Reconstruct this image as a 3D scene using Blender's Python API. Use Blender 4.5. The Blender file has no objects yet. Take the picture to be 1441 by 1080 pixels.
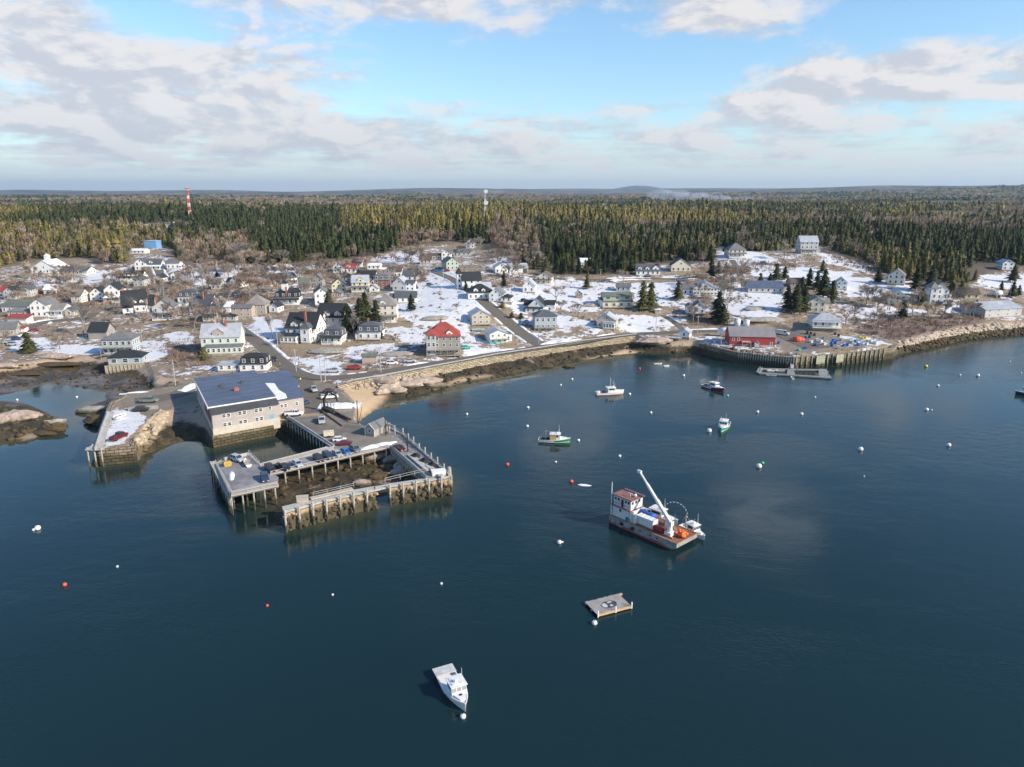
import bpy, math, random
import numpy as np
from mathutils import Vector, Matrix
random.seed(7); rng = np.random.default_rng(11)
SC = bpy.context.scene; COL = SC.collection
R = math.radians
# ------------------------------------------------------------------ camera
CAM_H = 70.0; F = 1000.0; CX, CY = 720.5, 540.0; PITCH = math.atan((540-272)/F)
cam = bpy.data.cameras.new("camera"); camo = bpy.data.objects.new("camera", cam); COL.objects.link(camo)
camo.location = (0, 0, CAM_H); camo.rotation_euler = (math.pi/2-PITCH, 0, 0)
cam.sensor_width = 36; cam.lens = F/1441*36; cam.clip_start = 1; cam.clip_end = 60000
SC.camera = camo
SUN_EL = R(30); SUN_AZ = R(90+24)          # azimuth clockwise from +Y (the view direction)
sdir = Vector((math.sin(SUN_AZ)*math.cos(SUN_EL), math.cos(SUN_AZ)*math.cos(SUN_EL), math.sin(SUN_EL)))
sl = bpy.data.lights.new("sun", 'SUN'); sl.energy = 4.9; sl.angle = R(0.5); sl.color = (1.0, .87, .70)
so = bpy.data.objects.new("sun", sl); COL.objects.link(so); so.rotation_euler = sdir.to_track_quat('Z', 'Y').to_euler(); so.location = (200, -200, 400)
SC.view_settings.view_transform = 'Standard'; SC.view_settings.look = 'None'; SC.view_settings.exposure = 0.3; SC.view_settings.gamma = 1
SC.cycles.max_bounces = 6; SC.cycles.transparent_max_bounces = 12; SC.cycles.volume_bounces = 0
SC.cycles.sample_clamp_indirect = 3
# ------------------------------------------------------------------ world: sky and clouds
W = bpy.data.worlds.new("World"); SC.world = W; W.use_nodes = True
nt = W.node_tree; nt.nodes.clear(); L = nt.links
def N(t, ty, **kw):
    n = t.nodes.new(ty)
    for k, v in kw.items():
        if k.startswith('i_'): n.inputs[k[2:].replace('_', ' ')].default_value = v
        else: setattr(n, k, v)
    return n
def MATH(t, op, a, b=None, c=None, clamp=False):
    n = t.nodes.new('ShaderNodeMath'); n.operation = op; n.use_clamp = clamp
    for i, v in enumerate((a, b, c)):
        if v is None: continue
        if isinstance(v, (int, float)): n.inputs[i].default_value = v
        else: t.links.new(v, n.inputs[i])
    return n.outputs[0]
def SMOOTH(t, v, a, b, lo=0.0, hi=1.0):
    n = t.nodes.new('ShaderNodeMapRange'); n.interpolation_type = 'SMOOTHSTEP'
    t.links.new(v, n.inputs[0])
    for i, x in zip((1, 2, 3, 4), (a, b, lo, hi)): n.inputs[i].default_value = x
    return n.outputs[0]
def MIX(t, f, a, b, mode='MIX'):
    n = t.nodes.new('ShaderNodeMix'); n.data_type = 'RGBA'; n.blend_type = mode
    for s, v in ((n.inputs[0], f), (n.inputs[6], a), (n.inputs[7], b)):
        if isinstance(v, (int, float)): s.default_value = v
        elif isinstance(v, tuple): s.default_value = (*v[:3], 1)
        else: t.links.new(v, s)
    return n.outputs[2]
def NOISE(t, vec, scale, detail=4, rough=.5, out='Fac', dist=0):
    n = N(t, 'ShaderNodeTexNoise', i_Scale=scale, i_Detail=detail, i_Roughness=rough, i_Distortion=dist)
    if vec is not None: t.links.new(vec, n.inputs['Vector'])
    return n.outputs[out]
sky = N(nt, 'ShaderNodeTexSky', sky_type='NISHITA', sun_disc=False, sun_elevation=SUN_EL, sun_rotation=SUN_AZ, altitude=50, air_density=1.0, dust_density=.6, ozone_density=1.6)
tc = N(nt, 'ShaderNodeTexCoord'); sep = N(nt, 'ShaderNodeSeparateXYZ'); L.new(tc.outputs['Generated'], sep.inputs[0])
X, Y, Z = sep.outputs
zz = MATH(nt, 'MAXIMUM', Z, 0.0); den = MATH(nt, 'ADD', zz, 0.055)
cu = MATH(nt, 'DIVIDE', X, den); cv = MATH(nt, 'DIVIDE', Y, den)
cmb = N(nt, 'ShaderNodeCombineXYZ'); L.new(cu, cmb.inputs[0]); L.new(cv, cmb.inputs[1])
az = MATH(nt, 'ARCTAN2', X, Y); el = MATH(nt, 'ARCSINE', Z)
def blob(a0, e0, ra, re, amp):      # a cloud bank at azimuth a0, elevation e0 (radians)
    a = MATH(nt, 'POWER', MATH(nt, 'DIVIDE', MATH(nt, 'SUBTRACT', az, a0), ra), 2)
    e = MATH(nt, 'POWER', MATH(nt, 'DIVIDE', MATH(nt, 'SUBTRACT', el, e0), re), 2)
    return MATH(nt, 'MULTIPLY', MATH(nt, 'EXPONENT', MATH(nt, 'MULTIPLY', MATH(nt, 'ADD', a, e), -1)), amp)
def pxdir(u, v):
    x, y = (u-CX)/F, (CY-v)/F
    d = Vector((x, math.cos(PITCH)+y*math.sin(PITCH), -math.sin(PITCH)+y*math.cos(PITCH))).normalized()
    return math.atan2(d.x, d.y), math.asin(d.z)
bias = None
for (u, v, ru, rv, amp) in [(20, 40, 95, 60, .30), (330, 88, 130, 36, .30), (160, 90, 60, 70, .16), (500, 10, 200, 40, .20), (720, 20, 110, 40, .16), (860, 55, 110, 55, -.12), (1010, 10, 120, 35, .30),
                            (1200, 100, 200, 36, .22), (1400, 110, 160, 40, .2), (1090, 150, 100, 26, .26), (580, 100, 90, 50, -.2), (680, 95, 160, 40, -.16), (900, 110, 140, 40, -.22), (1000, 160, 60, 20, -.1),
                            (1150, 40, 60, 30, -.2), (1300, 30, 90, 30, -.25), (200, 20, 60, 40, -.3), (250, 165, 400, 45, .20), (940, 150, 100, 16, .14), (1330, 160, 130, 18, -.12), (700, 205, 900, 36, .17), (700, 262, 1500, 14, -.30)]:
    a0, e0 = pxdir(u, v); b = blob(a0, e0, ru/F, rv/F, amp)
    bias = b if bias is None else MATH(nt, 'ADD', bias, b)
for (a0, e0, ra, re, amp) in [(21, 24, 5, 3.0, .62), (6, 19.5, 7, 3, .42), (-24, 18, 8, 3, .42), (-6, 30, 12, 5, .14), (33, 30, 7, 4, .2), (30, 16.5, 5, 1.6, .2)]:   # clouds higher up, seen only mirrored in the harbour
    bias = MATH(nt, 'ADD', bias, blob(R(a0), R(e0), R(ra), R(re), amp))
bias = MATH(nt, 'SUBTRACT', bias, SMOOTH(nt, el, .235, .31, 0, .22))
n1 = NOISE(nt, cmb.outputs[0], 1.15, 10, .58, dist=.2)
cmb2 = N(nt, 'ShaderNodeCombineXYZ'); L.new(az, cmb2.inputs[0]); L.new(MATH(nt, 'MULTIPLY', el, 2.4), cmb2.inputs[1])
n1b = NOISE(nt, cmb2.outputs[0], 9.5, 10, .6, dist=.2)
nn = MATH(nt, 'ADD', MATH(nt, 'MULTIPLY', n1, .65), MATH(nt, 'SUBTRACT', MATH(nt, 'MULTIPLY', n1b, 1.0), .325))
dens = MATH(nt, 'ADD', nn, bias)
cov = SMOOTH(nt, dens, .455, .76)
shift = N(nt, 'ShaderNodeVectorMath', operation='ADD'); L.new(cmb2.outputs[0], shift.inputs[0]); shift.inputs[1].default_value = (.014, .030, 0)
n2 = NOISE(nt, shift.outputs[0], 9.5, 10, .6, dist=.2)
lit = MATH(nt, 'SUBTRACT', n1b, n2)            # denser towards the light = shaded side
shade = SMOOTH(nt, MATH(nt, 'ADD', MATH(nt, 'MULTIPLY', lit, 3.4), MATH(nt, 'SUBTRACT', .68, MATH(nt, 'MULTIPLY', dens, .22))), .25, .75)
ccol = MIX(nt, shade, (4.9, 5.0, 5.5), (6.9, 6.6, 6.5))
lowf = SMOOTH(nt, el, .0, .13)
ccol = MIX(nt, lowf, MIX(nt, shade, (4.6, 4.9, 5.45), (5.9, 5.95, 6.2)), ccol)
skyc = MIX(nt, 1.0, sky.outputs[0], MIX(nt, SMOOTH(nt, el, .2, .5), (1.25, 1.48, 1.6), (.85, 1.2, 1.5)), 'MULTIPLY')
hz = SMOOTH(nt, el, -.02, .11)
skyc = MIX(nt, hz, (5.6, 6.15, 6.5), skyc)
ccol = MIX(nt, 1.0, ccol, MIX(nt, SMOOTH(nt, el, .24, .32), (1, 1, 1), (1.15, 1.35, 1.6)), 'MULTIPLY')
fin = MIX(nt, MATH(nt, 'MULTIPLY', cov, .93), skyc, ccol)
bg = N(nt, 'ShaderNodeBackground', i_Strength=0.105); L.new(fin, bg.inputs[0])
wo = N(nt, 'ShaderNodeOutputWorld'); L.new(bg.outputs[0], wo.inputs[0])
# ------------------------------------------------------------------ pixel <-> world
cP, sP = math.cos(PITCH), math.sin(PITCH)
def unp(u, v, z=0.0):
    x, y = (u-CX)/F, (CY-v)/F
    d = (x, cP+y*sP, -sP+y*cP)
    s = (z-CAM_H)/d[2]
    return (d[0]*s, d[1]*s)
def proj(x, y, z):
    f = y*cP-(z-CAM_H)*sP; up = y*sP+(z-CAM_H)*cP
    return CX+F*x/f, CY-F*up/f
def depth(x, y, z): return y*cP-(z-CAM_H)*sP
# ------------------------------------------------------------------ terrain
WPX = [(-500, 620), (-150, 578), (0, 557), (40, 549), (62, 542), (85, 542), (120, 547), (147, 553), (147, 564), (125, 571), (114, 577), (122, 589), (140, 601), (148, 606), (131, 656), (192, 648), (198, 641), (215, 636), (232, 628), (262, 620), (285, 617), (298, 629),
       (330, 622), (370, 613), (410, 604), (430, 615), (455, 632), (420, 645), (385, 660), (365, 680), (371, 702), (386, 714), (387, 741), (450, 735), (529, 715), (531, 700), (545, 698), (547, 711), (631, 692), (632, 678), (590, 646), (560, 622), (530, 604), (508, 602),
       (499, 597), (507, 591), (522, 581), (538, 571), (560, 562), (600, 554), (622, 546), (650, 541), (700, 531), (740, 523), (790, 512), (830, 506), (862, 500), (905, 496), (950, 497), (985, 499), (1030, 506), (1120, 515), (1190, 509), (1256, 500),
       (1300, 492), (1350, 481), (1400, 474), (1441, 472), (1600, 455), (1900, 440), (2600, 430)]
UPX = [(-500, 560), (-150, 530), (0, 515), (60, 506), (100, 500), (140, 500), (165, 505), (205, 512), (222, 528), (250, 532), (262, 540), (215, 547), (180, 553), (155, 565), (150, 575), (134, 633), (190, 629), (200, 602), (224, 580), (240, 574), (262, 566), (284, 562),
       (298, 612), (340, 603), (385, 595), (405, 588), (428, 584), (455, 582), (497, 584), (499, 574), (497, 565), (485, 553), (478, 545), (500, 538), (540, 533), (600, 521), (660, 510), (700, 502), (760, 493), (820, 483), (893, 474), (908, 478), (945, 482), (975, 480), (990, 484), (1003, 488),
       (1035, 495), (1120, 502), (1190, 496), (1258, 489), (1264, 481), (1300, 473), (1350, 463), (1400, 457), (1441, 453), (1600, 440), (1900, 428), (2600, 418)]
ISL = [(-200, 560), (0, 564), (34, 567), (60, 579), (78, 588), (92, 600), (92, 609), (60, 614), (30, 622), (-200, 660)]
def wpoly(px, z): return np.array([unp(u, v, z) for u, v in px])
WP = wpoly(WPX, 0); UP = wpoly(UPX, 4.6); IP = wpoly(ISL, 0)
WPc = np.vstack([WP, [(60000, 3000), (60000, 60000), (-60000, 60000), (-60000, WP[0][1])]])
UPc = np.vstack([UP, [(60000, 3200), (60000, 60000), (-60000, 60000), (-60000, UP[0][1])]])
def inside(P, x, y):
    r = np.zeros(x.shape, bool); n = len(P)
    for i in range(n):
        x1, y1 = P[i]; x2, y2 = P[(i+1) % n]
        c = ((y1 > y) != (y2 > y))
        if y1 != y2: r ^= c & (x < (x2-x1)*(y-y1)/(y2-y1)+x1)
    return r
def dist(P, x, y, closed=False):
    d = np.full(x.shape, 1e18); n = len(P)
    for i in range(n if closed else n-1):
        x1, y1 = P[i]; x2, y2 = P[(i+1) % n]
        vx, vy = x2-x1, y2-y1; t = np.clip(((x-x1)*vx+(y-y1)*vy)/(vx*vx+vy*vy+1e-9), 0, 1)
        d = np.minimum(d, (x-x1-t*vx)**2+(y-y1-t*vy)**2)
    return np.sqrt(d)
def hash2(i, j, s):
    h = (i.astype(np.int64)*374761393+j.astype(np.int64)*668265263+s*1442695041) & 0xffffffff
    h = ((h ^ (h >> 13))*1274126177) & 0xffffffff
    return ((h ^ (h >> 16)) & 0xffffff)/float(0xffffff)
def vnoise(x, y, s=0):
    i, j = np.floor(x), np.floor(y); fx, fy = x-i, y-j
    fx = fx*fx*(3-2*fx); fy = fy*fy*(3-2*fy)
    a, b, c, d = hash2(i, j, s), hash2(i+1, j, s), hash2(i, j+1, s), hash2(i+1, j+1, s)
    return (a*(1-fx)+b*fx)*(1-fy)+(c*(1-fx)+d*fx)*fy
def fbm(x, y, sc, o=4, s=0):
    r = 0; a = .5; t = 0
    for k in range(o): r = r+a*vnoise(x/sc, y/sc, s+k*17); t += a; a *= .5; sc *= .5
    return r/t
CT = [  # ground heights: (u, v, z)
 (0, 500, 4.8), (60, 478, 6), (20, 450, 8), (60, 446, 8.5), (100, 430, 10), (20, 420, 11), (60, 387, 17), (110, 385, 17), (140, 424, 11), (180, 400, 15), (200, 437, 9.5), (205, 382, 18), (210, 352, 24), (150, 477, 5.5), (165, 498, 4.8), (230, 470, 6.5), (250, 408, 13), (270, 423, 11.5), (282, 437, 10),
 (215, 520, 4.8), (260, 500, 5), (320, 497, 5.5), (350, 520, 4.8), (350, 476, 8), (345, 405, 14), (405, 427, 12.5), (420, 480, 7.5), (465, 480, 7.5), (445, 430, 12), (475, 412, 14), (485, 384, 18), (400, 398, 15), (400, 378, 20), (330, 376, 21),
 (440, 500, 6), (520, 478, 8), (540, 452, 11.5), (510, 508, 5.5), (560, 490, 6.5), (500, 410, 15.5), (540, 405, 16), (560, 390, 18), (585, 380, 20), (575, 423, 14), (620, 500, 6), (600, 470, 9), (640, 440, 13.5), (620, 410, 17), (620, 380, 21.5), (660, 405, 18), (650, 360, 24), (662, 348, 27),
 (677, 457, 10), (700, 482, 6.5), (700, 424, 15), (680, 405, 18), (720, 384, 21), (765, 464, 7), (753, 440, 11), (742, 412, 16), (765, 399, 17.5), (850, 395, 18), (850, 400, 17), (870, 412, 15), (868, 434, 11.5), (848, 461, 7.5), (815, 420, 14), (915, 388, 19.5), (955, 381, 21), (930, 442, 9.5), (900, 465, 5.6),
 (985, 415, 14), (980, 447, 8.5), (1000, 462, 5.8), (1075, 412, 14.5), (1060, 440, 10.5), (1045, 462, 5.8), (1037, 362, 27), (1012, 355, 27.5), (1045, 390, 20), (1138, 357, 28), (1100, 380, 22), (1183, 407, 15.5), (1148, 441, 10), (1160, 465, 6.4), (1200, 375, 23), (1230, 450, 7.5), (1240, 400, 17), (1258, 401, 17.5), (1262, 428, 11), (1300, 440, 8.5),
 (1320, 428, 10.5), (1368, 421, 12), (1400, 450, 6), (1441, 445, 6), (1400, 419, 12), (1418, 380, 19), (1500, 430, 8), (1600, 400, 14), (1441, 400, 14.5), (1120, 480, 5), (1060, 490, 4.8), (1230, 486, 4.6),
 (760, 490, 5.4), (660, 508, 5.2), (560, 526, 5), (895, 471, 5.4), (500, 538, 4.8), (440, 560, 4.7), (455, 582, 4.6), (410, 530, 4.8), (290, 575, 4.2), (200, 570, 4.3), (1020, 484, 5), (1320, 466, 5.5), (170, 610, 4.4),
 (-150, 520, 5), (-150, 440, 10), (-200, 380, 18)]
CTW = [(*unp(u, v, z), z) for u, v, z in CT]
CTW += [(-150, 700, 33), (-60, 740, 40), (40, 760, 34), (150, 750, 28), (250, 720, 33), (350, 730, 32), (-450, 700, 23), (-300, 700, 22), (-250, 640, 23), (-120, 600, 27), (0, 620, 30), (80, 600, 27), (480, 650, 26), (600, 700, 30), (160, 600, 21), (-600, 600, 22), (60, 900, 30), (-300, 900, 25), (300, 900, 34), (500, 900, 34), (-500, 450, 12), (700, 500, 18)]
CTW = np.array(CTW)
def _rb(r): return np.sqrt(r*r+64)
_A = _rb(np.hypot(CTW[:, None, 0]-CTW[None, :, 0], CTW[:, None, 1]-CTW[None, :, 1])) + np.eye(len(CTW))*-.8
_w = np.linalg.solve(_A, CTW[:, 2]-14)
HILLS = [(610, 264, 13000, 2600), (700, 265, 14000, 2000), (900, 259, 21000, 900), (820, 264, 19000, 3500), (500, 269, 11000, 2500), (250, 268, 15000, 3500), (80, 269, 14000, 2500), (1000, 264, 17000, 4000), (1290, 262, 10500, 2600), (1410, 261, 8500, 2200), (1600, 262, 8500, 2500), (1150, 268, 9000, 1800)]
def land_h(x, y):
    sh = x.shape; xf, yf = x.ravel(), y.ravel(); h = np.empty(len(xf))
    for k in range(0, len(xf), 20000):
        s = slice(k, k+20000)
        h[s] = 14+_rb(np.hypot(xf[s, None]-CTW[None, :, 0], yf[s, None]-CTW[None, :, 1])) @ _w
    h = h.reshape(sh); dd = np.hypot(x, y)
    h += (fbm(x, y, 60, 3, 5)-.5)*np.clip((dd-500)/200, 0, 1)*8
    far = 16+34*fbm(x, y, 900, 4, 3)+(fbm(x, y, 3000, 3, 9)-.5)*60*np.clip((dd-2500)/3000, 0, 1)
    t = np.clip((dd-700)/500, 0, 1); t = t*t*(3-2*t)
    h = np.clip(h, 3.5, 60)*(1-t)+far*t
    hs_ = np.zeros(h.shape)
    for u, v, D, s in HILLS:
        a, e = pxdir(u, v); hh = CAM_H+D*math.tan(e)-20; cx, cy = D*math.sin(a), D*math.cos(a)
        hs_ = np.maximum(hs_, .8*hh*np.exp(-((x-cx)**2/(2*(s*.8)**2)+(y-cy)**2/(2*(s*.5)**2))))
    h += hs_
    return h
def height(x, y, fine=True):
    x = np.asarray(x, float); y = np.asarray(y, float)
    iw = inside(WPc, x, y); iu = inside(UPc, x, y)
    near = np.hypot(x, y) < 1500
    dw = np.full(x.shape, 2000.); du = np.full(x.shape, 2000.)
    m = near; dw[m] = dist(WP, x[m], y[m]); du[m] = dist(UP, x[m], y[m])
    ii = inside(IP, x, y); di = np.full(x.shape, 2000.); di[m] = dist(IP, x[m], y[m], True)
    h = np.zeros(x.shape)
    h[iu] = land_h(x[iu], y[iu])
    inter = iw & ~iu; t = np.clip(dw/(dw+du+1e-6), 0, 1)
    u, v = proj(x, y, 2.0)
    full = ((u > 470) & (u < 620)) | (u > 1262) | ((u > 215) & (u < 300) & (v < 630)) | ((u > 890) & (u < 985))
    left = (u < 215) & (v < 575)
    hi = np.where(full, .1+4.3*t**1.1, .1+2.6*t**.9); hi = np.where(left, .03+4.2*t**2.6, hi)
    bump = (fbm(x, y, 7, 4, 21)-.5)*2.6+(fbm(x, y, 2.2, 2, 31)-.5)*1.0
    beach = (u > 470) & (u < 520+ (v-530)*.6) & (v > 530)
    amp = np.where(beach, .06, np.where(left, .45, 1.0))*np.clip(dw/4, 0, 1)*np.clip(du/2.5, 0, 1)
    ramp = (u > 238) & (u < 296) & (v > 560) & (v < 630); amp = np.where(ramp, .05, amp)
    h[inter] = np.maximum(hi+bump*amp, .05)[inter]
    out = ~iw; h[out] = -np.minimum(.18*dw[out]+.15, 9)
    isl = ii; hh = .1+np.minimum(di*.35, 1.6)+bump*.8*np.clip(di/3, 0, 1); h = np.where(isl, np.maximum(hh, .1), h)
    h = np.where(~isl & out, np.maximum(h, -np.minimum(.18*di+.15, 9)), h)
    return h
def axis(lo, hi, step, mn, mx, g):
    a = list(np.arange(lo, hi, step)); s = step; v = a[-1]
    while v < mx: s = min(s*g, 400); v += s; a.append(v)
    s = step; v = lo; b = []
    while v > mn: s = min(s*g, 400); v -= s; b.append(v)
    return np.array(b[::-1]+a)
gx = axis(-240, 330, 1.0, -26000, 26000, 1.045); gy = axis(120, 430, 1.0, -300, 32000, 1.03)
GX, GY = np.meshgrid(gx, gy); GZ = height(GX, GY)
def H(x, y):
    x = np.asarray(x, float); y = np.asarray(y, float)
    i = np.clip(np.searchsorted(gx, x)-1, 0, len(gx)-2); j = np.clip(np.searchsorted(gy, y)-1, 0, len(gy)-2)
    fx = (x-gx[i])/(gx[i+1]-gx[i]); fy = (y-gy[j])/(gy[j+1]-gy[j])
    return (GZ[j, i]*(1-fx)+GZ[j, i+1]*fx)*(1-fy)+(GZ[j+1, i]*(1-fx)+GZ[j+1, i+1]*fx)*fy
def G(u, v):
    """where the sight line through photo pixel (u, v) meets the ground"""
    x, y = (u-CX)/F, (CY-v)/F; d = (x, cP+y*sP, -sP+y*cP)
    s = np.concatenate([np.arange(80, 900, .5), np.arange(900, 6000, 4)]); z = CAM_H+d[2]*s
    k = np.argmax(z <= np.maximum(H(d[0]*s, d[1]*s), 0))
    if k == 0: k = len(s)-1
    return Vector((d[0]*s[k], d[1]*s[k], float(H(d[0]*s[k], d[1]*s[k]))))
def interp_path(px, step=2.0):
    P = [G(u, v) for u, v in px]; out = []
    for a, b in zip(P[:-1], P[1:]):
        n = max(1, int((b-a).length/step))
        for k in range(n): out.append(a.lerp(b, k/n))
    out.append(P[-1]); xy = np.array([(p.x, p.y) for p in out])
    for _ in range(12): xy[1:-1] = (xy[:-2]+xy[1:-1]*2+xy[2:])/4
    return xy
ROADS = {  # name -> (pixels, width, kind)
 'shore_road': ([(1100, 470), (1060, 464), (1000, 466), (960, 467), (895, 470), (820, 480), (760, 489), (700, 498), (620, 511), (540, 524), (490, 531), (450, 533), (425, 530), (405, 518), (385, 502), (368, 486), (350, 473), (335, 462), (312, 449), (285, 446)], 6.5),
 'pier_road': ([(418, 524), (422, 540), (435, 560), (447, 580)], 9),
 'hill_road': ([(768, 490), (742, 475), (716, 454), (690, 433), (660, 409), (635, 392), (612, 383), (590, 379)], 6.5),
 'upper_road': ([(735, 388), (790, 393), (850, 394), (900, 392), (960, 393), (1005, 385)], 6),
 'cottage_lane': ([(962, 465), (948, 452), (932, 444)], 3.5),
 'hilltop_drive': ([(1050, 405), (1043, 392), (1038, 378), (1030, 366)], 4),
 'village_street': ([(5, 476), (40, 462), (60, 452), (98, 450), (125, 448), (130, 440)], 7),
 'back_street': ([(225, 425), (229, 405), (228, 390), (218, 372)], 5),
 'wharf_yard': ([(1085, 466), (1105, 470), (1125, 480), (1150, 490)], 12),
 'lower_yard': ([(260, 552), (240, 560), (215, 562), (190, 565)], 8),
 'east_road': ([(1460, 432), (1420, 422), (1385, 418)], 5),
}
RXY = {}
for nm, (px, w) in ROADS.items():
    xy = interp_path(px); z = H(xy[:, 0], xy[:, 1])
    for _ in range(20): z[1:-1] = (z[:-2]+z[1:-1]*2+z[2:])/4
    RXY[nm] = (xy, z, w)
    m = (np.abs(GX-xy[:, 0].mean()) < 260) & (np.abs(GY-xy[:, 1].mean()) < 260)
    jj, ii = np.where(m); px_, py_ = GX[jj, ii], GY[jj, ii]
    best = np.full(len(px_), 1e9); bz = np.zeros(len(px_))
    for k in range(len(xy)-1):
        x1, y1 = xy[k]; vx, vy = xy[k+1]-xy[k]; t = np.clip(((px_-x1)*vx+(py_-y1)*vy)/(vx*vx+vy*vy+1e-9), 0, 1)
        d = np.hypot(px_-x1-t*vx, py_-y1-t*vy); q = d < best; best[q] = d[q]; bz[q] = (z[k]*(1-t)+z[k+1]*t)[q]
    wgt = np.clip(1-(best-w/2-1)/3, 0, 1); wgt[~inside(UPc, px_, py_)] = 0
    GZ[jj, ii] = GZ[jj, ii]*(1-wgt)+(bz-.12)*wgt
# ------------------------------------------------------------------ helpers: tagging, materials, meshes
def tag(o, label=None, cat=None, group=None, kind=None):
    if label: o['label'] = label
    if cat: o['category'] = cat
    if group: o['group'] = group
    if kind: o['kind'] = kind
    return o
def new_mat(name):
    m = bpy.data.materials.new(name); m.use_nodes = True; t = m.node_tree; t.nodes.clear()
    p = t.nodes.new('ShaderNodeBsdfPrincipled'); o = t.nodes.new('ShaderNodeOutputMaterial'); t.links.new(p.outputs[0], o.inputs[0])
    return m, t, p
def setc(t, sock, v):
    if isinstance(v, tuple): sock.default_value = (*v[:3], 1)
    elif isinstance(v, (int, float)): sock.default_value = v
    else: t.links.new(v, sock)
MATS = {}
def mat(name, col, rough=.7, var=.18, scale=1.5, metal=0.0, dirt=None, bump=0.0):
    """weathered paint/stone/wood: base colour broken up by two noises and optional dirt colour"""
    if name in MATS: return MATS[name]
    m, t, p = new_mat(name); tcn = N(t, 'ShaderNodeTexCoord'); g = tcn.outputs['Object']
    n = NOISE(t, g, scale, 4, .6); n2 = NOISE(t, g, scale*.22, 2, .5)
    f = MATH(t, 'ADD', MATH(t, 'MULTIPLY', n, .6), MATH(t, 'MULTIPLY', n2, .4))
    lo = tuple(c*(1-var*1.3) for c in col); hi = tuple(min(c*(1+var), .92) for c in col)
    c = MIX(t, SMOOTH(t, f, .3, .7), lo, hi)
    if dirt: c = MIX(t, SMOOTH(t, n2, .5, .72, 0, .7), c, dirt)
    setc(t, p.inputs['Base Color'], c); p.inputs['Roughness'].default_value = rough; p.inputs['Metallic'].default_value = metal
    if bump:
        b = N(t, 'ShaderNodeBump', i_Strength=bump, i_Distance=.1); t.links.new(n, b.inputs['Height']); t.links.new(b.outputs[0], p.inputs['Normal'])
    MATS[name] = m; return m
def add_obj(name, me, parent=None):
    o = bpy.data.objects.new(name, me); COL.objects.link(o)
    if parent: o.parent = parent
    return o
def np_mesh(name, V, Fc, mats, smooth=False, idx=None, tint=None):
    """fast mesh from arrays; Fc is (n,3) or (n,4)"""
    me = bpy.data.meshes.new(name); V = np.asarray(V, np.float32); Fc = np.asarray(Fc, np.int32); k = Fc.shape[1]
    me.vertices.add(len(V)); me.vertices.foreach_set('co', V.ravel())
    me.loops.add(Fc.size); me.loops.foreach_set('vertex_index', Fc.ravel())
    me.polygons.add(len(Fc)); me.polygons.foreach_set('loop_start', np.arange(len(Fc), dtype=np.int32)*k)
    if idx is not None: me.polygons.foreach_set('material_index', np.asarray(idx, np.int32))
    for m in (mats if isinstance(mats, (list, tuple)) else [mats]): me.materials.append(m)
    if tint is not None:
        a = me.attributes.new('tint', 'FLOAT_COLOR', 'POINT'); c = np.ones((len(V), 4), np.float32); c[:, :3] = tint; a.data.foreach_set('color', c.ravel())
    if smooth: me.polygons.foreach_set('use_smooth', np.ones(len(Fc), bool))
    me.update(); return me
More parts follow.
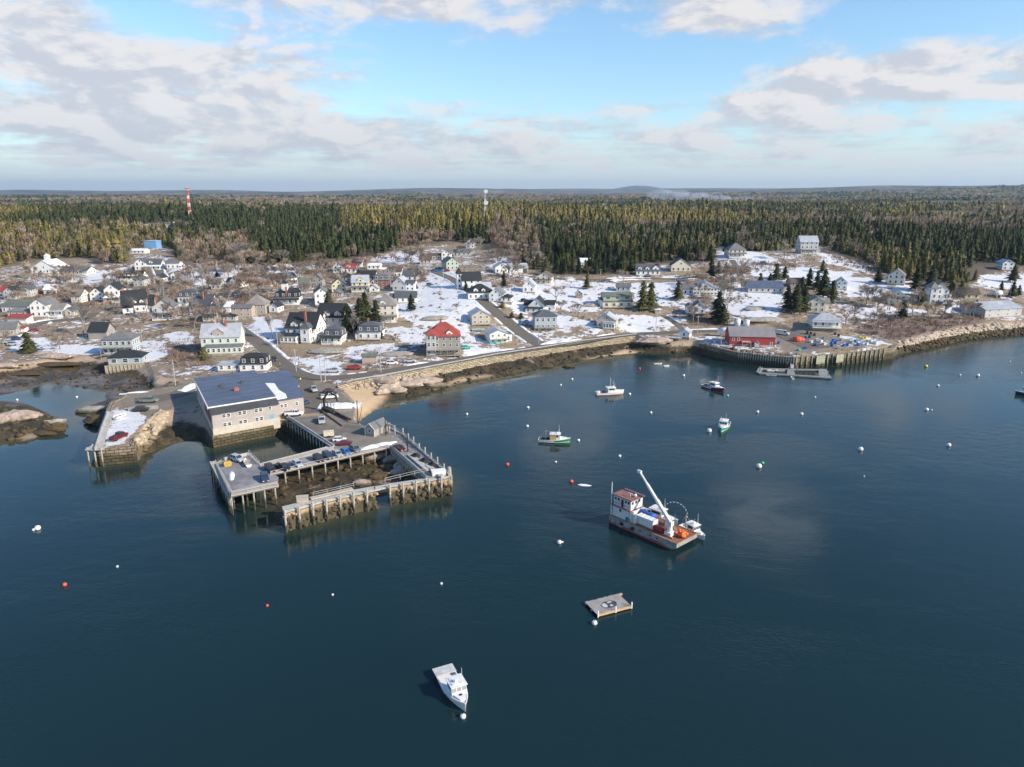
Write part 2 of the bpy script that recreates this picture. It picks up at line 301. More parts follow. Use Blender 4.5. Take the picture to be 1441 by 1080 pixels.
class MB:
    """collects boxes, bars, tubes and loose faces into one mesh"""
    def __init__(s, M=None): s.v = []; s.f = []; s.m = []; s.M = M or Matrix.Identity(4); s.mi = 0
    def vs(s, pts):
        b = len(s.v); s.v += [tuple(s.M @ Vector(p)) for p in pts]; return b
    def face(s, pts):
        b = s.vs(pts); s.f.append(tuple(range(b, b+len(pts)))); s.m.append(s.mi)
    def box(s, x0, x1, y0, y1, z0, z1, skip=''):
        b = s.vs([(x0, y0, z0), (x1, y0, z0), (x1, y1, z0), (x0, y1, z0), (x0, y0, z1), (x1, y0, z1), (x1, y1, z1), (x0, y1, z1)])
        for k, q in (('b', (0, 3, 2, 1)), ('t', (4, 5, 6, 7)), ('f', (0, 1, 5, 4)), ('r', (1, 2, 6, 5)), ('k', (2, 3, 7, 6)), ('l', (3, 0, 4, 7))):
            if k not in skip: s.f.append(tuple(b+i for i in q)); s.m.append(s.mi)
    def bar(s, a, b, w, h=None):
        """square bar from point a to b"""
        a, b = Vector(a), Vector(b); d = (b-a).normalized(); h = h or w
        sx = d.cross(Vector((0, 0, 1)))
        if sx.length < 1e-3: sx = Vector((1, 0, 0))
        sx.normalize(); sz = sx.cross(d).normalized(); sx *= w/2; sz *= h/2
        i = s.vs([a-sx-sz, a+sx-sz, a+sx+sz, a-sx+sz, b-sx-sz, b+sx-sz, b+sx+sz, b-sx+sz])
        for q in ((0, 1, 2, 3), (7, 6, 5, 4), (0, 4, 5, 1), (1, 5, 6, 2), (2, 6, 7, 3), (3, 7, 4, 0)): s.f.append(tuple(i+k for k in q)); s.m.append(s.mi)
    def tube(s, a, b, r0, r1=None, n=8, caps=True):
        a, b = Vector(a), Vector(b); r1 = r0 if r1 is None else r1; d = (b-a).normalized()
        sx = d.orthogonal().normalized(); sy = d.cross(sx)
        A = [a+(sx*math.cos(k*2*math.pi/n)+sy*math.sin(k*2*math.pi/n))*r0 for k in range(n)]
        B = [b+(sx*math.cos(k*2*math.pi/n)+sy*math.sin(k*2*math.pi/n))*r1 for k in range(n)]
        i = s.vs(A+B)
        for k in range(n): s.f.append((i+k, i+(k+1) % n, i+n+(k+1) % n, i+n+k)); s.m.append(s.mi)
        if caps: s.f.append(tuple(i+k for k in range(n))[::-1]); s.m.append(s.mi); s.f.append(tuple(i+n+k for k in range(n))); s.m.append(s.mi)
    def loft(s, rings, cap0=True, cap1=True, closed=True):
        n = len(rings[0]); i = s.vs([p for r in rings for p in r])
        for a in range(len(rings)-1):
            for k in range(n if closed else n-1):
                k2 = (k+1) % n; s.f.append((i+a*n+k, i+a*n+k2, i+(a+1)*n+k2, i+(a+1)*n+k)); s.m.append(s.mi)
        if cap0: s.f.append(tuple(i+k for k in range(n))[::-1]); s.m.append(s.mi)
        if cap1: s.f.append(tuple(i+(len(rings)-1)*n+k for k in range(n))); s.m.append(s.mi)
    def ball(s, c, r, n=10, sz=1.0, jit=0, seed=0, sx=1.0, sy=1.0):
        rr = random.Random(seed); rings = []
        for a in range(1, n//2):
            t = math.pi*a/(n//2); ring = []
            for k in range(n):
                q = 1+rr.uniform(-jit, jit); p = 2*math.pi*k/n
                ring.append((c[0]+r*q*sx*math.sin(t)*math.cos(p), c[1]+r*q*sy*math.sin(t)*math.sin(p), c[2]+r*q*sz*-math.cos(t)))
            rings.append(ring)
        s.loft([[(c[0], c[1], c[2]-r*sz)]*n]+rings+[[(c[0], c[1], c[2]+r*sz)]*n], False, False)
    def prism(s, poly, z0, z1):
        """extruded outline (counter-clockwise xy list); z may be numbers"""
        s.loft([[(x, y, z0) for x, y in poly], [(x, y, z1) for x, y in poly]])
    def build(s, name, mats, parent=None, smooth=False):
        me = bpy.data.meshes.new(name); me.from_pydata(s.v, [], s.f)
        ml = mats if isinstance(mats, (list, tuple)) else [mats]
        for m in ml: me.materials.append(m)
        if len(ml) > 1: me.polygons.foreach_set('material_index', s.m)
        if smooth: me.polygons.foreach_set('use_smooth', [True]*len(me.polygons))
        me.update(); return add_obj(name, me, parent)
def empty(name, loc, rz=0, label=None, cat=None, group=None):
    o = bpy.data.objects.new(name, None); COL.objects.link(o); o.location = loc; o.rotation_euler = (0, 0, rz); o.empty_display_size = .5
    return tag(o, label, cat, group)
def kids(o): return list(o.children)
KC = {}
def copy_tree(o, parent=None):
    c = o.copy(); COL.objects.link(c); c.parent = parent
    if o not in KC: KC[o] = kids(o)
    for ch in KC[o]: copy_tree(ch, c)
    return c
# ------------------------------------------------------------------ terrain sheet
def rast(polys, soft=0):
    m = np.zeros(GX.shape, bool)
    for p in polys:
        P = np.array([tuple(G(u, v))[:2] for u, v in p])
        lo, hi = P.min(0), P.max(0); b = (GX >= lo[0]) & (GX <= hi[0]) & (GY >= lo[1]) & (GY <= hi[1])
        if b.any(): t = m[b]; t |= inside(P, GX[b], GY[b]); m[b] = t
    return m
SNOW = [[(215, 545.5), (262, 539), (262, 543.5), (215, 550), (180, 556.5), (160, 567), (154, 576), (150, 573), (155, 564), (180, 552)], [(225, 575), (258, 566), (258, 569), (222, 580)], [(588, 396), (640, 397), (672, 428), (690, 440), (660, 450), (655, 470), (700, 486), (716, 496), (655, 502), (640, 470), (600, 462), (565, 450), (560, 430), (580, 415)],
 [(560, 460), (600, 465), (592, 485), (570, 482), (540, 462)], [(760, 440), (800, 445), (850, 460), (845, 470), (770, 484), (762, 460)],
 [(750, 397), (780, 396), (900, 399), (900, 412), (850, 412), (838, 440), (800, 440), (760, 420)], [(865, 440), (950, 449), (958, 462), (890, 469), (862, 458)], [(900, 398), (965, 400), (970, 432), (890, 426)],
 [(1000, 402), (1100, 410), (1108, 428), (1090, 452), (1030, 442), (1010, 425)], [(1180, 388), (1245, 394), (1250, 420), (1190, 418)], [(1010, 352), (1090, 364), (1100, 372), (1010, 374)], [(1150, 352), (1200, 366), (1230, 385), (1160, 370)],
 [(1180, 430), (1240, 435), (1235, 450), (1180, 445)], [(1330, 430), (1372, 432), (1370, 442), (1330, 440)], [(1372, 385), (1460, 388), (1460, 412), (1380, 402)], [(20, 478), (68, 475), (76, 495), (15, 495)], [(80, 485), (148, 488), (142, 500), (80, 500)],
 [(190, 482), (235, 480), (235, 502), (200, 510)], [(232, 470), (262, 465), (275, 487), (250, 490)], [(120, 382), (182, 376), (172, 402), (120, 405)], [(40, 395), (82, 392), (84, 405), (40, 407)], [(240, 372), (335, 372), (335, 400), (250, 402)],
 [(395, 502), (475, 510), (482, 532), (440, 530)], [(480, 488), (560, 483), (560, 502), (500, 507)], [(158, 577), (205, 583), (192, 606), (170, 627), (146, 628), (150, 600)], [(372, 370), (420, 372), (420, 388), (376, 386)], [(360, 445), (395, 450), (395, 478), (360, 470)],
 [(545, 410), (590, 410), (590, 440), (560, 450), (545, 440)], [(610, 380), (650, 385), (650, 396), (600, 396)], [(700, 362), (740, 366), (735, 382), (690, 378)], [(720, 425), (738, 430), (735, 442), (722, 440)], [(1160, 400), (1182, 410), (1180, 425), (1150, 420)], [(995, 490), (985, 478), (1010, 470), (1020, 486)], [(1240, 478), (1256, 486), (1150, 486), (1130, 470), (1200, 474)],
 [(1050, 372), (1135, 378), (1200, 384), (1180, 400), (1100, 396), (1060, 390)], [(1270, 390), (1300, 400), (1280, 415), (1255, 410)], [(530, 360), (590, 358), (600, 368), (540, 372)], [(560, 318), (640, 320), (640, 328), (570, 328)], [(200, 312), (256, 312), (256, 322), (198, 324)], [(1250, 435), (1300, 436), (1300, 446), (1250, 446)], [(690, 405), (770, 405), (770, 430), (700, 432)], [(1310, 282), (1400, 284), (1400, 290), (1310, 289)], [(1290, 300), (1400, 300), (1410, 305), (1290, 304)]]
GRASS = [[(440, 470), (500, 470), (500, 488), (470, 500), (400, 500), (395, 480)], [(395, 500), (445, 515), (440, 532), (405, 522)], [(540, 448), (580, 445), (575, 462), (545, 462)], [(770, 462), (845, 455), (845, 462), (770, 482)], [(855, 440), (885, 438), (888, 445), (855, 445)], [(860, 448), (872, 452), (868, 468), (855, 464)], [(300, 455), (250, 470), (235, 478), (262, 462)], [(920, 460), (958, 458), (958, 466), (920, 466)], [(1300, 425), (1330, 430), (1320, 440), (1285, 436)], [(640, 478), (690, 484), (700, 470), (730, 480), (720, 492), (640, 492)]]
SHRUB = [[(1185, 440), (1260, 440), (1330, 444), (1395, 440), (1390, 450), (1310, 470), (1262, 478), (1215, 470)], [(970, 440), (1010, 442), (1020, 460), (960, 458)], [(1015, 365), (1120, 372), (1120, 382), (1040, 385), (1010, 375)], [(240, 480), (300, 485), (290, 520), (230, 512)], [(500, 498), (545, 490), (560, 500), (530, 510)], [(1025, 415), (1055, 418), (1050, 428), (1020, 426)], [(0, 395), (60, 400), (150, 405), (130, 440), (80, 430), (0, 412)], [(1150, 350), (1180, 372), (1230, 385), (1240, 380), (1200, 365)], [(160, 370), (200, 380), (250, 400), (250, 420), (210, 420)], [(330, 410), (400, 420), (390, 450), (330, 440)], [(560, 395), (600, 400), (590, 380), (560, 385)]]
def blur(m, n):
    m = m.astype(np.float32)
    for _ in range(n): m[1:-1, 1:-1] = (m[1:-1, 1:-1]*2+m[:-2, 1:-1]+m[2:, 1:-1]+m[1:-1, :-2]+m[1:-1, 2:])/6
    return m
IU = inside(UPc, GX, GY)
UU, VV = proj(GX, GY, np.maximum(GZ, 0)); infr = (GY > 60)
m_snow = blur(rast(SNOW), 4); m_grass = blur(rast(GRASS), 4); m_shrub = blur(rast(SHRUB), 6)
EDGE = [(-400, 400), (-150, 385), (0, 377), (45, 366), (120, 362), (150, 373), (182, 370), (190, 350), (236, 344), (250, 366), (300, 374), (380, 374), (480, 367), (560, 352), (600, 345), (645, 340), (690, 345), (735, 372), (765, 388), (890, 386), (900, 371), (1000, 370), (1010, 351), (1060, 355), (1120, 350), (1160, 346), (1205, 365), (1240, 380), (1275, 402), (1310, 414), (1350, 406), (1372, 396), (1400, 382), (1441, 376), (1600, 378), (1900, 380)]
EP = np.array([tuple(G(u, v))[:2] for u, v in EDGE]); EPc = np.vstack([EP, [(60000, EP[-1][1]), (60000, 60000), (-60000, 60000), (-60000, EP[0][1])]])
m_forest = blur(inside(EPc, GX, GY), 3)
m_inter = blur(~IU, 1)
sand = rast([[(478, 547), (500, 541), (530, 545), (545, 560), (525, 578), (505, 592), (498, 596), (498, 570)], [(600, 553), (650, 538), (700, 529), (650, 532)], [(820, 508), (905, 497), (880, 492)]]); m_sand = blur(sand, 2)
m_mud = blur((UU < 215) & (VV < 572) & ~IU & (GZ < 1.5) & infr, 2)
yard = rast([[(408, 530), (440, 536), (478, 546), (498, 566), (498, 586), (455, 582), (405, 588)], [(205, 548), (262, 540), (285, 560), (240, 575), (215, 590), (195, 580), (165, 566)], [(1085, 462), (1160, 470), (1200, 480), (1160, 492), (1110, 498), (1095, 480)]]); m_yard = blur(yard, 1)
tme = bpy.data.meshes.new("ground")
ny, nx = GX.shape; vid = np.arange(nx*ny).reshape(ny, nx)
fc = np.stack([vid[:-1, :-1], vid[:-1, 1:], vid[1:, 1:], vid[1:, :-1]], -1).reshape(-1, 4)
def attr_col(me, name, arrs):
    a = me.attributes.new(name, 'FLOAT_COLOR', 'POINT'); c = np.zeros((arrs[0].size, 4), np.float32)
    for k, q in enumerate(arrs): c[:, k] = q.ravel()
    a.data.foreach_set('color', c.ravel())
gm, t, p = new_mat("ground_material")
ca = N(t, 'ShaderNodeAttribute', attribute_name='mask_a'); sa = N(t, 'ShaderNodeSeparateColor'); t.links.new(ca.outputs['Color'], sa.inputs[0])
cb = N(t, 'ShaderNodeAttribute', attribute_name='mask_b'); sb = N(t, 'ShaderNodeSeparateColor'); t.links.new(cb.outputs['Color'], sb.inputs[0])
A_snow, A_inter, A_sand = sa.outputs; A_grass = ca.outputs['Alpha']; B_yard, B_shrub, B_forest = sb.outputs; B_mud = cb.outputs['Alpha']
geo = N(t, 'ShaderNodeNewGeometry'); P = geo.outputs['Position']; sp = N(t, 'ShaderNodeSeparateXYZ'); t.links.new(P, sp.inputs[0]); PZ = sp.outputs[2]
nbig = NOISE(t, P, .018, 4, .55); nm = NOISE(t, P, .07, 5, .6); nf = NOISE(t, P, .35, 5, .65); nff = NOISE(t, P, 1.6, 4, .6); nr = NOISE(t, P, .12, 5, .6, dist=.4)
grass = MIX(t, nf, (.18, .14, .095), (.38, .29, .19)); shrub = MIX(t, nf, (.13, .095, .075), (.28, .20, .155))
base = MIX(t, SMOOTH(t, MATH(t, 'ADD', nm, MATH(t, 'MULTIPLY', MATH(t, 'SUBTRACT', B_shrub, A_grass), .5)), .44, .6), grass, shrub)
rock = MIX(t, nff, (.24, .20, .165), (.44, .37, .30))
base = MIX(t, SMOOTH(t, nr, .58, .66, 0, .85), base, rock)
sf = MATH(t, 'ADD', MATH(t, 'MULTIPLY', nm, .55), MATH(t, 'ADD', MATH(t, 'MULTIPLY', nf, .50), MATH(t, 'MULTIPLY', nff, .22)))
sf = MATH(t, 'ADD', sf, MATH(t, 'MULTIPLY', A_snow, .165)); sf = MATH(t, 'SUBTRACT', sf, MATH(t, 'MULTIPLY', B_shrub, .04)); sf = MATH(t, 'SUBTRACT', sf, MATH(t, 'MULTIPLY', A_grass, .12))
sf = MATH(t, 'SUBTRACT', sf, MATH(t, 'MULTIPLY', A_inter, 1.0)); sf = MATH(t, 'SUBTRACT', sf, MATH(t, 'MULTIPLY', B_forest, .12)); sf = MATH(t, 'SUBTRACT', sf, MATH(t, 'MULTIPLY', B_yard, .2))
snowm = SMOOTH(t, sf, .672, .70)
ffl = MIX(t, nm, (.045, .042, .026), (.19, .145, .105)); base = MIX(t, B_forest, base, ffl)
base = MIX(t, B_yard, base, MIX(t, nf, (.15, .13, .105), (.30, .255, .20)))
# far woods seen as patches
fp = MIX(t, SMOOTH(t, NOISE(t, P, .0028, 5, .65), .45, .58), (.035, .042, .028), (.16, .13, .10)); fp = MIX(t, SMOOTH(t, NOISE(t, P, .0015, 4, .6), .66, .69), fp, (.45, .43, .4))
dst = N(t, 'ShaderNodeVectorMath', operation='LENGTH'); t.links.new(P, dst.inputs[0]); farf = SMOOTH(t, dst.outputs['Value'], 1800, 3500); base = MIX(t, farf, base, fp)
snowc = MIX(t, nf, (.58, .59, .62), (.80, .81, .84)); snowm2 = MATH(t, 'MULTIPLY', snowm, MATH(t, 'SUBTRACT', 1, farf)); base = MIX(t, snowm2, base, snowc)
weed = MIX(t, SMOOTH(t, nf, .35, .68), (.018, .015, .01), (.085, .06, .024)); weed = MIX(t, SMOOTH(t, nff, .5, .8), weed, (.14, .11, .05)); weed = MIX(t, SMOOTH(t, nm, .5, .66, 0, .75), weed, (.026, .022, .016))
gran = MIX(t, nff, (.30, .22, .16), (.50, .39, .29)); gran = MIX(t, SMOOTH(t, nf, .55, .7), gran, (.12, .095, .07))
iz = SMOOTH(t, MATH(t, 'ADD', PZ, MATH(t, 'MULTIPLY', nf, 1.6)), 3.2, 3.9); inter = MIX(t, iz, weed, gran)
inter = MIX(t, MATH(t, 'MULTIPLY', SMOOTH(t, nr, .6, .68), .5), inter, gran)
inter = MIX(t, SMOOTH(t, PZ, -.1, .35, .75, 0), inter, (.035, .035, .025))
mudc = MIX(t, SMOOTH(t, nr, .42, .62), (.055, .05, .045), (.17, .14, .12)); mudc = MIX(t, SMOOTH(t, nm, .52, .62, 0, .8), mudc, (.13, .09, .03)); inter = MIX(t, B_mud, inter, mudc)
inter = MIX(t, A_sand, inter, MIX(t, nf, (.42, .30, .18), (.56, .42, .27)))
inter = MIX(t, MATH(t, 'MULTIPLY', B_yard, SMOOTH(t, PZ, .4, 1.4)), inter, MIX(t, nf, (.10, .085, .07), (.2, .165, .135)))
base = MIX(t, A_inter, base, inter); setc(t, p.inputs['Base Color'], base)
rg = MIX(t, MATH(t, 'MULTIPLY', B_mud, SMOOTH(t, nm, .4, .6)), (.9, .9, .9), (.22, .22, .22)); t.links.new(rg, p.inputs['Roughness'])
bp = N(t, 'ShaderNodeBump', i_Strength=.8, i_Distance=.6); t.links.new(MATH(t, 'ADD', nf, MATH(t, 'MULTIPLY', nff, .5)), bp.inputs['Height']); t.links.new(bp.outputs[0], p.inputs['Normal'])
tme = np_mesh("ground", np.stack([GX, GY, GZ], -1).reshape(-1, 3), fc, gm, smooth=True)
attr_col(tme, 'mask_a', [m_snow, m_inter, m_sand, m_grass]); attr_col(tme, 'mask_b', [m_yard, m_shrub, m_forest, m_mud])
tag(add_obj("ground", tme), kind='structure')
# ------------------------------------------------------------------ water
wx = axis(-240, 330, 3.0, -9000, 14000, 1.06); wy = axis(-60, 360, 3.0, -4000, 2600, 1.05)
WX, WY = np.meshgrid(wx, wy); dep = -H(WX, WY); dep = np.where((WX < gx[0]) | (WY < gy[0]), 9, dep)
ny, nx = WX.shape; vid = np.arange(nx*ny).reshape(ny, nx); fw = np.stack([vid[:-1, :-1], vid[:-1, 1:], vid[1:, 1:], vid[1:, :-1]], -1).reshape(-1, 4)
wm, t, p = new_mat("sea_water"); geo = N(t, 'ShaderNodeNewGeometry'); P = geo.outputs['Position']
at = N(t, 'ShaderNodeAttribute', attribute_name='shallow'); sh = at.outputs['Fac']
nb = NOISE(t, P, .012, 4, .6); c = MIX(t, nb, (.0065, .0215, .0245), (.010, .030, .033)); c = MIX(t, SMOOTH(t, sh, .0, 1.0), c, MIX(t, NOISE(t, P, .3, 4), (.03, .045, .028), (.075, .08, .05)))
setc(t, p.inputs['Base Color'], c); p.inputs['IOR'].default_value = 1.333
mp = N(t, 'ShaderNodeMapping'); mp.inputs['Scale'].default_value = (1, 1.7, 1); mp.inputs['Rotation'].default_value = (0, 0, .35); t.links.new(P, mp.inputs[0]); Q = mp.outputs[0]
calm = SMOOTH(t, NOISE(t, Q, .013, 4, .6, dist=1.0), .40, .60)
calm2 = MATH(t, 'MULTIPLY', SMOOTH(t, sh, 0, .6, 1, .25), MATH(t, 'ADD', .3, MATH(t, 'MULTIPLY', calm, 1.1)))
wv = MATH(t, 'ADD', MATH(t, 'MULTIPLY', NOISE(t, Q, 1.1, 3, .55), .6), MATH(t, 'ADD', MATH(t, 'MULTIPLY', NOISE(t, Q, .22, 3, .5), 1.1), MATH(t, 'MULTIPLY', NOISE(t, Q, 3.4, 2, .5), .15)))
bp = N(t, 'ShaderNodeBump', i_Distance=.16); t.links.new(MATH(t, 'MULTIPLY', calm2, .38), bp.inputs['Strength']); t.links.new(wv, bp.inputs['Height']); t.links.new(bp.outputs[0], p.inputs['Normal'])
t.links.new(MATH(t, 'ADD', .025, MATH(t, 'MULTIPLY', calm, .10)), p.inputs['Roughness'])
wme = np_mesh("water", np.stack([WX, WY, np.zeros_like(WX)], -1).reshape(-1, 3), fw, wm, smooth=True)
a = wme.attributes.new('shallow', 'FLOAT', 'POINT'); a.data.foreach_set('value', np.clip(1-dep/1.6, 0, 1).astype(np.float32).ravel())
tag(add_obj("water", wme), kind='structure')
# ------------------------------------------------------------------ roads
rm = {}
m, t, p = new_mat("road_asphalt"); P = N(t, 'ShaderNodeNewGeometry').outputs['Position']
setc(t, p.inputs['Base Color'], MIX(t, NOISE(t, P, .6, 5, .65), (.085, .075, .062), (.20, .17, .135))); p.inputs['Roughness'].default_value = .85
for nm, (xy, z, w) in RXY.items():
    d = np.gradient(xy, axis=0); nrm = np.stack([-d[:, 1], d[:, 0]], -1); nrm /= np.linalg.norm(nrm, axis=1)[:, None]+1e-9
    offs = np.linspace(-w/2, w/2, 7); V = []
    for o in offs:
        q = xy+nrm*o; hz_ = np.maximum(H(q[:, 0], q[:, 1])+.05, z-.02); V.append(np.stack([q[:, 0], q[:, 1], hz_], -1))
    V = np.stack(V, 1); n_ = len(xy); vid = np.arange(n_*7).reshape(n_, 7); ff = np.stack([vid[:-1, :-1], vid[:-1, 1:], vid[1:, 1:], vid[1:, :-1]], -1).reshape(-1, 4)
    tag(add_obj(nm, np_mesh(nm, V.reshape(-1, 3), ff[:, ::-1], m)), kind='structure')
# ------------------------------------------------------------------ haze
hm = bpy.data.materials.new("air_haze"); hm.use_nodes = True; t = hm.node_tree; t.nodes.clear()
pv = N(t, 'ShaderNodeVolumePrincipled'); pv.inputs['Color'].default_value = (.62, .80, 1, 1); pv.inputs['Density'].default_value = 3.6e-5; pv.inputs['Anisotropy'].default_value = .2
oo = t.nodes.new('ShaderNodeOutputMaterial'); t.links.new(pv.outputs[0], oo.inputs['Volume'])
b = MB(); b.box(-27000, 27000, -4500, 33000, -14, 520); hz_o = b.build("haze", hm); tag(hz_o, kind='stuff')
# ------------------------------------------------------------------ vegetation
def tint_mat(name, rough=.9, var=.25, scale=.5, trans=0.0):
    m, t, p = new_mat(name); a = N(t, 'ShaderNodeAttribute', attribute_name='tint'); g = N(t, 'ShaderNodeNewGeometry').outputs['Position']
    oi = N(t, 'ShaderNodeObjectInfo'); n = NOISE(t, g, scale, 3, .6)
    c = MIX(t, 1.0, a.outputs['Color'], MIX(t, n, (1-var*1.5,)*3, (1+var*1.5,)*3), 'MULTIPLY')
    c = MIX(t, 1.0, c, MIX(t, oi.outputs['Random'], (.72, .78, .8), (1.3, 1.18, 1.0)), 'MULTIPLY')
    setc(t, p.inputs['Base Color'], c); p.inputs['Roughness'].default_value = rough; p.inputs['Specular IOR Level'].default_value = .2
    return m
M_con = tint_mat("conifer_needles"); M_twig = tint_mat("bare_twigs"); M_bark = mat("tree_bark", (.30, .25, .21), .95, .3, 3)
M_stuff = tint_mat("woodland_foliage", var=.3, scale=.15)
def conifer_arrays(n_trees, hgt, rad, tiers, pts, seed, base=.12, tip=True):
    """crowns for many conifers at once, at the origin: returns V (n,k,3), F (m,3) for one tree. Each tier is a ragged skirt of boughs"""
    r = np.random.default_rng(seed); V = []; Fs = []; off = 0
    for k in range(tiers):
        f0 = base+(1-base)*k/tiers; f1 = base+(1-base)*min((k+1.6)/tiers, 1.0)
        rr = rad*(1-f0)**.62*r.uniform(.62, 1.15, n_trees)
        apex = np.zeros((n_trees, 1, 3)); apex[:, 0, 2] = hgt*f1
        apex[:, 0, :2] = r.normal(0, .10, (n_trees, 2))*rad.reshape(-1, 1)
        ph = r.uniform(0, 6.28, (n_trees, 1))+np.arange(pts*2)*np.pi/pts
        q = np.where(np.arange(pts*2) % 2 == 0, 1.0, .42)*r.uniform(.6, 1.2, (n_trees, pts*2))
        ring = np.stack([np.cos(ph)*rr[:, None]*q, np.sin(ph)*rr[:, None]*q, hgt[:, None]*(f0-.02*q+r.uniform(-.025, .02, (n_trees, pts*2)))], -1)
        V += [apex, ring]; m = pts*2
        Fs += [(off, off+1+i, off+1+(i+1) % m) for i in range(m)]; off += 1+m
    return np.concatenate(V, 1), np.array(Fs)
CON_COL = np.array([(.036, .048, .024), (.058, .066, .030), (.10, .098, .038), (.17, .145, .055), (.07, .076, .04), (.030, .040, .024)])
def crown_mesh(name, h, r, tiers, pts, seed, col):
    V, Fc = conifer_arrays(1, np.array([h]), np.array([r]), tiers, pts, seed); V = V[0]
    rr = np.random.default_rng(seed+1); t = np.array(col)[None]*rr.uniform(.75, 1.3, (len(V), 1))
    # loose sprays of needles between the boughs
    n = tiers*34; hh = rr.uniform(.1, .96, n); an = rr.uniform(0, 6.28, n); R_ = r*(1-hh)**.8*rr.uniform(.55, 1.1, n)
    c = np.stack([np.cos(an)*R_, np.sin(an)*R_, h*hh], -1); e = rr.normal(0, .36*h/15, (n, 3, 3)); e[:, :, 2] *= .6
    V2 = (c[:, None]+e).reshape(-1, 3); F2 = np.arange(n*3).reshape(-1, 3)+len(V)
    return np_mesh(name, np.vstack([V, V2]), np.vstack([Fc, F2]), M_con, tint=np.vstack([t, np.array(col)[None]*rr.uniform(.6, 1.5, (n*3, 1))]))
def trunk_mesh(name, h, r):
    b = MB(); b.tube((0, 0, -.6), (.05*h*.05, 0, h*.5), r, r*.55, 6); b.tube((.05*h*.05, 0, h*.5), (0, 0, h*.97), r*.55, r*.1, 5)
    me = bpy.data.meshes.new(name); me.from_pydata(b.v, [], b.f); me.materials.append(M_bark); return me
CONPROTO = []
for i in range(8):
    h = 14; c = CON_COL[[0, 1, 2, 3, 4, 5, 1, 0][i]]
    CONPROTO.append((trunk_mesh(f"conifer_trunk_{i}", h, .22), crown_mesh(f"conifer_crown_{i}", h, [3.6, 4.2, 3.4, 4.0, 4.8, 3.2, 5.0, 3.9][i], [10, 9, 10, 9, 8, 11, 7, 9][i], 9, 40+i, c)))
def conifer(x, y, h, kind, label, group, name='spruce_tree', wide=1.0):
    z = float(H(x, y)); o = empty(name, (x, y, z-.1), random.uniform(0, 6.28), label, 'tree', group); s = h/14; o.scale = (s*wide*1.2, s*wide*1.2, s)
    tr, cr = CONPROTO[kind]
    add_obj('trunk', tr, o); add_obj('crown', cr, o); return o
def bare_meshes(seed, h, spread, col):
    """leafless hardwood: forking limbs and a haze of fine twigs as slivers"""
    rr = random.Random(seed); b = MB(); tips = []
    def grow(p, d, l, r, k):
        q = p+d*l; b.tube(p, q, r, r*.62, 5 if k < 2 else 3, False)
        if k >= 4: tips.append((q, d)); return
        if k >= 2: tips.append((q, d))
        for _ in range(3 if k < 3 else 2):
            nd = (d+Vector((rr.gauss(0, .45), rr.gauss(0, .45), rr.gauss(.12, .22)))*spread).normalized(); grow(q, nd, l*rr.uniform(.62, .85), r*.58, k+1)
    grow(Vector((0, 0, -.5)), Vector((rr.gauss(0, .04), rr.gauss(0, .04), 1)).normalized(), h*.27, h*.022, 0)
    me = bpy.data.meshes.new('trunk'); me.from_pydata(b.v, [], b.f); me.materials.append(M_bark)
    V = []; T = []
    for q, d in tips:
        for _ in range(20):
            dd = (d*.6+Vector((rr.gauss(0, .55), rr.gauss(0, .55), rr.gauss(.25, .4)))).normalized(); L_ = h*rr.uniform(.05, .13); s = dd.orthogonal().normalized()*rr.uniform(.014, .04)
            st = q-d*h*rr.uniform(0, .06); V += [st-s, st+s, st+dd*L_]; c = rr.uniform(.7, 1.3); T += [[col[0]*c, col[1]*c, col[2]*c]]*3
    V = np.array([tuple(v) for v in V]); return me, np_mesh('twigs', V, np.arange(len(V)).reshape(-1, 3), M_twig, tint=np.array(T))
BAREPROTO = [bare_meshes(60+i, 12, [1.0, 1.15, .85, 1.0, 1.2, .95][i], [(.31, .26, .23), (.29, .21, .175), (.40, .355, .32), (.33, .275, .24), (.27, .205, .175), (.38, .33, .29)][i]) for i in range(6)]
def bare_tree(x, y, h, kind, label, group, wide=1.0, name='maple_tree'):
    z = float(H(x, y)); o = empty(name, (x, y, z-.1), random.uniform(0, 6.28), label, 'tree', group); s = h/12; o.scale = (s*wide, s*wide, s)
    tr, cr = BAREPROTO[kind]; add_obj('trunk', tr, o); add_obj('crown', cr, o); return o
# --- sampled woodland behind the village
SPOTS = []   # clearings inside the woods (photo pixel of the clearing, radius m)
def wood_points():
    P = []; D = 440.
    while D < 6500:
        s = max(5.8, D/98); hw = D*.95; n = int(2*hw/s)
        x = -hw+(np.arange(n)+rng.uniform(-.45, .45, n))*s; y = np.sqrt(np.maximum(D*D-0*x, 0))+rng.uniform(-.45, .45, n)*s; P.append(np.stack([x, y, np.full(n, s)], -1)); D += s
    return np.vstack(P)
WPt = wood_points(); ins = inside(EPc, WPt[:, 0], WPt[:, 1])
clr = [(228, 318, 26), (240, 316, 26), (212, 318, 20), (210, 352, 16), (200, 356, 14), (580, 322, 10), (605, 326, 10), (630, 330, 8), (820, 325, 14), (815, 340, 10), (828, 375, 12), (1345, 286, 150), (1350, 302, 90), (1430, 330, 14), (1420, 380, 22), (1400, 392, 22), (1330, 385, 6), (1305, 375, 5), (735, 340, 7), (742, 330, 9), (747, 320, 10), (1220, 262, 5), (1012, 350, 12)]
for u, v, r in clr:
    c = G(u, v); ins &= np.hypot(WPt[:, 0]-c.x, (WPt[:, 1]-c.y)*.8) > r
WPt = WPt[ins]; pn = fbm(WPt[:, 0], WPt[:, 1], 140, 4, 77); pn2 = fbm(WPt[:, 0], WPt[:, 1], 420, 4, 99); pz = H(WPt[:, 0], WPt[:, 1])
pu, pv_ = proj(WPt[:, 0], WPt[:, 1], pz); pD = np.hypot(WPt[:, 0], WPt[:, 1])
hardp = np.clip((pn2-.50)*5+.24+(pn-.5)*2.2+np.clip((pD-1300)/2500, 0, .3), .04, .96)
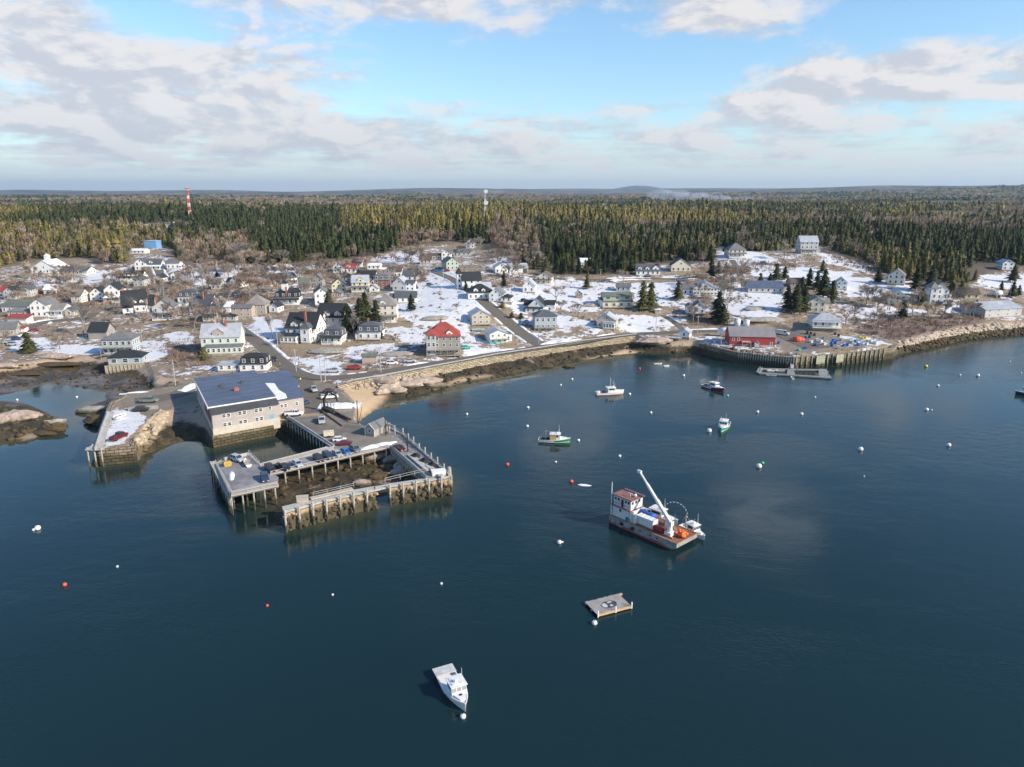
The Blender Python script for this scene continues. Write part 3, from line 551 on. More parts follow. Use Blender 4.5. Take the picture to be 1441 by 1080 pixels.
stand = (pu > 345) & (pu < 560) & (pv_ > 315) & (pD < 900); hardp[stand] = .04                    # the dark spruce stand on the rise
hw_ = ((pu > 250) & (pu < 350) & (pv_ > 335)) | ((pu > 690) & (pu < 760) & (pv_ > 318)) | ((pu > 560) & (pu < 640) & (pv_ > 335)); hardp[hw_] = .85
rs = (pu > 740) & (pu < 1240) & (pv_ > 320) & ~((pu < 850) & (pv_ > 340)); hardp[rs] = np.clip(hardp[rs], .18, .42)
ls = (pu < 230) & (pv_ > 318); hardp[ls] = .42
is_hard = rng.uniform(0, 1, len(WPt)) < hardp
olive = np.clip((fbm(WPt[:, 0], WPt[:, 1], 230, 3, 55)-.42)*4, 0, 1); olive[stand] = 0; olive[ls] = .8; olive[rs] = np.clip(olive[rs]*.8+.15, 0, 1); yy = (pu > 480) & (pu < 740) & (pv_ < 335) & (pD < 1400); olive[yy] = .9  # patches mix species tone with sunlit and cloud-shaded woods put into the colour
hts = (5.5+8.5*rng.beta(1.6, 1.9, len(WPt)))*(.5+1.0*fbm(WPt[:, 0], WPt[:, 1], 45, 3, 7))*np.where(is_hard, .85, 1)*(1+np.clip(pD-1500, 0, 4000)/9000)
hts *= np.where(rng.uniform(0, 1, len(hts)) < .07, 1.45, 1); hts[stand] *= 1.15
# nearest conifers and hardwoods at the wood's edge are individuals
front = np.argsort(pD+rng.uniform(0, 6, len(pD))); inview = (pu > -20) & (pu < 1461)
fc_ = [i for i in front if inview[i] and not is_hard[i]][:235]; fh_ = [i for i in front if inview[i] and is_hard[i]][:70]
def where_edge(u):
    for lim, tx in ((130, 'behind the white hall with the cupola'), (250, 'along the woods above the white barn-side houses'), (360, 'in the woods behind the back street'), (560, 'in the dark spruce stand on the rise'), (760, 'at the wood edge above the church'),
                    (900, 'at the wood edge above the snowy field'), (1015, 'behind the white cape cottage'), (1110, 'beside the cream hilltop house'), (1250, 'around the grey hilltop house'), (1340, 'behind the cream gabled house'), (3000, 'by the snowy clearing on the right')):
        if u < lim: return tx
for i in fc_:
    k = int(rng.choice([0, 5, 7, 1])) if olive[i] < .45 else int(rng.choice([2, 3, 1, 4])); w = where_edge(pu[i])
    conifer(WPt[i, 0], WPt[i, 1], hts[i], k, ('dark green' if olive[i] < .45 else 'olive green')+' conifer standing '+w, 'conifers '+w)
for i in fh_:
    w = where_edge(pu[i]); bare_tree(WPt[i, 0], WPt[i, 1], hts[i], i % 6, 'leafless grey-brown hardwood standing '+w, 'bare hardwoods '+w, 1.1)
used = np.zeros(len(WPt), bool); used[fc_] = True; used[fh_] = True
def merged(idx, kindfn, name):
    pass
def bake_conifers(sel, tiers, pts, seed):
    n = len(sel); h = hts[sel]; w = np.maximum(h*.29, WPt[sel, 2]*.5)*rng.uniform(.8, 1.2, n); V, Fc = conifer_arrays(n, h, w, tiers, pts, seed, base=.08)
    V = V+np.stack([WPt[sel, 0], WPt[sel, 1], pz[sel]], -1)[:, None, :]; k = V.shape[1]
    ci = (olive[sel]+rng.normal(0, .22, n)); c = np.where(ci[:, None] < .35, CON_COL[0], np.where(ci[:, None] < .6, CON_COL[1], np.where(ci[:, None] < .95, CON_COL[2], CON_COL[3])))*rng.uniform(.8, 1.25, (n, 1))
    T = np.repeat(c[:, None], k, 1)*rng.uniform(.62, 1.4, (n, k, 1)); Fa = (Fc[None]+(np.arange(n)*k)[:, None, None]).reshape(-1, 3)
    V = V.reshape(-1, 3); T = T.reshape(-1, 3); ns = {6: 22, 4: 9}.get(tiers, 0)
    if ns:      # stray boughs that break up the outline
        r = np.random.default_rng(seed+9); f = r.uniform(.05, 1.0, (n, ns)); an = r.uniform(0, 6.28, (n, ns)); q = w[:, None]*(1-f)**.6*r.uniform(.6, 1.35, (n, ns))
        c0 = np.stack([WPt[sel, 0][:, None]+np.cos(an)*q, WPt[sel, 1][:, None]+np.sin(an)*q, pz[sel][:, None]+h[:, None]*f], -1); e = r.normal(0, 1, (n, ns, 3, 3))*np.array([.55, .55, .32])
        V2 = (c0[:, :, None]+e).reshape(-1, 3); F2 = np.arange(len(V2)).reshape(-1, 3)+len(V); V = np.vstack([V, V2]); Fa = np.vstack([Fa, F2]); T = np.vstack([T, np.repeat(c[:, None]*r.uniform(.6, 1.5, (n, ns, 1)), 3, 1).reshape(-1, 3)])
    return V, Fa, T
def bake_hard(sel, m, seed):
    """bare crowns: m upward slivers fanning from each trunk"""
    r = np.random.default_rng(seed); n = len(sel); h = hts[sel]; sp = WPt[sel, 2]
    an = r.uniform(0, 6.28, (n, m)); f = r.uniform(0, 1, (n, m)); rad = np.maximum(h*.26, sp*.42)[:, None]*np.sqrt(r.uniform(0, 1, (n, m)))
    bx = np.cos(an)*rad*.45; by = np.sin(an)*rad*.45; bz = h[:, None]*(.15+.35*f); tx = np.cos(an)*rad; ty = np.sin(an)*rad; tz = h[:, None]*np.sqrt(np.clip(1-(rad/np.maximum(h*.3, sp*.5)[:, None])**2*.55, .1, 1))*r.uniform(.75, 1, (n, m))
    wd = np.maximum(.14, sp*.028)[:, None]*r.uniform(.6, 1.4, (n, m)); a2 = r.uniform(0, 6.28, (n, m)); ox, oy = np.cos(a2)*wd, np.sin(a2)*wd
    V = np.stack([np.stack([bx-ox, by-oy, bz], -1), np.stack([bx+ox, by+oy, bz], -1), np.stack([tx+ox, ty-oy, tz], -1), np.stack([tx-ox, ty+oy, tz*1.02], -1)], 2)
    V = V+np.stack([WPt[sel, 0], WPt[sel, 1], pz[sel]], -1)[:, None, None, :]
    c = np.array([(.26, .215, .18), (.22, .165, .14), (.33, .285, .24), (.27, .20, .165)])[r.integers(0, 4, n)]*r.uniform(.8, 1.2, (n, 1)); T = np.repeat(c[:, None], m*4, 1)
    q = np.arange(n*m*4).reshape(-1, 4); return V.reshape(-1, 3), np.vstack([q[:, [0, 1, 2]], q[:, [0, 2, 3]]]), T.reshape(-1, 3)
def join(parts):
    o = 0; V = []; Fc = []; T = []
    for v, f, t_ in parts: V.append(v); Fc.append(f+o); T.append(t_); o += len(v)
    return np.vstack(V), np.vstack(Fc), np.vstack(T)
q = ~used; a = lambda lo, hi, hard: np.where(q & (is_hard == hard) & (pD >= lo) & (pD < hi))[0]
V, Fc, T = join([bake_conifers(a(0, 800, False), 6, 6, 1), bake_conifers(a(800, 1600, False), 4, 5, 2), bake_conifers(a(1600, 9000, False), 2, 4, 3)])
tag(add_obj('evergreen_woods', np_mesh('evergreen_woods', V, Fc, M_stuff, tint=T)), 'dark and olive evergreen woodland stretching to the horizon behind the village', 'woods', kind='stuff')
V, Fc, T = join([bake_hard(a(0, 900, True), 42, 4), bake_hard(a(900, 1800, True), 22, 5), bake_hard(a(1800, 9000, True), 10, 6)])
tag(add_obj('hardwood_forest', np_mesh('hardwood_forest', V, Fc, M_stuff, tint=T)), 'grey-brown leafless hardwood forest mixed among the evergreens', 'woods', kind='stuff')
# --- brush and heath between the houses (uncountable)
n = 15000; bx = rng.uniform(-420, 560, n*6); by = rng.uniform(190, 560, n*6); ok = inside(UPc, bx, by) & ~inside(EPc, bx, by)
def samp(A, x, y):
    i = np.clip(np.searchsorted(gx, x), 0, len(gx)-1); j = np.clip(np.searchsorted(gy, y), 0, len(gy)-1); return A[j, i]
pr = .06+samp(m_shrub, bx, by)*.9+np.clip(fbm(bx, by, 45, 3, 12)-.5, 0, 1)*1.6-samp(m_snow, bx, by)*.25-samp(m_grass, bx, by)*.5-samp(m_yard, bx, by)*2
near_road = np.full(len(bx), 1e9)
for nm, (xy, z, w) in RXY.items(): near_road = np.minimum(near_road, dist(xy, bx, by)-w/2)
ok &= (rng.uniform(0, 1, len(bx)) < pr) & (near_road > 1.2)
BRUSH = np.stack([bx, by], -1)[ok][:n]
# ------------------------------------------------------------------ houses
WALLC = {'W': (.83, .82, .79), 'C': (.72, .67, .55), 'Y': (.72, .63, .40), 'G': (.33, .31, .28), 'B': (.52, .46, .38), 'L': (.40, .46, .50), 'N': (.42, .47, .38), 'R': (.36, .045, .045), 'T': (.29, .22, .165), 'M': (.62, .70, .62), 'K': (.50, .50, .49), 'D': (.25, .12, .10), 'P': (.46, .37, .31), 'U': (.16, .36, .62)}
ROOFC = {'k': (.028, .030, .034), 'g': (.16, .16, .165), 'l': (.42, .44, .47), 'r': (.33, .065, .05), 'b': (.13, .09, .07), 'n': (.15, .17, .14), 's': (.80, .82, .86), 'q': (.09, .10, .115), 't': (.24, .22, .20), 'u': (.10, .13, .19)}
WM = {k: mat('clapboard_'+k, c, .8, .08, .8, dirt=tuple(x*.8 for x in c)) for k, c in WALLC.items()}
RM = {k: mat('roofing_'+k, c, .75 if k not in 'lu' else .4, .16, .5, dirt=tuple(min(x*1.3, .85) for x in c)) for k, c in ROOFC.items()}
M_trim = mat('white_trim', (.80, .79, .76), .6, .05, 2); M_glass = new_mat('window_glass')[0]
_p = M_glass.node_tree.nodes['Principled BSDF'] if 'Principled BSDF' in M_glass.node_tree.nodes else [n for n in M_glass.node_tree.nodes if n.type == 'BSDF_PRINCIPLED'][0]
_p.inputs['Base Color'].default_value = (.035, .042, .05, 1); _p.inputs['Roughness'].default_value = .12
M_brick = mat('chimney_brick', (.36, .13, .085), .9, .3, 4); M_stone = mat('foundation_stone', (.33, .29, .24), .9, .3, 1.2); M_wood = mat('weathered_wood', (.34, .31, .27), .9, .25, 2.5)
def win_mesh(w, h, small):
    b = MB(); t = .13
    if small:
        b.box(-w/2, w/2, -.09, .02, 0, h, 'k'); b.mi = 1; b.face([(-w/2+t, -.10, t), (w/2-t, -.10, t), (w/2-t, -.10, h-t), (-w/2+t, -.10, h-t)])
    else:
        for a in ((-w/2, -w/2+t, 0, h), (w/2-t, w/2, 0, h), (-w/2+t, w/2-t, 0, t), (-w/2+t, w/2-t, h-t, h), (-w/2+t, w/2-t, h*.5-.04, h*.5+.04)): b.box(a[0], a[1], -.09, .02, a[2], a[3], 'k')
    me = bpy.data.meshes.new('window'); me.from_pydata(b.v, [], b.f); me.materials.append(M_trim); me.materials.append(M_glass)
    me.polygons.foreach_set('material_index', b.m); me.update(); return me
def pane_mesh(w, h):
    me = bpy.data.meshes.new('pane'); me.from_pydata([(-w/2+.12, -.03, .12), (w/2-.12, -.03, .12), (w/2-.12, -.03, h-.12), (-w/2+.12, -.03, h-.12)], [], [(0, 1, 2, 3)]); me.materials.append(M_glass); return me
WC = {}
def window(root, x, y, z, rz, w=1.15, h=1.65, far=False):
    k = (round(w, 1), round(h, 1), far)
    if k not in WC: WC[k] = (win_mesh(w, h, far), None if far else pane_mesh(w, h))
    o = add_obj('window', WC[k][0], root); o.location = (x, y, z); o.rotation_euler = (0, 0, rz)
    if not far: add_obj('pane', WC[k][1], o)
    return o
def roof_mb(b, x0, x1, y0, y1, z, kind, pitch, ov=.4, th=.16):
    """returns ridge height"""
    sw = kind == 'gx'
    if kind in ('gx', 'gy'):
        a0, a1, c0, c1 = (y0, y1, x0, x1) if sw else (x0, x1, y0, y1)
        m = (a0+a1)/2; hh = (a1-a0)/2*pitch; T = (lambda a, c, zz: (c, a, zz)) if sw else (lambda a, c, zz: (a, c, zz))
        for s, e in ((-1, a0), (1, a1)):
            ez = z-ov*pitch; ea = e+s*ov
            top = [T(ea, c0-ov, ez+th), T(m, c0-ov, z+hh+th), T(m, c1+ov, z+hh+th), T(ea, c1+ov, ez+th)]
            bot = [T(ea, c0-ov, ez), T(m, c0-ov, z+hh), T(m, c1+ov, z+hh), T(ea, c1+ov, ez)]
            i = b.vs(top+bot)
            for q in ((0, 1, 2, 3), (4, 7, 6, 5), (0, 3, 7, 4), (0, 4, 5, 1), (2, 6, 7, 3)): b.f.append(tuple(i+k for k in q)); b.m.append(0)
        return z+hh+th
    if kind == 'shed':      # falls to the front
        hh = (y1-y0)*pitch
        b.loft([[(x0-ov, y0-ov, z-ov*pitch), (x1+ov, y0-ov, z-ov*pitch), (x1+ov, y1+ov*.3, z+hh), (x0-ov, y1+ov*.3, z+hh)], [(x0-ov, y0-ov, z-ov*pitch+th), (x1+ov, y0-ov, z-ov*pitch+th), (x1+ov, y1+ov*.3, z+hh+th), (x0-ov, y1+ov*.3, z+hh+th)]]); return z+hh
    if kind == 'flat': b.box(x0-ov*.6, x1+ov*.6, y0-ov*.6, y1+ov*.6, z, z+.25); return z+.25
    R4 = lambda o, zz: [(x0-o, y0-o, zz), (x1+o, y0-o, zz), (x1+o, y1+o, zz), (x0-o, y1+o, zz)]
    hw = min(x1-x0, y1-y0)/2
    if kind == 'hip':
        e = hw*.985; b.loft([R4(ov, z-.02), R4(ov, z+th), R4(-e, z+th+hw*pitch)]); return z+th+hw*pitch
    if kind == 'mansard':
        e = hw*.97; b.loft([R4(ov, z-.02), R4(ov, z+th), R4(-.25, z+.7), R4(-.75, z+2.5), R4(-.55, z+2.6), R4(-e, z+2.6+hw*.32)]); return z+2.6+hw*.32
    return z
FOOT = []
def block(root, k, B, far):
    """B = (x0px, x1px, y0, y1, height, roof, pitch, wall, roof colour, windows 'flrF' , opts)"""
    x0, x1, y0, y1, h, rk, pitch, wc, rc, wins = B[:10]; op = B[10] if len(B) > 10 else {}
    x0 *= k; x1 *= k; z0 = op.get('z0', 0); zb = z0 if z0 > 0.5 else -2.2
    b = MB(); b.box(x0, x1, y0, y1, 0 if zb < 0 else zb, z0+h, 'b')
    top = z0+h
    if rk in ('gx', 'gy'):
        if rk == 'gy':
            for yy, s in ((y0, 1), (y1, -1)): p3 = [(x0, yy, top), (x1, yy, top), ((x0+x1)/2, yy, top+(x1-x0)/2*pitch)]; b.face(p3[::s])
        else:
            for xx, s in ((x0, -1), (x1, 1)): p3 = [(xx, y0, top), (xx, y1, top), (xx, (y0+y1)/2, top+(y1-y0)/2*pitch)]; b.face(p3[::s])
    if rk == 'shed': hh = (y1-y0)*pitch; b.face([(x0, y0, top), (x0, y1, top+hh), (x0, y1, top)]); b.face([(x1, y0, top), (x1, y1, top), (x1, y1, top+hh)]); b.face([(x0, y1, top), (x1, y1, top), (x1, y1, top+hh), (x0, y1, top+hh)])
    wl = b.build('wall', WM[wc], root)
    b = MB(); rz = roof_mb(b, x0, x1, y0, y1, top, rk, pitch, op.get('ov', .4)); rf = b.build('roof', RM[rc], root)
    if zb < 0:
        b = MB(); b.box(x0-.06, x1+.06, y0-.06, y1+.06, zb, .45, 'b'); b.build('foundation', M_stone if not op.get('crib') else M_wood, root)
    if rk == 'mansard' and 'f' in wins:
        n = max(2, int((x1-x0)/3)); 
        for i in range(n): window(root, x0+(i+.5)*(x1-x0)/n, y0+.12, top+.55, 0, 1.2, 1.5, far)
        n = max(2, int((y1-y0)/3.5))
        for i in range(n):
            for xx, rr_ in ((x1-.12, math.pi/2), (x0+.12, -math.pi/2)): window(root, xx, y0+(i+.5)*(y1-y0)/n, top+.55, rr_, 1.2, 1.5, far)
    ns = max(1, int(round(h/2.9))); ww = op.get('ww', 1.15); gap = op.get('gap', 2.6)
    for s in range(ns):
        zz = z0+.95+s*(h/ns); hh = min(1.65, h/ns-1.1)
        if hh < .5: hh = .9
        for side in wins.lower():
            if side == 'f': L_, fx = x1-x0, lambda q: (x0+q, y0, 0)
            elif side == 'r': L_, fx = y1-y0, lambda q: (x1, y0+q, math.pi/2)
            elif side == 'l': L_, fx = y1-y0, lambda q: (x0, y1-q, -math.pi/2)
            else: continue
            n = max(1, int(L_/gap)) if L_ > 1.6 else 0
            for i in range(n):
                q = (i+.5)*L_/n; X_, Y_, a_ = fx(q); window(root, X_, Y_, zz, a_, ww, hh, far)
    if rk == 'gy' and 'f' in wins and (x1-x0)*pitch > 4.0: window(root, (x0+x1)/2, y0, top+.5, 0, 1.0, 1.3, far)
    if rk == 'gx' and 'r' in wins and (y1-y0)*pitch > 4.0:
        window(root, x1, (y0+y1)/2, top+.5, math.pi/2, 1.0, 1.3, far); window(root, x0, (y0+y1)/2, top+.5, -math.pi/2, 1.0, 1.3, far)
    for e in op.get('ex', []):
        if e[0] == 'chim':
            b = MB(); cx, cy = x0+(x1-x0)*e[1], y0+(y1-y0)*e[2]; b.box(cx-.4, cx+.4, cy-.4, cy+.4, top, rz+1.1); b.box(cx-.5, cx+.5, cy-.5, cy+.5, rz+1.1, rz+1.28); b.build('chimney', M_brick, rf)
        elif e[0] == 'dorm':      # ('dorm', fx, width, mat) gabled dormer on the front slope
            cx = x0+(x1-x0)*e[1]; w = e[2]; yb = y0+.5; zd = top+.15; b = MB(); b.box(cx-w/2, cx+w/2, yb, yb+2.6, zd, zd+1.5, 'b'); b.face([(cx-w/2, yb, zd+1.5), (cx+w/2, yb, zd+1.5), (cx, yb, zd+1.5+w*.4)]); b.build('dormer', WM[e[3]], rf)
            b = MB(); roof_mb(b, cx-w/2, cx+w/2, yb, yb+3.2, zd+1.5, 'gy', .8, .2, .12); b.build('dormer_roof', RM[rc], rf); window(rf, cx, yb, zd+.25, 0, min(1.1, w-.5), 1.1, far)
        elif e[0] == 'shedd':     # long shed dormer
            xa, xb = x0+(x1-x0)*e[1], x0+(x1-x0)*e[2]; yb = y0+.7; zd = top+.3; b = MB(); b.box(xa, xb, yb, yb+3, zd-.6, zd+1.6, 'b'); b.build('dormer', WM[e[3]], rf)
            b = MB(); roof_mb(b, xa, xb, yb, yb+3.2, zd+1.6, 'shed', .18, .3, .14); b.build('dormer_roof', RM[rc], rf)
            n = max(2, int((xb-xa)/2.0))
            for i in range(n): window(rf, xa+(i+.5)*(xb-xa)/n, yb, zd+.3, 0, 1.1, 1.1, far)
        elif e[0] == 'porch':     # ('porch', depth, roofcol) open porch on the front
            dp = e[1]; b = MB(); b.box(x0, x1, y0-dp, y0-.02, .0, .45); n = max(3, int((x1-x0)/2.4)+1)
            for i in range(n): q = x0+.1+(x1-x0-.2)*i/(n-1); b.box(q-.08, q+.08, y0-dp+.05, y0-dp+.21, .45, 2.75)
            b.box(x0, x1, y0-dp+.06, y0-dp+.14, 1.25, 1.35); b.box(x0, x1, y0-dp+.02, y0-dp+.2, 2.65, 2.85)
            for i in range(int((x1-x0)/.45)): q = x0+.2+i*.45; b.box(q-.03, q+.03, y0-dp+.07, y0-dp+.13, .45, 1.25)
            b.build('porch', M_trim, root); b = MB(); roof_mb(b, x0, x1, y0-dp, y0-.05, 2.85, 'shed', .22, .3, .14); b.build('porch_roof', RM[e[2]], root)
        elif e[0] == 'cup':
            cx, cy = x0+(x1-x0)*e[1], y0+(y1-y0)*e[2]; s = e[3]; b = MB(); b.box(cx-s, cx+s, cy-s, cy+s, top, rz+s*2); b.build('cupola', M_trim, rf)
            b = MB(); b.loft([[(cx-s*1.2, cy-s*1.2, rz+s*2), (cx+s*1.2, cy-s*1.2, rz+s*2), (cx+s*1.2, cy+s*1.2, rz+s*2), (cx-s*1.2, cy+s*1.2, rz+s*2)], [(cx-.05, cy-.05, rz+s*2+e[4]), (cx+.05, cy-.05, rz+s*2+e[4]), (cx+.05, cy+.05, rz+s*2+e[4]), (cx-.05, cy+.05, rz+s*2+e[4])]]); b.build('cupola_roof', RM[rc], rf)
        elif e[0] == 'deck':      # deck on posts at the front
            dp, hz_ = e[1], e[2]; b = MB(); b.box(x0-.5, x1+.5, y0-dp, y0-.1, hz_-.18, hz_)
            n = max(3, int((x1-x0)/2.5)+1)
            for i in range(n):
                q = x0-.3+(x1-x0+.6)*i/(n-1); b.box(q-.09, q+.09, y0-dp+.05, y0-dp+.23, -2.2, hz_+1.0)
            b.box(x0-.5, x1+.5, y0-dp+.07, y0-dp+.17, hz_+.92, hz_+1.02); b.build('deck', M_wood, root)
        elif e[0] == 'door':
            cx = x0+(x1-x0)*e[1]; b = MB(); b.box(cx-e[2]/2, cx+e[2]/2, y0-.06, y0+.02, .1, e[3]); b.build('door', mat('dark_door', (.10, .09, .085), .7), root)
    r_ = math.hypot(max(abs(x0), abs(x1)), max(abs(y0), abs(y1))); return x0, x1, y0, y1
def house(name, label, u, v, rot, blocks, cat='house', dz=0):
    g = G(u, v); k = depth(g.x, g.y, g.z)/F; far = g.y > 400; rz = R(rot)
    root = empty(name, (g.x, g.y, g.z+dz), rz, label, cat)
    # sink level: keep the front at ground, the foundation reaches down the slope
    for B in blocks:
        a = block(root, k, B, far); c, s = math.cos(rz), math.sin(rz)
        FOOT.append([(g.x+c*x-s*y, g.y+s*x+c*y) for x, y in ((a[0]-1, a[2]-1), (a[1]+1, a[2]-1), (a[1]+1, a[3]+1), (a[0]-1, a[3]+1))])
    return root
def H1(label, u, v, w, d, h, rk='gy', pitch=.8, wc='W', rc='k', rot=0, ex=None, more=(), name='wooden_house', wins='frl', dz=0, **op):
    op = dict(op); op['ex'] = ex or []
    return house(name, label, u, v, rot, [(-w/2, w/2, 0, d, h, rk, pitch, wc, rc, wins, op)]+list(more), dz=dz)
_C = ('chim', .5, .5)
# far left
H1('white hall with low gabled front and square cupola by the left woods', 63, 386, 37, 15, 3.4, 'gy', .62, 'W', 's', ex=[('cup', .5, .35, 1.3, 1.6)], name='village_hall', gap=4)
H1('long white house with dark roof and window row right of the cupola hall', 104, 387, 43, 8, 3.2, 'gx', .5, 'W', 'q', ex=[('porch', 2.2, 'q'), ('chim', .3, .5)], rot=-6)
H1('low grey flat-roofed shed in the brush below the cupola hall', 89, 400, 16, 5, 2.6, 'shed', .1, 'K', 'g', name='garden_shed', wins='f')
H1('white house with a pink-white gable and dark roof above a white terrace wall', 198, 381, 15, 9, 5.4, 'gy', .75, 'W', 'q', more=[(7, 27, 1.5, 9, 4.2, 'gx', .8, 'W', 'q', 'fr', {'ex': [('dorm', .3, 2.2, 'W'), ('porch', 2.2, 's')]})], rot=4)
H1('white house with black roof and one long white shed dormer', 183, 401, 35, 9, 4.6, 'gx', .8, 'W', 'k', ex=[('shedd', .32, .82, 'W')], rot=3)
H1('boxy building wrapped in blue sheeting at the top of the back street', 212, 350, 17, 9, 6, 'flat', 0, 'U', 'l', name='wrapped_building', wins='')
H1('low white shed with snow on its roof left of the blue wrapped building', 193, 358, 22, 8, 2.6, 'gx', .35, 'W', 's', name='long_shed', wins='f')
H1('grey house with black hip roof between the white houses and back street', 196, 404, 15, 8, 4.4, 'hip', .7, 'K', 'q')
H1('small white gabled cottage left of the tall three-floor white house', 137, 424, 18, 9, 4.4, 'gy', .85, 'W', 'k', rot=8)
H1('tall white three-floor gabled house with black roof', 159, 426, 20, 10, 7.2, 'gy', .8, 'W', 'k', rot=8, ex=[('porch', 1.8, 's')])
H1('big house with a huge steep black roof, white walls and a white turret dormer', 190, 440, 31, 12, 4.2, 'gx', 1.15, 'W', 'k', rot=24, ex=[('dorm', .5, 2.6, 'W'), ('chim', .1, .5), ('dorm', .82, 2, 'W')], more=[(-14, -2, -4, 0, 3.2, 'hip', .6, 'W', 'k', 'fl')])
H1('grey shingled house with white-edged gable and wraparound porch on a tall base', 231, 450, 28, 11, 6.2, 'gy', .75, 'K', 'g', rot=14, ex=[('porch', 2.4, 'g'), ('chim', .2, .3)], more=[(-19, -13, 2, 10, 7.5, 'gx', 1.1, 'G', 'k', 'fl')])
H1('white gabled house at the left edge above the red-roofed shed', 14, 422, 16, 9, 4.6, 'gy', .8, 'K', 'k')
H1('red-roofed house cut by the left edge of the photo', -2, 420, 18, 8, 3.6, 'gx', .6, 'W', 'r')
H1('long low white shop with grey-green roof at the left', 22, 441, 40, 11, 3.6, 'gx', .45, 'W', 'n', name='village_shop', rot=-6)
H1('white three-floor shop with gable front and ground floor shop windows', 56, 447, 22, 12, 6.4, 'gy', .75, 'W', 'g', name='village_shop', rot=6, ex=[('chim', .3, .6)], more=[(11, 30, 2, 11, 4.0, 'gx', .5, 'W', 't', 'fr', {'ex': [('porch', 2.2, 'l')]})])
H1('low grey flat-roofed building behind the red canopy roof', 25, 447, 27, 6, 3, 'shed', .12, 'B', 't', name='storehouse', wins='f')
H1('fuel station canopy with a flat red roof', 25, 457, 27, 5, 3.2, 'shed', .22, 'W', 'r', name='canopy_building', wins='', ov=.8)
H1('grey-roofed boathouse at the lower left edge', 6, 474, 30, 10, 3.4, 'gx', .55, 'G', 'g', name='boathouse', rot=20)
H1('little white and orange snack hut beside the canopy', 29, 469, 12, 3, 2.2, 'shed', .15, 'W', 'r', name='snack_hut', wins='f')
H1('dark-roofed grey workshop above the cove', 138, 478, 25, 8, 3.6, 'gx', .9, 'G', 'k', rot=2, name='workshop', wins='r')
H1('tall white and blue-grey house with two rows of porch windows by the cove', 167, 500, 40, 9, 6.4, 'hip', .5, 'L', 'g', rot=8, ww=1.5, gap=2.1, ex=[('deck', 1.8, 3.4), ('deck', 1.9, .5)], crib=1)
H1('brown shingled cottage with plain gable above the back street', 254, 409, 18, 8, 4.6, 'gy', .85, 'T', 'g', rot=-4)
H1('white house with black mansard roof and two dormer windows by the back street', 264, 426, 26, 8, 3.2, 'mansard', 0, 'W', 'q', rot=4)
H1('white house with grey roof at the head of the back street', 244, 379, 18, 8, 4.2, 'gx', .6, 'W', 'g', ex=[('chim', .4, .5)])
H1('dark gabled house with brick chimney and broad charcoal roof', 281, 441, 32, 11, 3.6, 'gx', 1.0, 'W', 'q', rot=-12, ex=[('chim', .55, .3)])
H1('small grey house with white-edged gable and little front porch', 297, 452, 18, 9, 5.0, 'gy', 1.0, 'G', 'q', rot=-4, ex=[('porch', 1.8, 'k')])
H1('white shed with snow-covered roof right of the grey gable house', 317, 441, 14, 6, 3.2, 'shed', .3, 'W', 's', name='garden_shed', wins='f')
H1('low grey garage with black roof beside the main street', 323, 453, 18, 6, 2.6, 'hip', .3, 'K', 'k', name='garage')
H1('white gabled house with dark side wing above the bare maples', 331, 406, 15, 9, 4.6, 'gy', .85, 'W', 'k', rot=-14, more=[(-17, -7, 2, 8, 3.4, 'gx', .8, 'K', 'k', 'f')])
H1('big house with grey pyramid hip roof beside main street', 360, 444, 27, 10, 5.2, 'hip', .95, 'G', 't', rot=4, more=[(-27, 0, -7, 0, 4.8, 'gx', .35, 'P', 'g', 'fl')])
H1('white gabled house with black roof half hidden behind maples', 402, 401, 16, 8, 4.2, 'gy', .8, 'W', 'q', rot=-16, more=[(-18, -7, 2, 9, 4, 'gx', .7, 'K', 'k', 'f')])
H1('ornate white house with black mansard roof, tower cupola and tall brick chimney', 404, 429, 34, 9, 4.0, 'mansard', 0, 'W', 'k', rot=4, ex=[('cup', .4, .4, 1.5, 1.6), ('chim', .5, .05), ('porch', 2.2, 'k')])
H1('tall plain white barn-like house with grey roof', 453, 430, 18, 14, 6.6, 'gy', .75, 'W', 'g', rot=16)
H1('grey cottage with steep gable behind the bare trees', 447, 404, 13, 8, 4.8, 'gy', 1.0, 'G', 'g')
H1('pale yellow gabled house with dark roof', 477, 412, 19, 10, 4.6, 'gy', .85, 'Y', 'q', rot=12)
H1('brown shingled garage in front of the pale yellow house', 473, 420, 14, 6, 2.6, 'gy', .5, 'T', 'g', name='garage')
H1('white gabled house with a red-roofed wing at the wood edge', 476, 385, 14, 8, 4.6, 'gy', .85, 'W', 'g', more=[(7, 24, 1, 8, 3.4, 'gx', .8, 'W', 'r', 'f', {'ex': [('dorm', .4, 2.6, 'W')]})])
H1('dark hip-roofed bungalow below the red-roofed wing', 489, 397, 16, 7, 2.8, 'hip', .6, 'K', 'k')
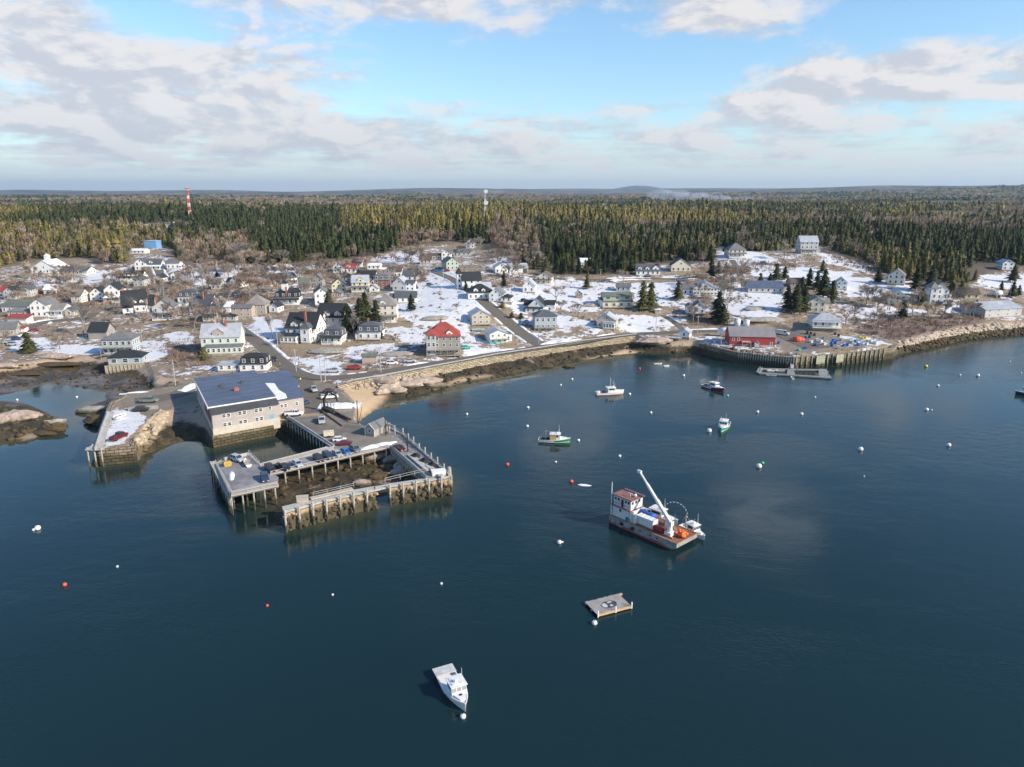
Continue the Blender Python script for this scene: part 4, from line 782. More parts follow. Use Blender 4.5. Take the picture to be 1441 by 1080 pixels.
# middle, near the shore
H1('large mint green inn with light grey roof, pink gable and glazed porch', 312, 497, 52, 11, 6.8, 'gx', .85, 'M', 'l', rot=10, name='seaside_inn', ex=[('dorm', .45, 4.6, 'P'), ('chim', .62, .4)], more=[(-18, 30, -3.2, 0, 3.2, 'shed', .16, 'M', 'g', 'fr', {'gap': 1.8})])
H1('small white house with black mansard roof and three dormers beside the big workshop', 357, 524, 37, 7, 3.0, 'mansard', 0, 'W', 'k', rot=4, more=[(-50, -18, 1, 7, 2.6, 'flat', 0, 'W', 'l', 'f')])
H1('grand white Victorian house with black roofs, round corner porch and turret', 424, 482, 44, 12, 6.2, 'gx', .95, 'W', 'k', rot=-8, ex=[('dorm', .28, 3.2, 'W'), ('chim', .62, .2), ('dorm', .55, 2, 'W')], name='victorian_house', more=[(-25, -1, -4, 0, 3.3, 'hip', .5, 'W', 'k', 'flr', {'gap': 1.7}), (4, 17, -3, 3, 6.6, 'hip', 1.0, 'W', 'q', 'fr'), (-22, 14, 12, 20, 7, 'gx', .9, 'W', 'k', 'r')])
H1('grey two-gabled house with black roof right of the Victorian house', 465, 466, 38, 12, 6.4, 'gx', .9, 'K', 'k', rot=-6, ex=[('dorm', .35, 3.0, 'W'), ('dorm', .8, 3.4, 'K')])
H1('small white house with slate mansard roof, black hip top and open porch', 468, 484, 27, 8, 3.4, 'mansard', 0, 'W', 'q', rot=-4, ex=[('porch', 2.4, 'k')])
H1('white garden shed with arched window between the two big houses', 440, 479, 15, 5, 3.8, 'shed', .15, 'W', 'l', name='garden_shed', wins='f')
H1('yellow two-storey house with blue-grey roof', 507, 411, 23, 9, 5.4, 'gx', .8, 'Y', 'l', ex=[('dorm', .55, 3.4, 'Y'), ('porch', 2, 'g')], rot=6)
H1('white house with dark roof behind the yellow house', 515, 402, 26, 9, 5.0, 'gx', .8, 'W', 'k')
H1('maroon house with white window trim', 538, 406, 22, 8, 4.8, 'mansard', 0, 'D', 'g', rot=5, ex=[('chim', .6, .5)])
H1('pair of grey and white steep gables behind the maroon house', 549, 391, 12, 8, 5, 'gy', .9, 'G', 'g', more=[(4, 16, 1, 8, 4, 'gx', .8, 'W', 'b', 'f')])
H1('grey gabled house with pale blue roof above the upper snowfield', 562, 410, 19, 10, 4.2, 'gy', .9, 'K', 'l', rot=-6, more=[(9, 22, 0, 7, 4.6, 'gx', .4, 'W', 'q', 'f')])
H1('low dark-roofed house by the upper bend of the hill road', 577, 396, 21, 8, 3.2, 'gx', .7, 'W', 'q')
H1('low grey-roofed bungalow at the road junction', 584, 386, 22, 8, 2.8, 'hip', .5, 'K', 'q')
H1('long low white building below the dark spruces', 526, 380, 18, 7, 2.8, 'gx', .4, 'W', 's', wins='f', name='long_shed')
H1('tiny white garage below the yellow house', 526, 412, 12, 5, 2.4, 'gy', .8, 'W', 'l', name='garage')
H1('tall beige mansion with grey hip roof and three tiers of balconies', 543, 454, 30, 11, 7.8, 'hip', .95, 'C', 't', rot=4, ex=[('dorm', .4, 2.6, 'W'), ('porch', 2.2, 'g'), ('deck', 2.4, 3.3)], name='balconied_house')
H1('low white house with two dark roofs above the snowfield', 571, 427, 30, 9, 3.0, 'gx', .6, 'W', 'q', rot=6, more=[(-22, -14, 1, 7, 2.6, 'gx', .7, 'W', 'q', 'f')])
H1('white house with slate mansard roof and hip top near the shore road', 519, 479, 33, 9, 3.6, 'mansard', 0, 'W', 'q', rot=-3, ex=[('chim', .4, .5), ('deck', 1.6, .4)], more=[(-19, -14, 0, 6, 3.0, 'shed', .2, 'W', 'q', 'f')])
H1('white gabled house near the junction with beige side building', 628, 367, 13, 9, 5, 'gy', .9, 'W', 'q', more=[(-27, -8, 2, 8, 3.6, 'gx', .4, 'B', 'b', 'f')])
H1('pale green gabled house beside the church', 637, 381, 18, 11, 5.4, 'gy', .7, 'N', 'n', rot=22)
H1('long white church hall with black roof', 664, 408, 27, 10, 5.2, 'gx', .85, 'W', 'k', rot=10, name='church', ex=[], more=[(-20, -13, 3, 8, 8.6, 'hip', 2.4, 'W', 'k', 'fl')], gap=3.4)
H1('white house with sprawling black hip roof and dormers below the church', 677, 422, 36, 12, 3.6, 'hip', .65, 'W', 'k', rot=8, ex=[('dorm', .3, 2.4, 'W'), ('dorm', .6, 2, 'W')], more=[(-2, 18, 12, 20, 4.4, 'gx', .7, 'W', 'l', 'r')])
H1('small white house with grey gable and black-roofed side porch', 698, 426, 20, 9, 4.4, 'gy', .9, 'W', 'g', rot=-8, more=[(8, 22, -1, 6, 2.7, 'hip', .5, 'W', 'k', 'fr')])
H1('white gabled barn with grey roof behind the church', 706, 385, 18, 10, 3.8, 'gy', .6, 'W', 'l', rot=10, wins='f', name='barn')
H1('long white metal garage with dark end door', 730, 385, 26, 12, 3.4, 'gx', .4, 'W', 'l', rot=8, name='garage', ex=[('door', .85, 3, 2.8)], wins='')
H1('small white house on the slope above the junction', 662, 350, 12, 8, 4.6, 'gy', .9, 'W', 'g')
H1('grey shed row among the trees below the small white hillside house', 650, 361, 24, 7, 3, 'gx', .5, 'K', 'g', wins='f', name='long_shed')
H1('beige shingled house with grey solar-panelled roof beside the hill road', 677, 458, 26, 10, 4.6, 'gy', .55, 'B', 'l', rot=14, ex=[('deck', 1.6, .5)], more=[])
H1('low white house with grey roof and lower terrace by the hill road', 702, 484, 26, 9, 4.4, 'gy', .42, 'W', 'l', rot=16, more=[(11, 21, 2, 8, 3.6, 'flat', 0, 'W', 'n', 'f')], ex=[('deck', 1.4, 2.2)])
H1('tall grey shingled house with red hip roof and corner turret by the shore road', 625, 500, 46, 11, 7.6, 'hip', .9, 'G', 'r', rot=6, name='red_roofed_house', ex=[('dorm', .68, 2.6, 'W'), ('chim', .42, .5), ('deck', 2.6, 2.6), ('deck', 2.7, .3)], more=[(-24, -11, -1.2, 3, 8.6, 'hip', 1.3, 'K', 'r', 'fl', {'gap': 1.6})])
H1('small grey shingled shed with green roof beside the shore road', 520, 512, 20, 4, 2.9, 'gx', .35, 'P', 'n', wins='', name='garden_shed', rot=6)
H1('small white cottage with steep grey gable above the round bush', 744, 413, 17, 9, 3.8, 'gy', 1.0, 'W', 'l', rot=-8, dz=.3)
H1('cream house with dark eaves at the corner of upper road', 765, 401, 22, 10, 4.6, 'gy', .6, 'C', 'b', rot=-10, ex=[('porch', 2, 'b')])
H1('white gabled house with black roofs and low front porch', 755, 441, 24, 10, 3.6, 'gy', .95, 'W', 'k', rot=-10, more=[(11, 24, 3, 10, 4.0, 'gx', .5, 'W', 'k', 'fr'), (-20, -8, 5, 11, 3.2, 'gx', .7, 'W', 'k', 'f'), (-15, 8, -2, 0, 2.5, 'shed', .25, 'W', 'k', 'f')])
H1('blue-grey two-storey house with dark hip roof beside the hill road foot', 768, 465, 31, 9, 6.6, 'hip', .55, 'L', 'q', rot=6, ex=[('deck', 2.2, 1.6)], ww=1.3)
H1('tan cottage with pale roof and white bay porch above the seawall', 853, 463, 27, 10, 4.0, 'gy', .6, 'B', 'l', rot=-14, more=[(-4, 12, -2, 0, 3.4, 'hip', .3, 'W', 'l', 'fr', {'gap': 1.3})])
H1('long cream house with green-grey upper storey and three wide dormer windows', 869, 434, 42, 10, 3.4, 'gx', .3, 'C', 'n', rot=3, ww=1.8, gap=3.4, more=[(-20, 20, .8, 9.5, 2.6, 'gx', .35, 'N', 'n', 'f', {'z0': 3.5, 'ww': 2.4, 'gap': 4.6}), (-24, -21, 1, 9, 3.6, 'shed', .1, 'W', 'l', 'f')], ex=[('deck', 2, .5)])
H1('low grey-blue house with pale roof behind the long cream house', 877, 411, 20, 7, 3.0, 'gx', .45, 'L', 'g', rot=-8)
H1('tiny snow-roofed garden shed in the snowy field', 815, 420, 9, 3.4, 2.6, 'gy', .9, 'T', 's', name='garden_shed', wins='f')
H1('white cape cottage with two dormers and right-hand gable at the wood edge', 912, 388, 33, 8, 3.1, 'gx', .9, 'W', 'q', ex=[('dorm', .15, 2.4, 'W'), ('dorm', .47, 2.4, 'W'), ('dorm', .82, 4, 'W'), ('chim', .98, .4)], rot=-2)
H1('cream gabled house half hidden behind a tall spruce', 958, 383, 27, 9, 4.2, 'gy', .7, 'C', 'q', rot=-4)
H1('wide white house with blue-grey gable roof and a band of windows', 992, 417, 33, 11, 4.4, 'gy', .5, 'W', 'l', rot=-8, more=[(-30, -16, 3, 11, 3.4, 'gx', .6, 'W', 'g', 'f')], ex=[('chim', .9, .5)], gap=1.8)
H1('tiny brown hip-roofed shed above the cottage lane', 926, 443, 8, 3, 2.4, 'hip', .3, 'B', 's', name='garden_shed', wins='f')
H1('small white house on posts with twin gables near the fuel tanks', 983, 446, 18, 8, 3.6, 'gy', .8, 'W', 'g', rot=-8, ex=[('deck', 2, .6)], dz=1.2, more=[(-17, -8, 1, 8, 3.6, 'gy', .8, 'W', 'g', 'f')])
H1('small white boathouse with pale grey roof perched over the rocks', 962, 478, 15, 6, 2.6, 'gy', .62, 'W', 'l', rot=-24, name='boathouse', dz=.6)
H1('long low grey house with slate roof above the ledges', 1077, 413, 48, 9, 3.2, 'gx', .75, 'K', 'u', rot=-4, gap=3)
H1('cream hilltop house with pyramid roof and wraparound porch', 1037, 363, 24, 11, 5.2, 'hip', .8, 'C', 'g', name='hilltop_house', ex=[('porch', 2.4, 'g')])
H1('tall narrow grey hilltop house with full-width porches', 1138, 357, 25, 9, 8.2, 'gx', .9, 'K', 'l', name='hilltop_house', ex=[('porch', 3, 'l'), ('deck', 3.2, 3.2)])
H1('small grey shed left of the cream hilltop house', 1012, 357, 8, 4, 2.6, 'shed', .15, 'K', 'g', name='garden_shed', wins='')
H1('small white gabled house with blue-grey roof behind the dark pines', 1184, 408, 14, 8, 4.4, 'gy', .8, 'W', 'l', rot=-18)
H1('dark roofed cottage among the pines above the ledges', 1120, 405, 16, 7, 2.8, 'gx', .7, 'G', 'b')
H1('cream and yellow house with several gables right of the big pines', 1148, 441, 24, 10, 5.6, 'gy', .6, 'C', 't', rot=-14, ex=[('deck', 2, .5)], more=[(-14, -9, 3, 9, 4, 'gy', .7, 'Y', 'l', 'f'), (6, 18, 3, 10, 5, 'gx', .6, 'C', 't', 'fr')])
H1('square white house with pale hip roof above the right wharf', 1162, 466, 38, 10, 3.4, 'hip', .55, 'W', 'l', rot=-10, dz=1.6, ex=[('porch', 2, 'l')])
H1('cream shingled gabled house with grey roof at the wood edge on the right', 1260, 401, 21, 11, 5.6, 'gy', .75, 'C', 'g', rot=-30)
H1('cream gabled house with lower wing in front of the dark spruces', 1262, 429, 22, 10, 4.8, 'gy', .75, 'C', 'l', rot=-18, more=[(10, 16, 1, 8, 4.2, 'flat', 0, 'L', 'l', 'f'), (16, 26, 4, 8, 2.4, 'flat', 0, 'K', 'l', 'f')])
H1('tall narrow white house with hexagonal turret under dark spruces', 1320, 429, 24, 10, 8, 'gy', .8, 'W', 't', rot=-8, more=[(-13, -3, -1.4, 4, 9, 'hip', 1.6, 'W', 't', 'fl'), (8, 16, 0, 8, 5.6, 'flat', 0, 'W', 'l', 'fr')], name='victorian_house')
H1('low yellow cottage hidden by an orange-brown bush', 1368, 422, 18, 7, 3, 'gx', .8, 'Y', 'b', rot=-10)
H1('white gabled house in the snowy clearing at the right', 1418, 381, 15, 9, 5, 'gy', .6, 'W', 'l', rot=-10)
H1('long pale metal warehouse with grey gable end at the right shore', 1411, 447, 66, 16, 4.6, 'gx', .35, 'K', 'l', rot=16, name='warehouse', gap=5, ww=1)
H1('long white garage roof showing among the far trees above the church', 806, 335, 22, 10, 3.2, 'gx', .5, 'W', 'r', wins='', name='barn')
H1('white house glimpsed between the bare trees above the upper road', 824, 378, 16, 8, 4, 'gx', .6, 'W', 's')

for lb, u, v, w, d, h, rk, wc, rc, rot in [
 ('brown shingled house hidden among bare trees before the hardwood grove', 296, 382, 15, 8, 4.4, 'gx', 'T', 'b', 6), ('grey-brown cottage with dark roof right of the shingled one in the grove', 318, 383, 13, 8, 4, 'gy', 'G', 'b', -8), ('small white cottage with grey roof left of the back street bend', 247, 394, 12, 7, 3, 'gy', 'W', 'g', 10),
 ('white house with grey roof among brush below the cupola hall', 108, 427, 15, 8, 4.4, 'gx', 'W', 'g', -4), ('narrow grey house with steep gable on the far left slope', 38, 419, 11, 8, 4.8, 'gy', 'K', 'q', 6), ('small white house with snowy roof on the left slope', 68, 415, 12, 7, 3, 'gx', 'W', 's', 0), ('tan cottage with dark roof above the bend of village street', 98, 446, 12, 7, 3, 'gy', 'B', 'q', 4),
 ('white cottage below the black-roofed house with long dormer', 222, 399, 11, 7, 3.4, 'gy', 'W', 'k', -6), ('grey cottage between the broad charcoal roof and the maples', 304, 408, 13, 8, 3.6, 'gx', 'K', 'g', 4), ('white house with dark gable left of the ornate mansard house', 376, 404, 13, 8, 4.2, 'gy', 'W', 'q', -10), ('grey house with green-grey roof behind the plain barn-like house', 428, 409, 14, 8, 4, 'gx', 'G', 'n', 4),
 ('cream cottage with brown roof left of the white and yellow pair', 499, 399, 11, 7, 3.6, 'gy', 'C', 'b', 6), ('white cottage with brown roof below the dark stand', 502, 377, 13, 7, 3.2, 'gx', 'W', 'b', 2), ('beige low house among trees left of the junction', 599, 372, 16, 8, 3, 'gx', 'B', 'b', 4), ('white house with pale roof among trees beyond the metal garage', 745, 372, 12, 8, 4, 'gy', 'W', 'l', -6), ('red-brown shed behind the white metal garage', 724, 371, 14, 6, 3, 'gx', 'D', 'b', 0), ('white house peeping from bare trees far behind the church', 738, 352, 11, 8, 4, 'gx', 'W', 's', 4),
 ('small grey house between back street and the cottages', 214, 420, 11, 7, 3.6, 'gy', 'G', 'k', 10), ('white garage with flat roof near the broad charcoal-roofed house', 258, 434, 13, 6, 2.8, 'flat', 'W', 'l', 6), ('white cottage with black roof above the bright snowfield by main street', 385, 441, 13, 7, 3.4, 'gy', 'W', 'k', -8)]:
    H1(lb, u, v, w, d, h, rk, .75, wc, rc, rot=rot)
# ------------------------------------------------------------------ quays, piers, sea wall
def stain_mat(name, col, scale, brick=None, dark=(.05, .042, .02), z0=1.6, z1=3.0, rough=.9):
    """stone or timber whose lower part carries the tide's weed line (by height above the sea)"""
    m, t, p = new_mat(name); P = N(t, 'ShaderNodeNewGeometry').outputs['Position']; s = N(t, 'ShaderNodeSeparateXYZ'); t.links.new(P, s.inputs[0])
    n = NOISE(t, P, scale, 5, .65); n2 = NOISE(t, P, scale*.25, 3, .5); c = MIX(t, SMOOTH(t, n, .3, .7), tuple(x*.68 for x in col), tuple(min(x*1.25, .85) for x in col))
    brk = None
    if brick:
        uv = N(t, 'ShaderNodeUVMap'); br = N(t, 'ShaderNodeTexBrick', offset=.5); br.inputs['Scale'].default_value = 1; br.inputs['Brick Width'].default_value = brick[0]; br.inputs['Row Height'].default_value = brick[1]
        br.inputs['Mortar Size'].default_value = .09; br.inputs['Color1'].default_value = (1, 1, 1, 1); br.inputs['Color2'].default_value = (.62, .60, .58, 1); br.inputs['Mortar'].default_value = (.12, .10, .08, 1); t.links.new(uv.outputs[0], br.inputs[0])
        brk = br.outputs[0]
    w = MATH(t, 'ADD', s.outputs[2], MATH(t, 'MULTIPLY', MATH(t, 'SUBTRACT', n2, .5), 1.8))
    wd = MIX(t, n, dark, tuple(x*2.6 for x in dark)); c = MIX(t, SMOOTH(t, w, z0, z1, .93, 0), c, wd)
    if brk: c = MIX(t, 1.0, c, brk, 'MULTIPLY')
    setc(t, p.inputs['Base Color'], c); p.inputs['Roughness'].default_value = rough
    b = N(t, 'ShaderNodeBump', i_Strength=.6, i_Distance=.25); t.links.new(n, b.inputs['Height']); t.links.new(b.outputs[0], p.inputs['Normal']); return m
M_gran = stain_mat('granite_blocks', (.54, .46, .33), 1.2, (1.7, .62), z0=1.3, z1=2.4); M_grand = stain_mat('rough_granite_blocks', (.36, .29, .20), 1.0, (2.1, .8), z0=2.0, z1=3.6)
M_pile = stain_mat('tide_stained_timber', (.46, .43, .37), 2.5, z0=1.3, z1=3.0, dark=(.022, .02, .014)); M_pileg = stain_mat('greenish_timber', (.42, .42, .30), 2.5, z0=1.0, z1=2.4)
M_deck = mat('grey_deck_planks', (.27, .26, .245), .9, .35, 1.2, dirt=(.17, .145, .115)); M_curb = mat('sun_bleached_boards', (.47, .41, .34), .9, .15, 1.5); M_gtim = mat('silvery_timber', (.44, .43, .41), .85, .2, 2)
M_lot = mat('worn_tarmac', (.185, .165, .135), .9, .25, .35, dirt=(.27, .23, .18)); M_steel = mat('galvanised_steel', (.5, .5, .5), .45, .12, 3, metal=.6); M_black = mat('black_iron', (.03, .028, .026), .7, .3, 3)
M_rock = stain_mat('pink_granite_rock', (.42, .335, .265), .8, z0=.9, z1=2.2, dark=(.04, .032, .016)); M_rockg = stain_mat('grey_granite_rock', (.34, .31, .27), .8, z0=.7, z1=1.7, dark=(.04, .035, .02)); M_rip = stain_mat('pale_riprap', (.45, .37, .29), .6, z0=2.0, z1=3.0, dark=(.05, .038, .018))
M_weed = stain_mat('weedy_rock', (.085, .058, .026), 1.4, z0=.2, z1=.8, dark=(.02, .017, .01))
def P3(u, v, z): x, y = unp(u, v, z); return Vector((x, y, z))
def wall_strip(name, pts, zt, zb, th, m, label=None, cat='sea wall', cap=None):
    """masonry wall along a path (world xy), front face towards the water side (right of travel)"""
    V = []; Fc = []; UV = []; L_ = 0; pts = [Vector((p[0], p[1])) for p in pts]
    for i, p in enumerate(pts):
        d = (pts[min(i+1, len(pts)-1)]-pts[max(i-1, 0)]).normalized(); nrm = Vector((-d.y, d.x)); q = p+nrm*th
        z = zt[i] if isinstance(zt, (list, tuple)) else zt
        V += [(p.x, p.y, zb), (p.x, p.y, z), (q.x, q.y, z), (q.x, q.y, zb)]; UV.append(L_); L_ += (pts[min(i+1, len(pts)-1)]-p).length
    for i in range(len(pts)-1):
        a = i*4
        for k in range(3): Fc.append((a+k, a+4+k, a+5+k, a+1+k))
    Fc += [(0, 1, 2, 3), tuple(len(V)-4+k for k in (3, 2, 1, 0))]
    me = bpy.data.meshes.new(name); me.from_pydata(V, [], Fc); me.materials.append(m); uvl = me.uv_layers.new(name='UVMap')
    for pl in me.polygons:
        for li in pl.loop_indices: vi = me.loops[li].vertex_index; k = vi % 4; uvl.data[li].uv = (UV[vi//4], V[vi][2]+(th if k == 2 else 0))
    me.update(); o = add_obj(name, me)
    if label: tag(o, label, cat)
    return o
def path_px(px, z, step=3.0):
    P = [Vector(unp(u, v, z)) for u, v in px]; out = []
    for a, b in zip(P[:-1], P[1:]):
        n = max(1, int((b-a).length/step))
        for k in range(n): out.append(a.lerp(b, k/n))
    return out+[P[-1]]
sw = path_px([(476, 545), (500, 538.5), (540, 532), (600, 520.5), (660, 509.5), (700, 501.5), (760, 492.5), (820, 482.5), (896, 473)], 5.1)
wall_strip('sea_wall', sw, 5.35, -.6, 1.1, M_gran, 'long tan granite block sea wall below the shore road')
gr = empty('guard_rail', (*sw[0], 5.35), 0, 'long silver guard rail running along the top of the sea wall', 'guard rail'); org = Vector((*sw[0], 5.35))
b = MB()
for a, c in zip(sw[1:-1], sw[2:]): b.bar(Vector((*a, 6.12))-org+Vector((0, .5, 0)), Vector((*c, 6.12))-org+Vector((0, .5, 0)), .12, .42)
b.build('rail', M_steel, gr); b = MB(); b.box(-.08, .08, -.08, .08, 0, .8); pm = b.build('post', M_gtim, gr); pm.location = Vector((*sw[1], 5.35))-org+Vector((0, .62, 0))
for p in sw[2::1][:98]: c = pm.copy(); COL.objects.link(c); c.parent = gr; c.location = Vector((*p, 5.35))-org+Vector((0, .62, 0))
lw = path_px([(262, 541), (240, 544.5), (215, 548), (180, 554), (155, 566), (150, 576), (142, 604), (133.5, 634), (160, 632), (190, 629.5), (194, 617)], 4.4)
wall_strip('wharf_wall', lw, 4.5, -1.5, 1.6, M_grand, 'rough granite block wharf wall round the snowy left wharf', 'wharf')
fb = path_px([(281, 566), (289, 590), (298.5, 614.5), (340, 606), (385, 598), (406, 592)], 3.5); wall_strip('foundation_wall', fb, 3.45, -1.2, 1.5, M_grand, 'weed-stained granite foundation wall under the big shingled workshop', 'wharf')
rw = path_px([(985, 484), (1003, 488.5), (1035, 496), (1085, 501), (1120, 504), (1190, 498.5), (1258, 491), (1265, 482)], 4.5)
wall_strip('wharf_wall', rw, 4.65, -1.5, 1.6, M_grand, 'stained stone and timber face of the working wharf below the red barn', 'wharf')
bw = path_px([(408, 592), (428, 587), (456, 584), (474, 579), (499, 577), (499, 568), (480, 549)], 4.6); wall_strip('retaining_wall', bw, 4.72, .4, .8, M_gran, 'pale retaining wall round the snowy corner of the car park above the beach', 'wall')
hw2 = path_px([(148, 529), (150, 516)], 1.5); rr = path_px([(219, 523), (232, 531), (252, 533)], 4.4); wall_strip('retaining_wall', rr, 4.6, .5, 1.2, M_grand, 'short rough stone wall at the head of the left cove', 'wall')
# palisade of piles on the working wharf
def pile_row(parent, path, zt, zb, r, every, m, off=.35, org=Vector((0, 0, 0)), name='pile', jit=.2, most=98):
    n = 0; acc = 0; me = None
    for a, c in zip(path[:-1], path[1:]):
        L_ = (c-a).length; d = (c-a).normalized(); nr = Vector((d.y, -d.x)); s = every-acc if acc else 0
        while s < L_ and n < most:
            p = a+d*s+nr*off; ht = zt+random.uniform(-jit, jit)
            if me is None: bb = MB(); bb.tube((0, 0, zb-zt), (0, 0, 0), r*1.05, r, 7); o = bb.build(name, m, parent); me = o.data
            else: o = add_obj(name, me, parent)
            o.location = Vector((p.x, p.y, ht))-org; n += 1; s += every
        acc = (L_-s+every) % every
    return n
wp = empty('wharf_fendering', (*rw[3], 0), 0, 'rows of upright fender timbers along the working wharf face', 'fenders'); o0 = Vector((*rw[3], 0))
pile_row(wp, path_px([(1040, 496.5), (1085, 501), (1118, 504)], 4.5), 5.0, -1.5, .16, 1.0, M_pile, .3, o0, jit=.5, most=50); pile_row(wp, path_px([(1120, 504), (1190, 498.5), (1248, 492)], 4.5), 5.4, -1.5, .24, 2.6, M_pileg, .35, o0, jit=.25, most=45)
bb = MB()
for (u0, v0, u1, v1) in [(1148, 502.3, 1160, 501.5), (1176, 500.4, 1186, 499.4)]:
    a, c = P3(u0, v0, 4.6)-o0, P3(u1, v1, 4.6)-o0; d = (c-a).normalized(); nr = Vector((d.y, -d.x, 0))*.5; bb.loft([[a+nr+Vector((0, 0, -3.2)), c+nr+Vector((0, 0, -3.2)), c+nr*1.3+Vector((0, 0, -3.2)), a+nr*1.3+Vector((0, 0, -3.2))], [a+nr+Vector((0, 0, .5)), c+nr+Vector((0, 0, .5)), c+nr*1.3+Vector((0, 0, .5)), a+nr*1.3+Vector((0, 0, .5))]])
bb.build('plank_panel', M_pileg, wp)
# car park pier ---------------------------------------------------------------
def deck_poly(name, px, z, th, m, parent, org):
    b = MB(); b.prism([tuple(P3(u, v, z)-org)[:2] for u, v in px], z-th-org.z, z-org.z); return b.build(name, m, parent)
def edge_beam(b, px, z, w, h, org, lift=0):
    P = [P3(u, v, z)-org+Vector((0, 0, lift)) for u, v in px]
    for a, c in zip(P[:-1], P[1:]): b.bar(a, c, w, h)
ZD = 4.75
og = P3(463, 630, 0); pier = empty('car_park_pier', og, 0, 'large timber pier with car park arm and square end platform', 'pier')
deck_poly('deck', [(325, 698), (391, 684), (389, 675), (380, 668), (550, 629), (560, 612), (545, 600), (512, 600), (497, 590), (499, 577), (456, 583), (404, 588), (466, 628.5), (365, 654), (350, 639), (316, 646), (304, 654)], ZD, .45, M_deck, pier, og)
deck_poly('tarmac', [(410, 588.5), (457, 584.5), (498, 579), (496, 591), (511, 602), (538, 603), (550, 607), (552, 618), (545, 626), (470, 630)], ZD+.03, .03, M_lot, pier, og)
deck_poly('tarmac', [(369, 656), (468, 631), (545, 627), (500, 637), (383, 665), (392, 672), (391, 681), (330, 694), (310, 655), (349, 643)], ZD+.045, .03, mat('arm_tarmac', (.25, .25, .255), .85, .3, .5, dirt=(.38, .37, .36)), pier, og)
deck_poly('walkway', [(365, 654), (366.5, 658.5), (470, 631.5), (466, 628.5)], ZD+.22, .22, M_curb, pier, og)
deck_poly('walkway', [(380, 668), (383, 663.5), (500, 634.5), (500, 640.5)], ZD+.22, .22, M_curb, pier, og)
deck_poly('walkway', [(500, 640.5), (500, 636.5), (546, 625.5), (550, 629)], ZD+.22, .22, M_curb, pier, og)
deck_poly('walkway', [(325, 698), (326, 691), (390, 677.5), (391, 684)], ZD+.22, .22, M_curb, pier, og)
b = MB(); edge_beam(b, [(325, 698), (391, 684), (389, 675), (380, 668), (550, 629)], ZD-.35, .35, .55, og); edge_beam(b, [(304, 654), (325, 698)], ZD-.3, .3, .5, og); edge_beam(b, [(404, 588), (466, 628.5), (365, 654), (350, 639), (316, 646), (304, 654)], ZD-.3, .3, .5, og); b.build('edge_beam', M_gtim, pier)
b = MB(); edge_beam(b, [(406, 586.5), (470, 627.5)], ZD+.45, .3, .5, og); edge_beam(b, [(406.5, 588.5), (468, 629.5)], ZD+.15, .6, .3, og); edge_beam(b, [(350, 639), (316, 646)], ZD+.4, .25, .8, og); b.build('timber_kerb', M_gtim, pier)
def railing(parent, px, z, org, h=1.05, every=2.2, m=None, name='railing', bars=2):
    b = MB(); P = [P3(u, v, z)-org for u, v in px]
    for a, c in zip(P[:-1], P[1:]):
        n = max(1, int((c-a).length/every))
        for k in range(n+1): q = a.lerp(c, k/n); b.bar(q, q+Vector((0, 0, h)), .1)
        for k in range(bars): zz = Vector((0, 0, h*(1-k*.45))); b.bar(a+zz, c+zz, .07)
    return b.build(name, m or M_gtim, parent)
railing(pier, [(304, 654), (326, 696)], ZD, og, 1.3, 1.6); railing(pier, [(350, 639), (365, 654)], ZD, og, 1.1, 2); railing(pier, [(381, 667.5), (549, 628.5)], ZD+.2, og, .7, 4, bars=1); railing(pier, [(326, 697), (390, 683.5)], ZD+.2, og, .7, 3, bars=1)
f = lambda px, **k: pile_row(pier, path_px(px, ZD, 50), ZD-.45, -1.0, .2, k.pop('every', 3.1), M_pile, k.pop('off', .1), og, jit=.05, **k)
f([(325, 697.5), (391, 683.5)], every=2.4); f([(381, 668), (550, 629)], every=3.4); f([(327, 689), (380, 677)], every=3, most=6); f([(303, 656), (324, 696)], every=2.8); f([(466, 629), (367, 655)], every=3.6, off=-.3); f([(404, 588), (466, 628.5)], every=2.2, off=.1); f([(408, 586), (470, 626)], every=2.6, off=-2.0, most=12); f([(350, 641), (318, 647)], every=3.2, off=-.4)
ct = empty('catwalk', P3(300, 656, 3.2), R(0), 'narrow sloping plank catwalk hung along the left end of the pier', 'catwalk'); b = MB(); o1 = Vector(ct.location); b.bar(Vector((0, 0, 1.2)), P3(325, 699, 3.6)-o1, 1.5, .18); b.build('plank_walk', M_curb, ct)
b = MB()
for k in range(7): q = Vector((0, 0, 1.2)).lerp(P3(325, 699, 3.6)-o1, k/6); b.bar(q-Vector((.6, 0, 5.5)), q-Vector((.6, 0, 0)), .22)
b.build('pile', M_pile, ct)
# outer arm and the low front wharf
og = P3(590, 645, 0); arm = empty('outer_pier_arm', og, 0, 'narrow timber pier arm leading from the bait shack to the outer corner', 'pier')
deck_poly('deck', [(550, 629), (600, 673), (632, 669), (566, 612), (548, 603), (545, 612)], ZD-.01, .4, M_deck, arm, og)
b = MB(); edge_beam(b, [(550, 629), (600, 673)], ZD+.05, .3, .7, og); edge_beam(b, [(551.5, 628), (601, 671.5)], ZD+.5, .16, .3, og); edge_beam(b, [(548, 603), (566, 612), (632, 669)], ZD+.1, .3, .6, og); b.build('edge_beam', M_gtim, arm)
railing(arm, [(549, 604), (566, 613), (590, 634)], ZD, og, 1.2, 1.5, m=M_gtim); railing(arm, [(568, 615), (631, 669)], ZD, og, 1.0, 3)
pile_row(arm, path_px([(551, 629), (600, 672)], ZD, 50), ZD-.3, -.8, .2, 1.5, M_pile, .1, og, jit=.05); pile_row(arm, path_px([(566, 612), (632, 668)], ZD, 50), ZD+1.9, -1.2, .17, 4.2, M_gtim, -.25, og, jit=.5); pile_row(arm, path_px([(566, 612), (632, 668)], ZD, 50), ZD-.3, -1.2, .2, 2.2, M_pile, -.6, og, jit=.05)
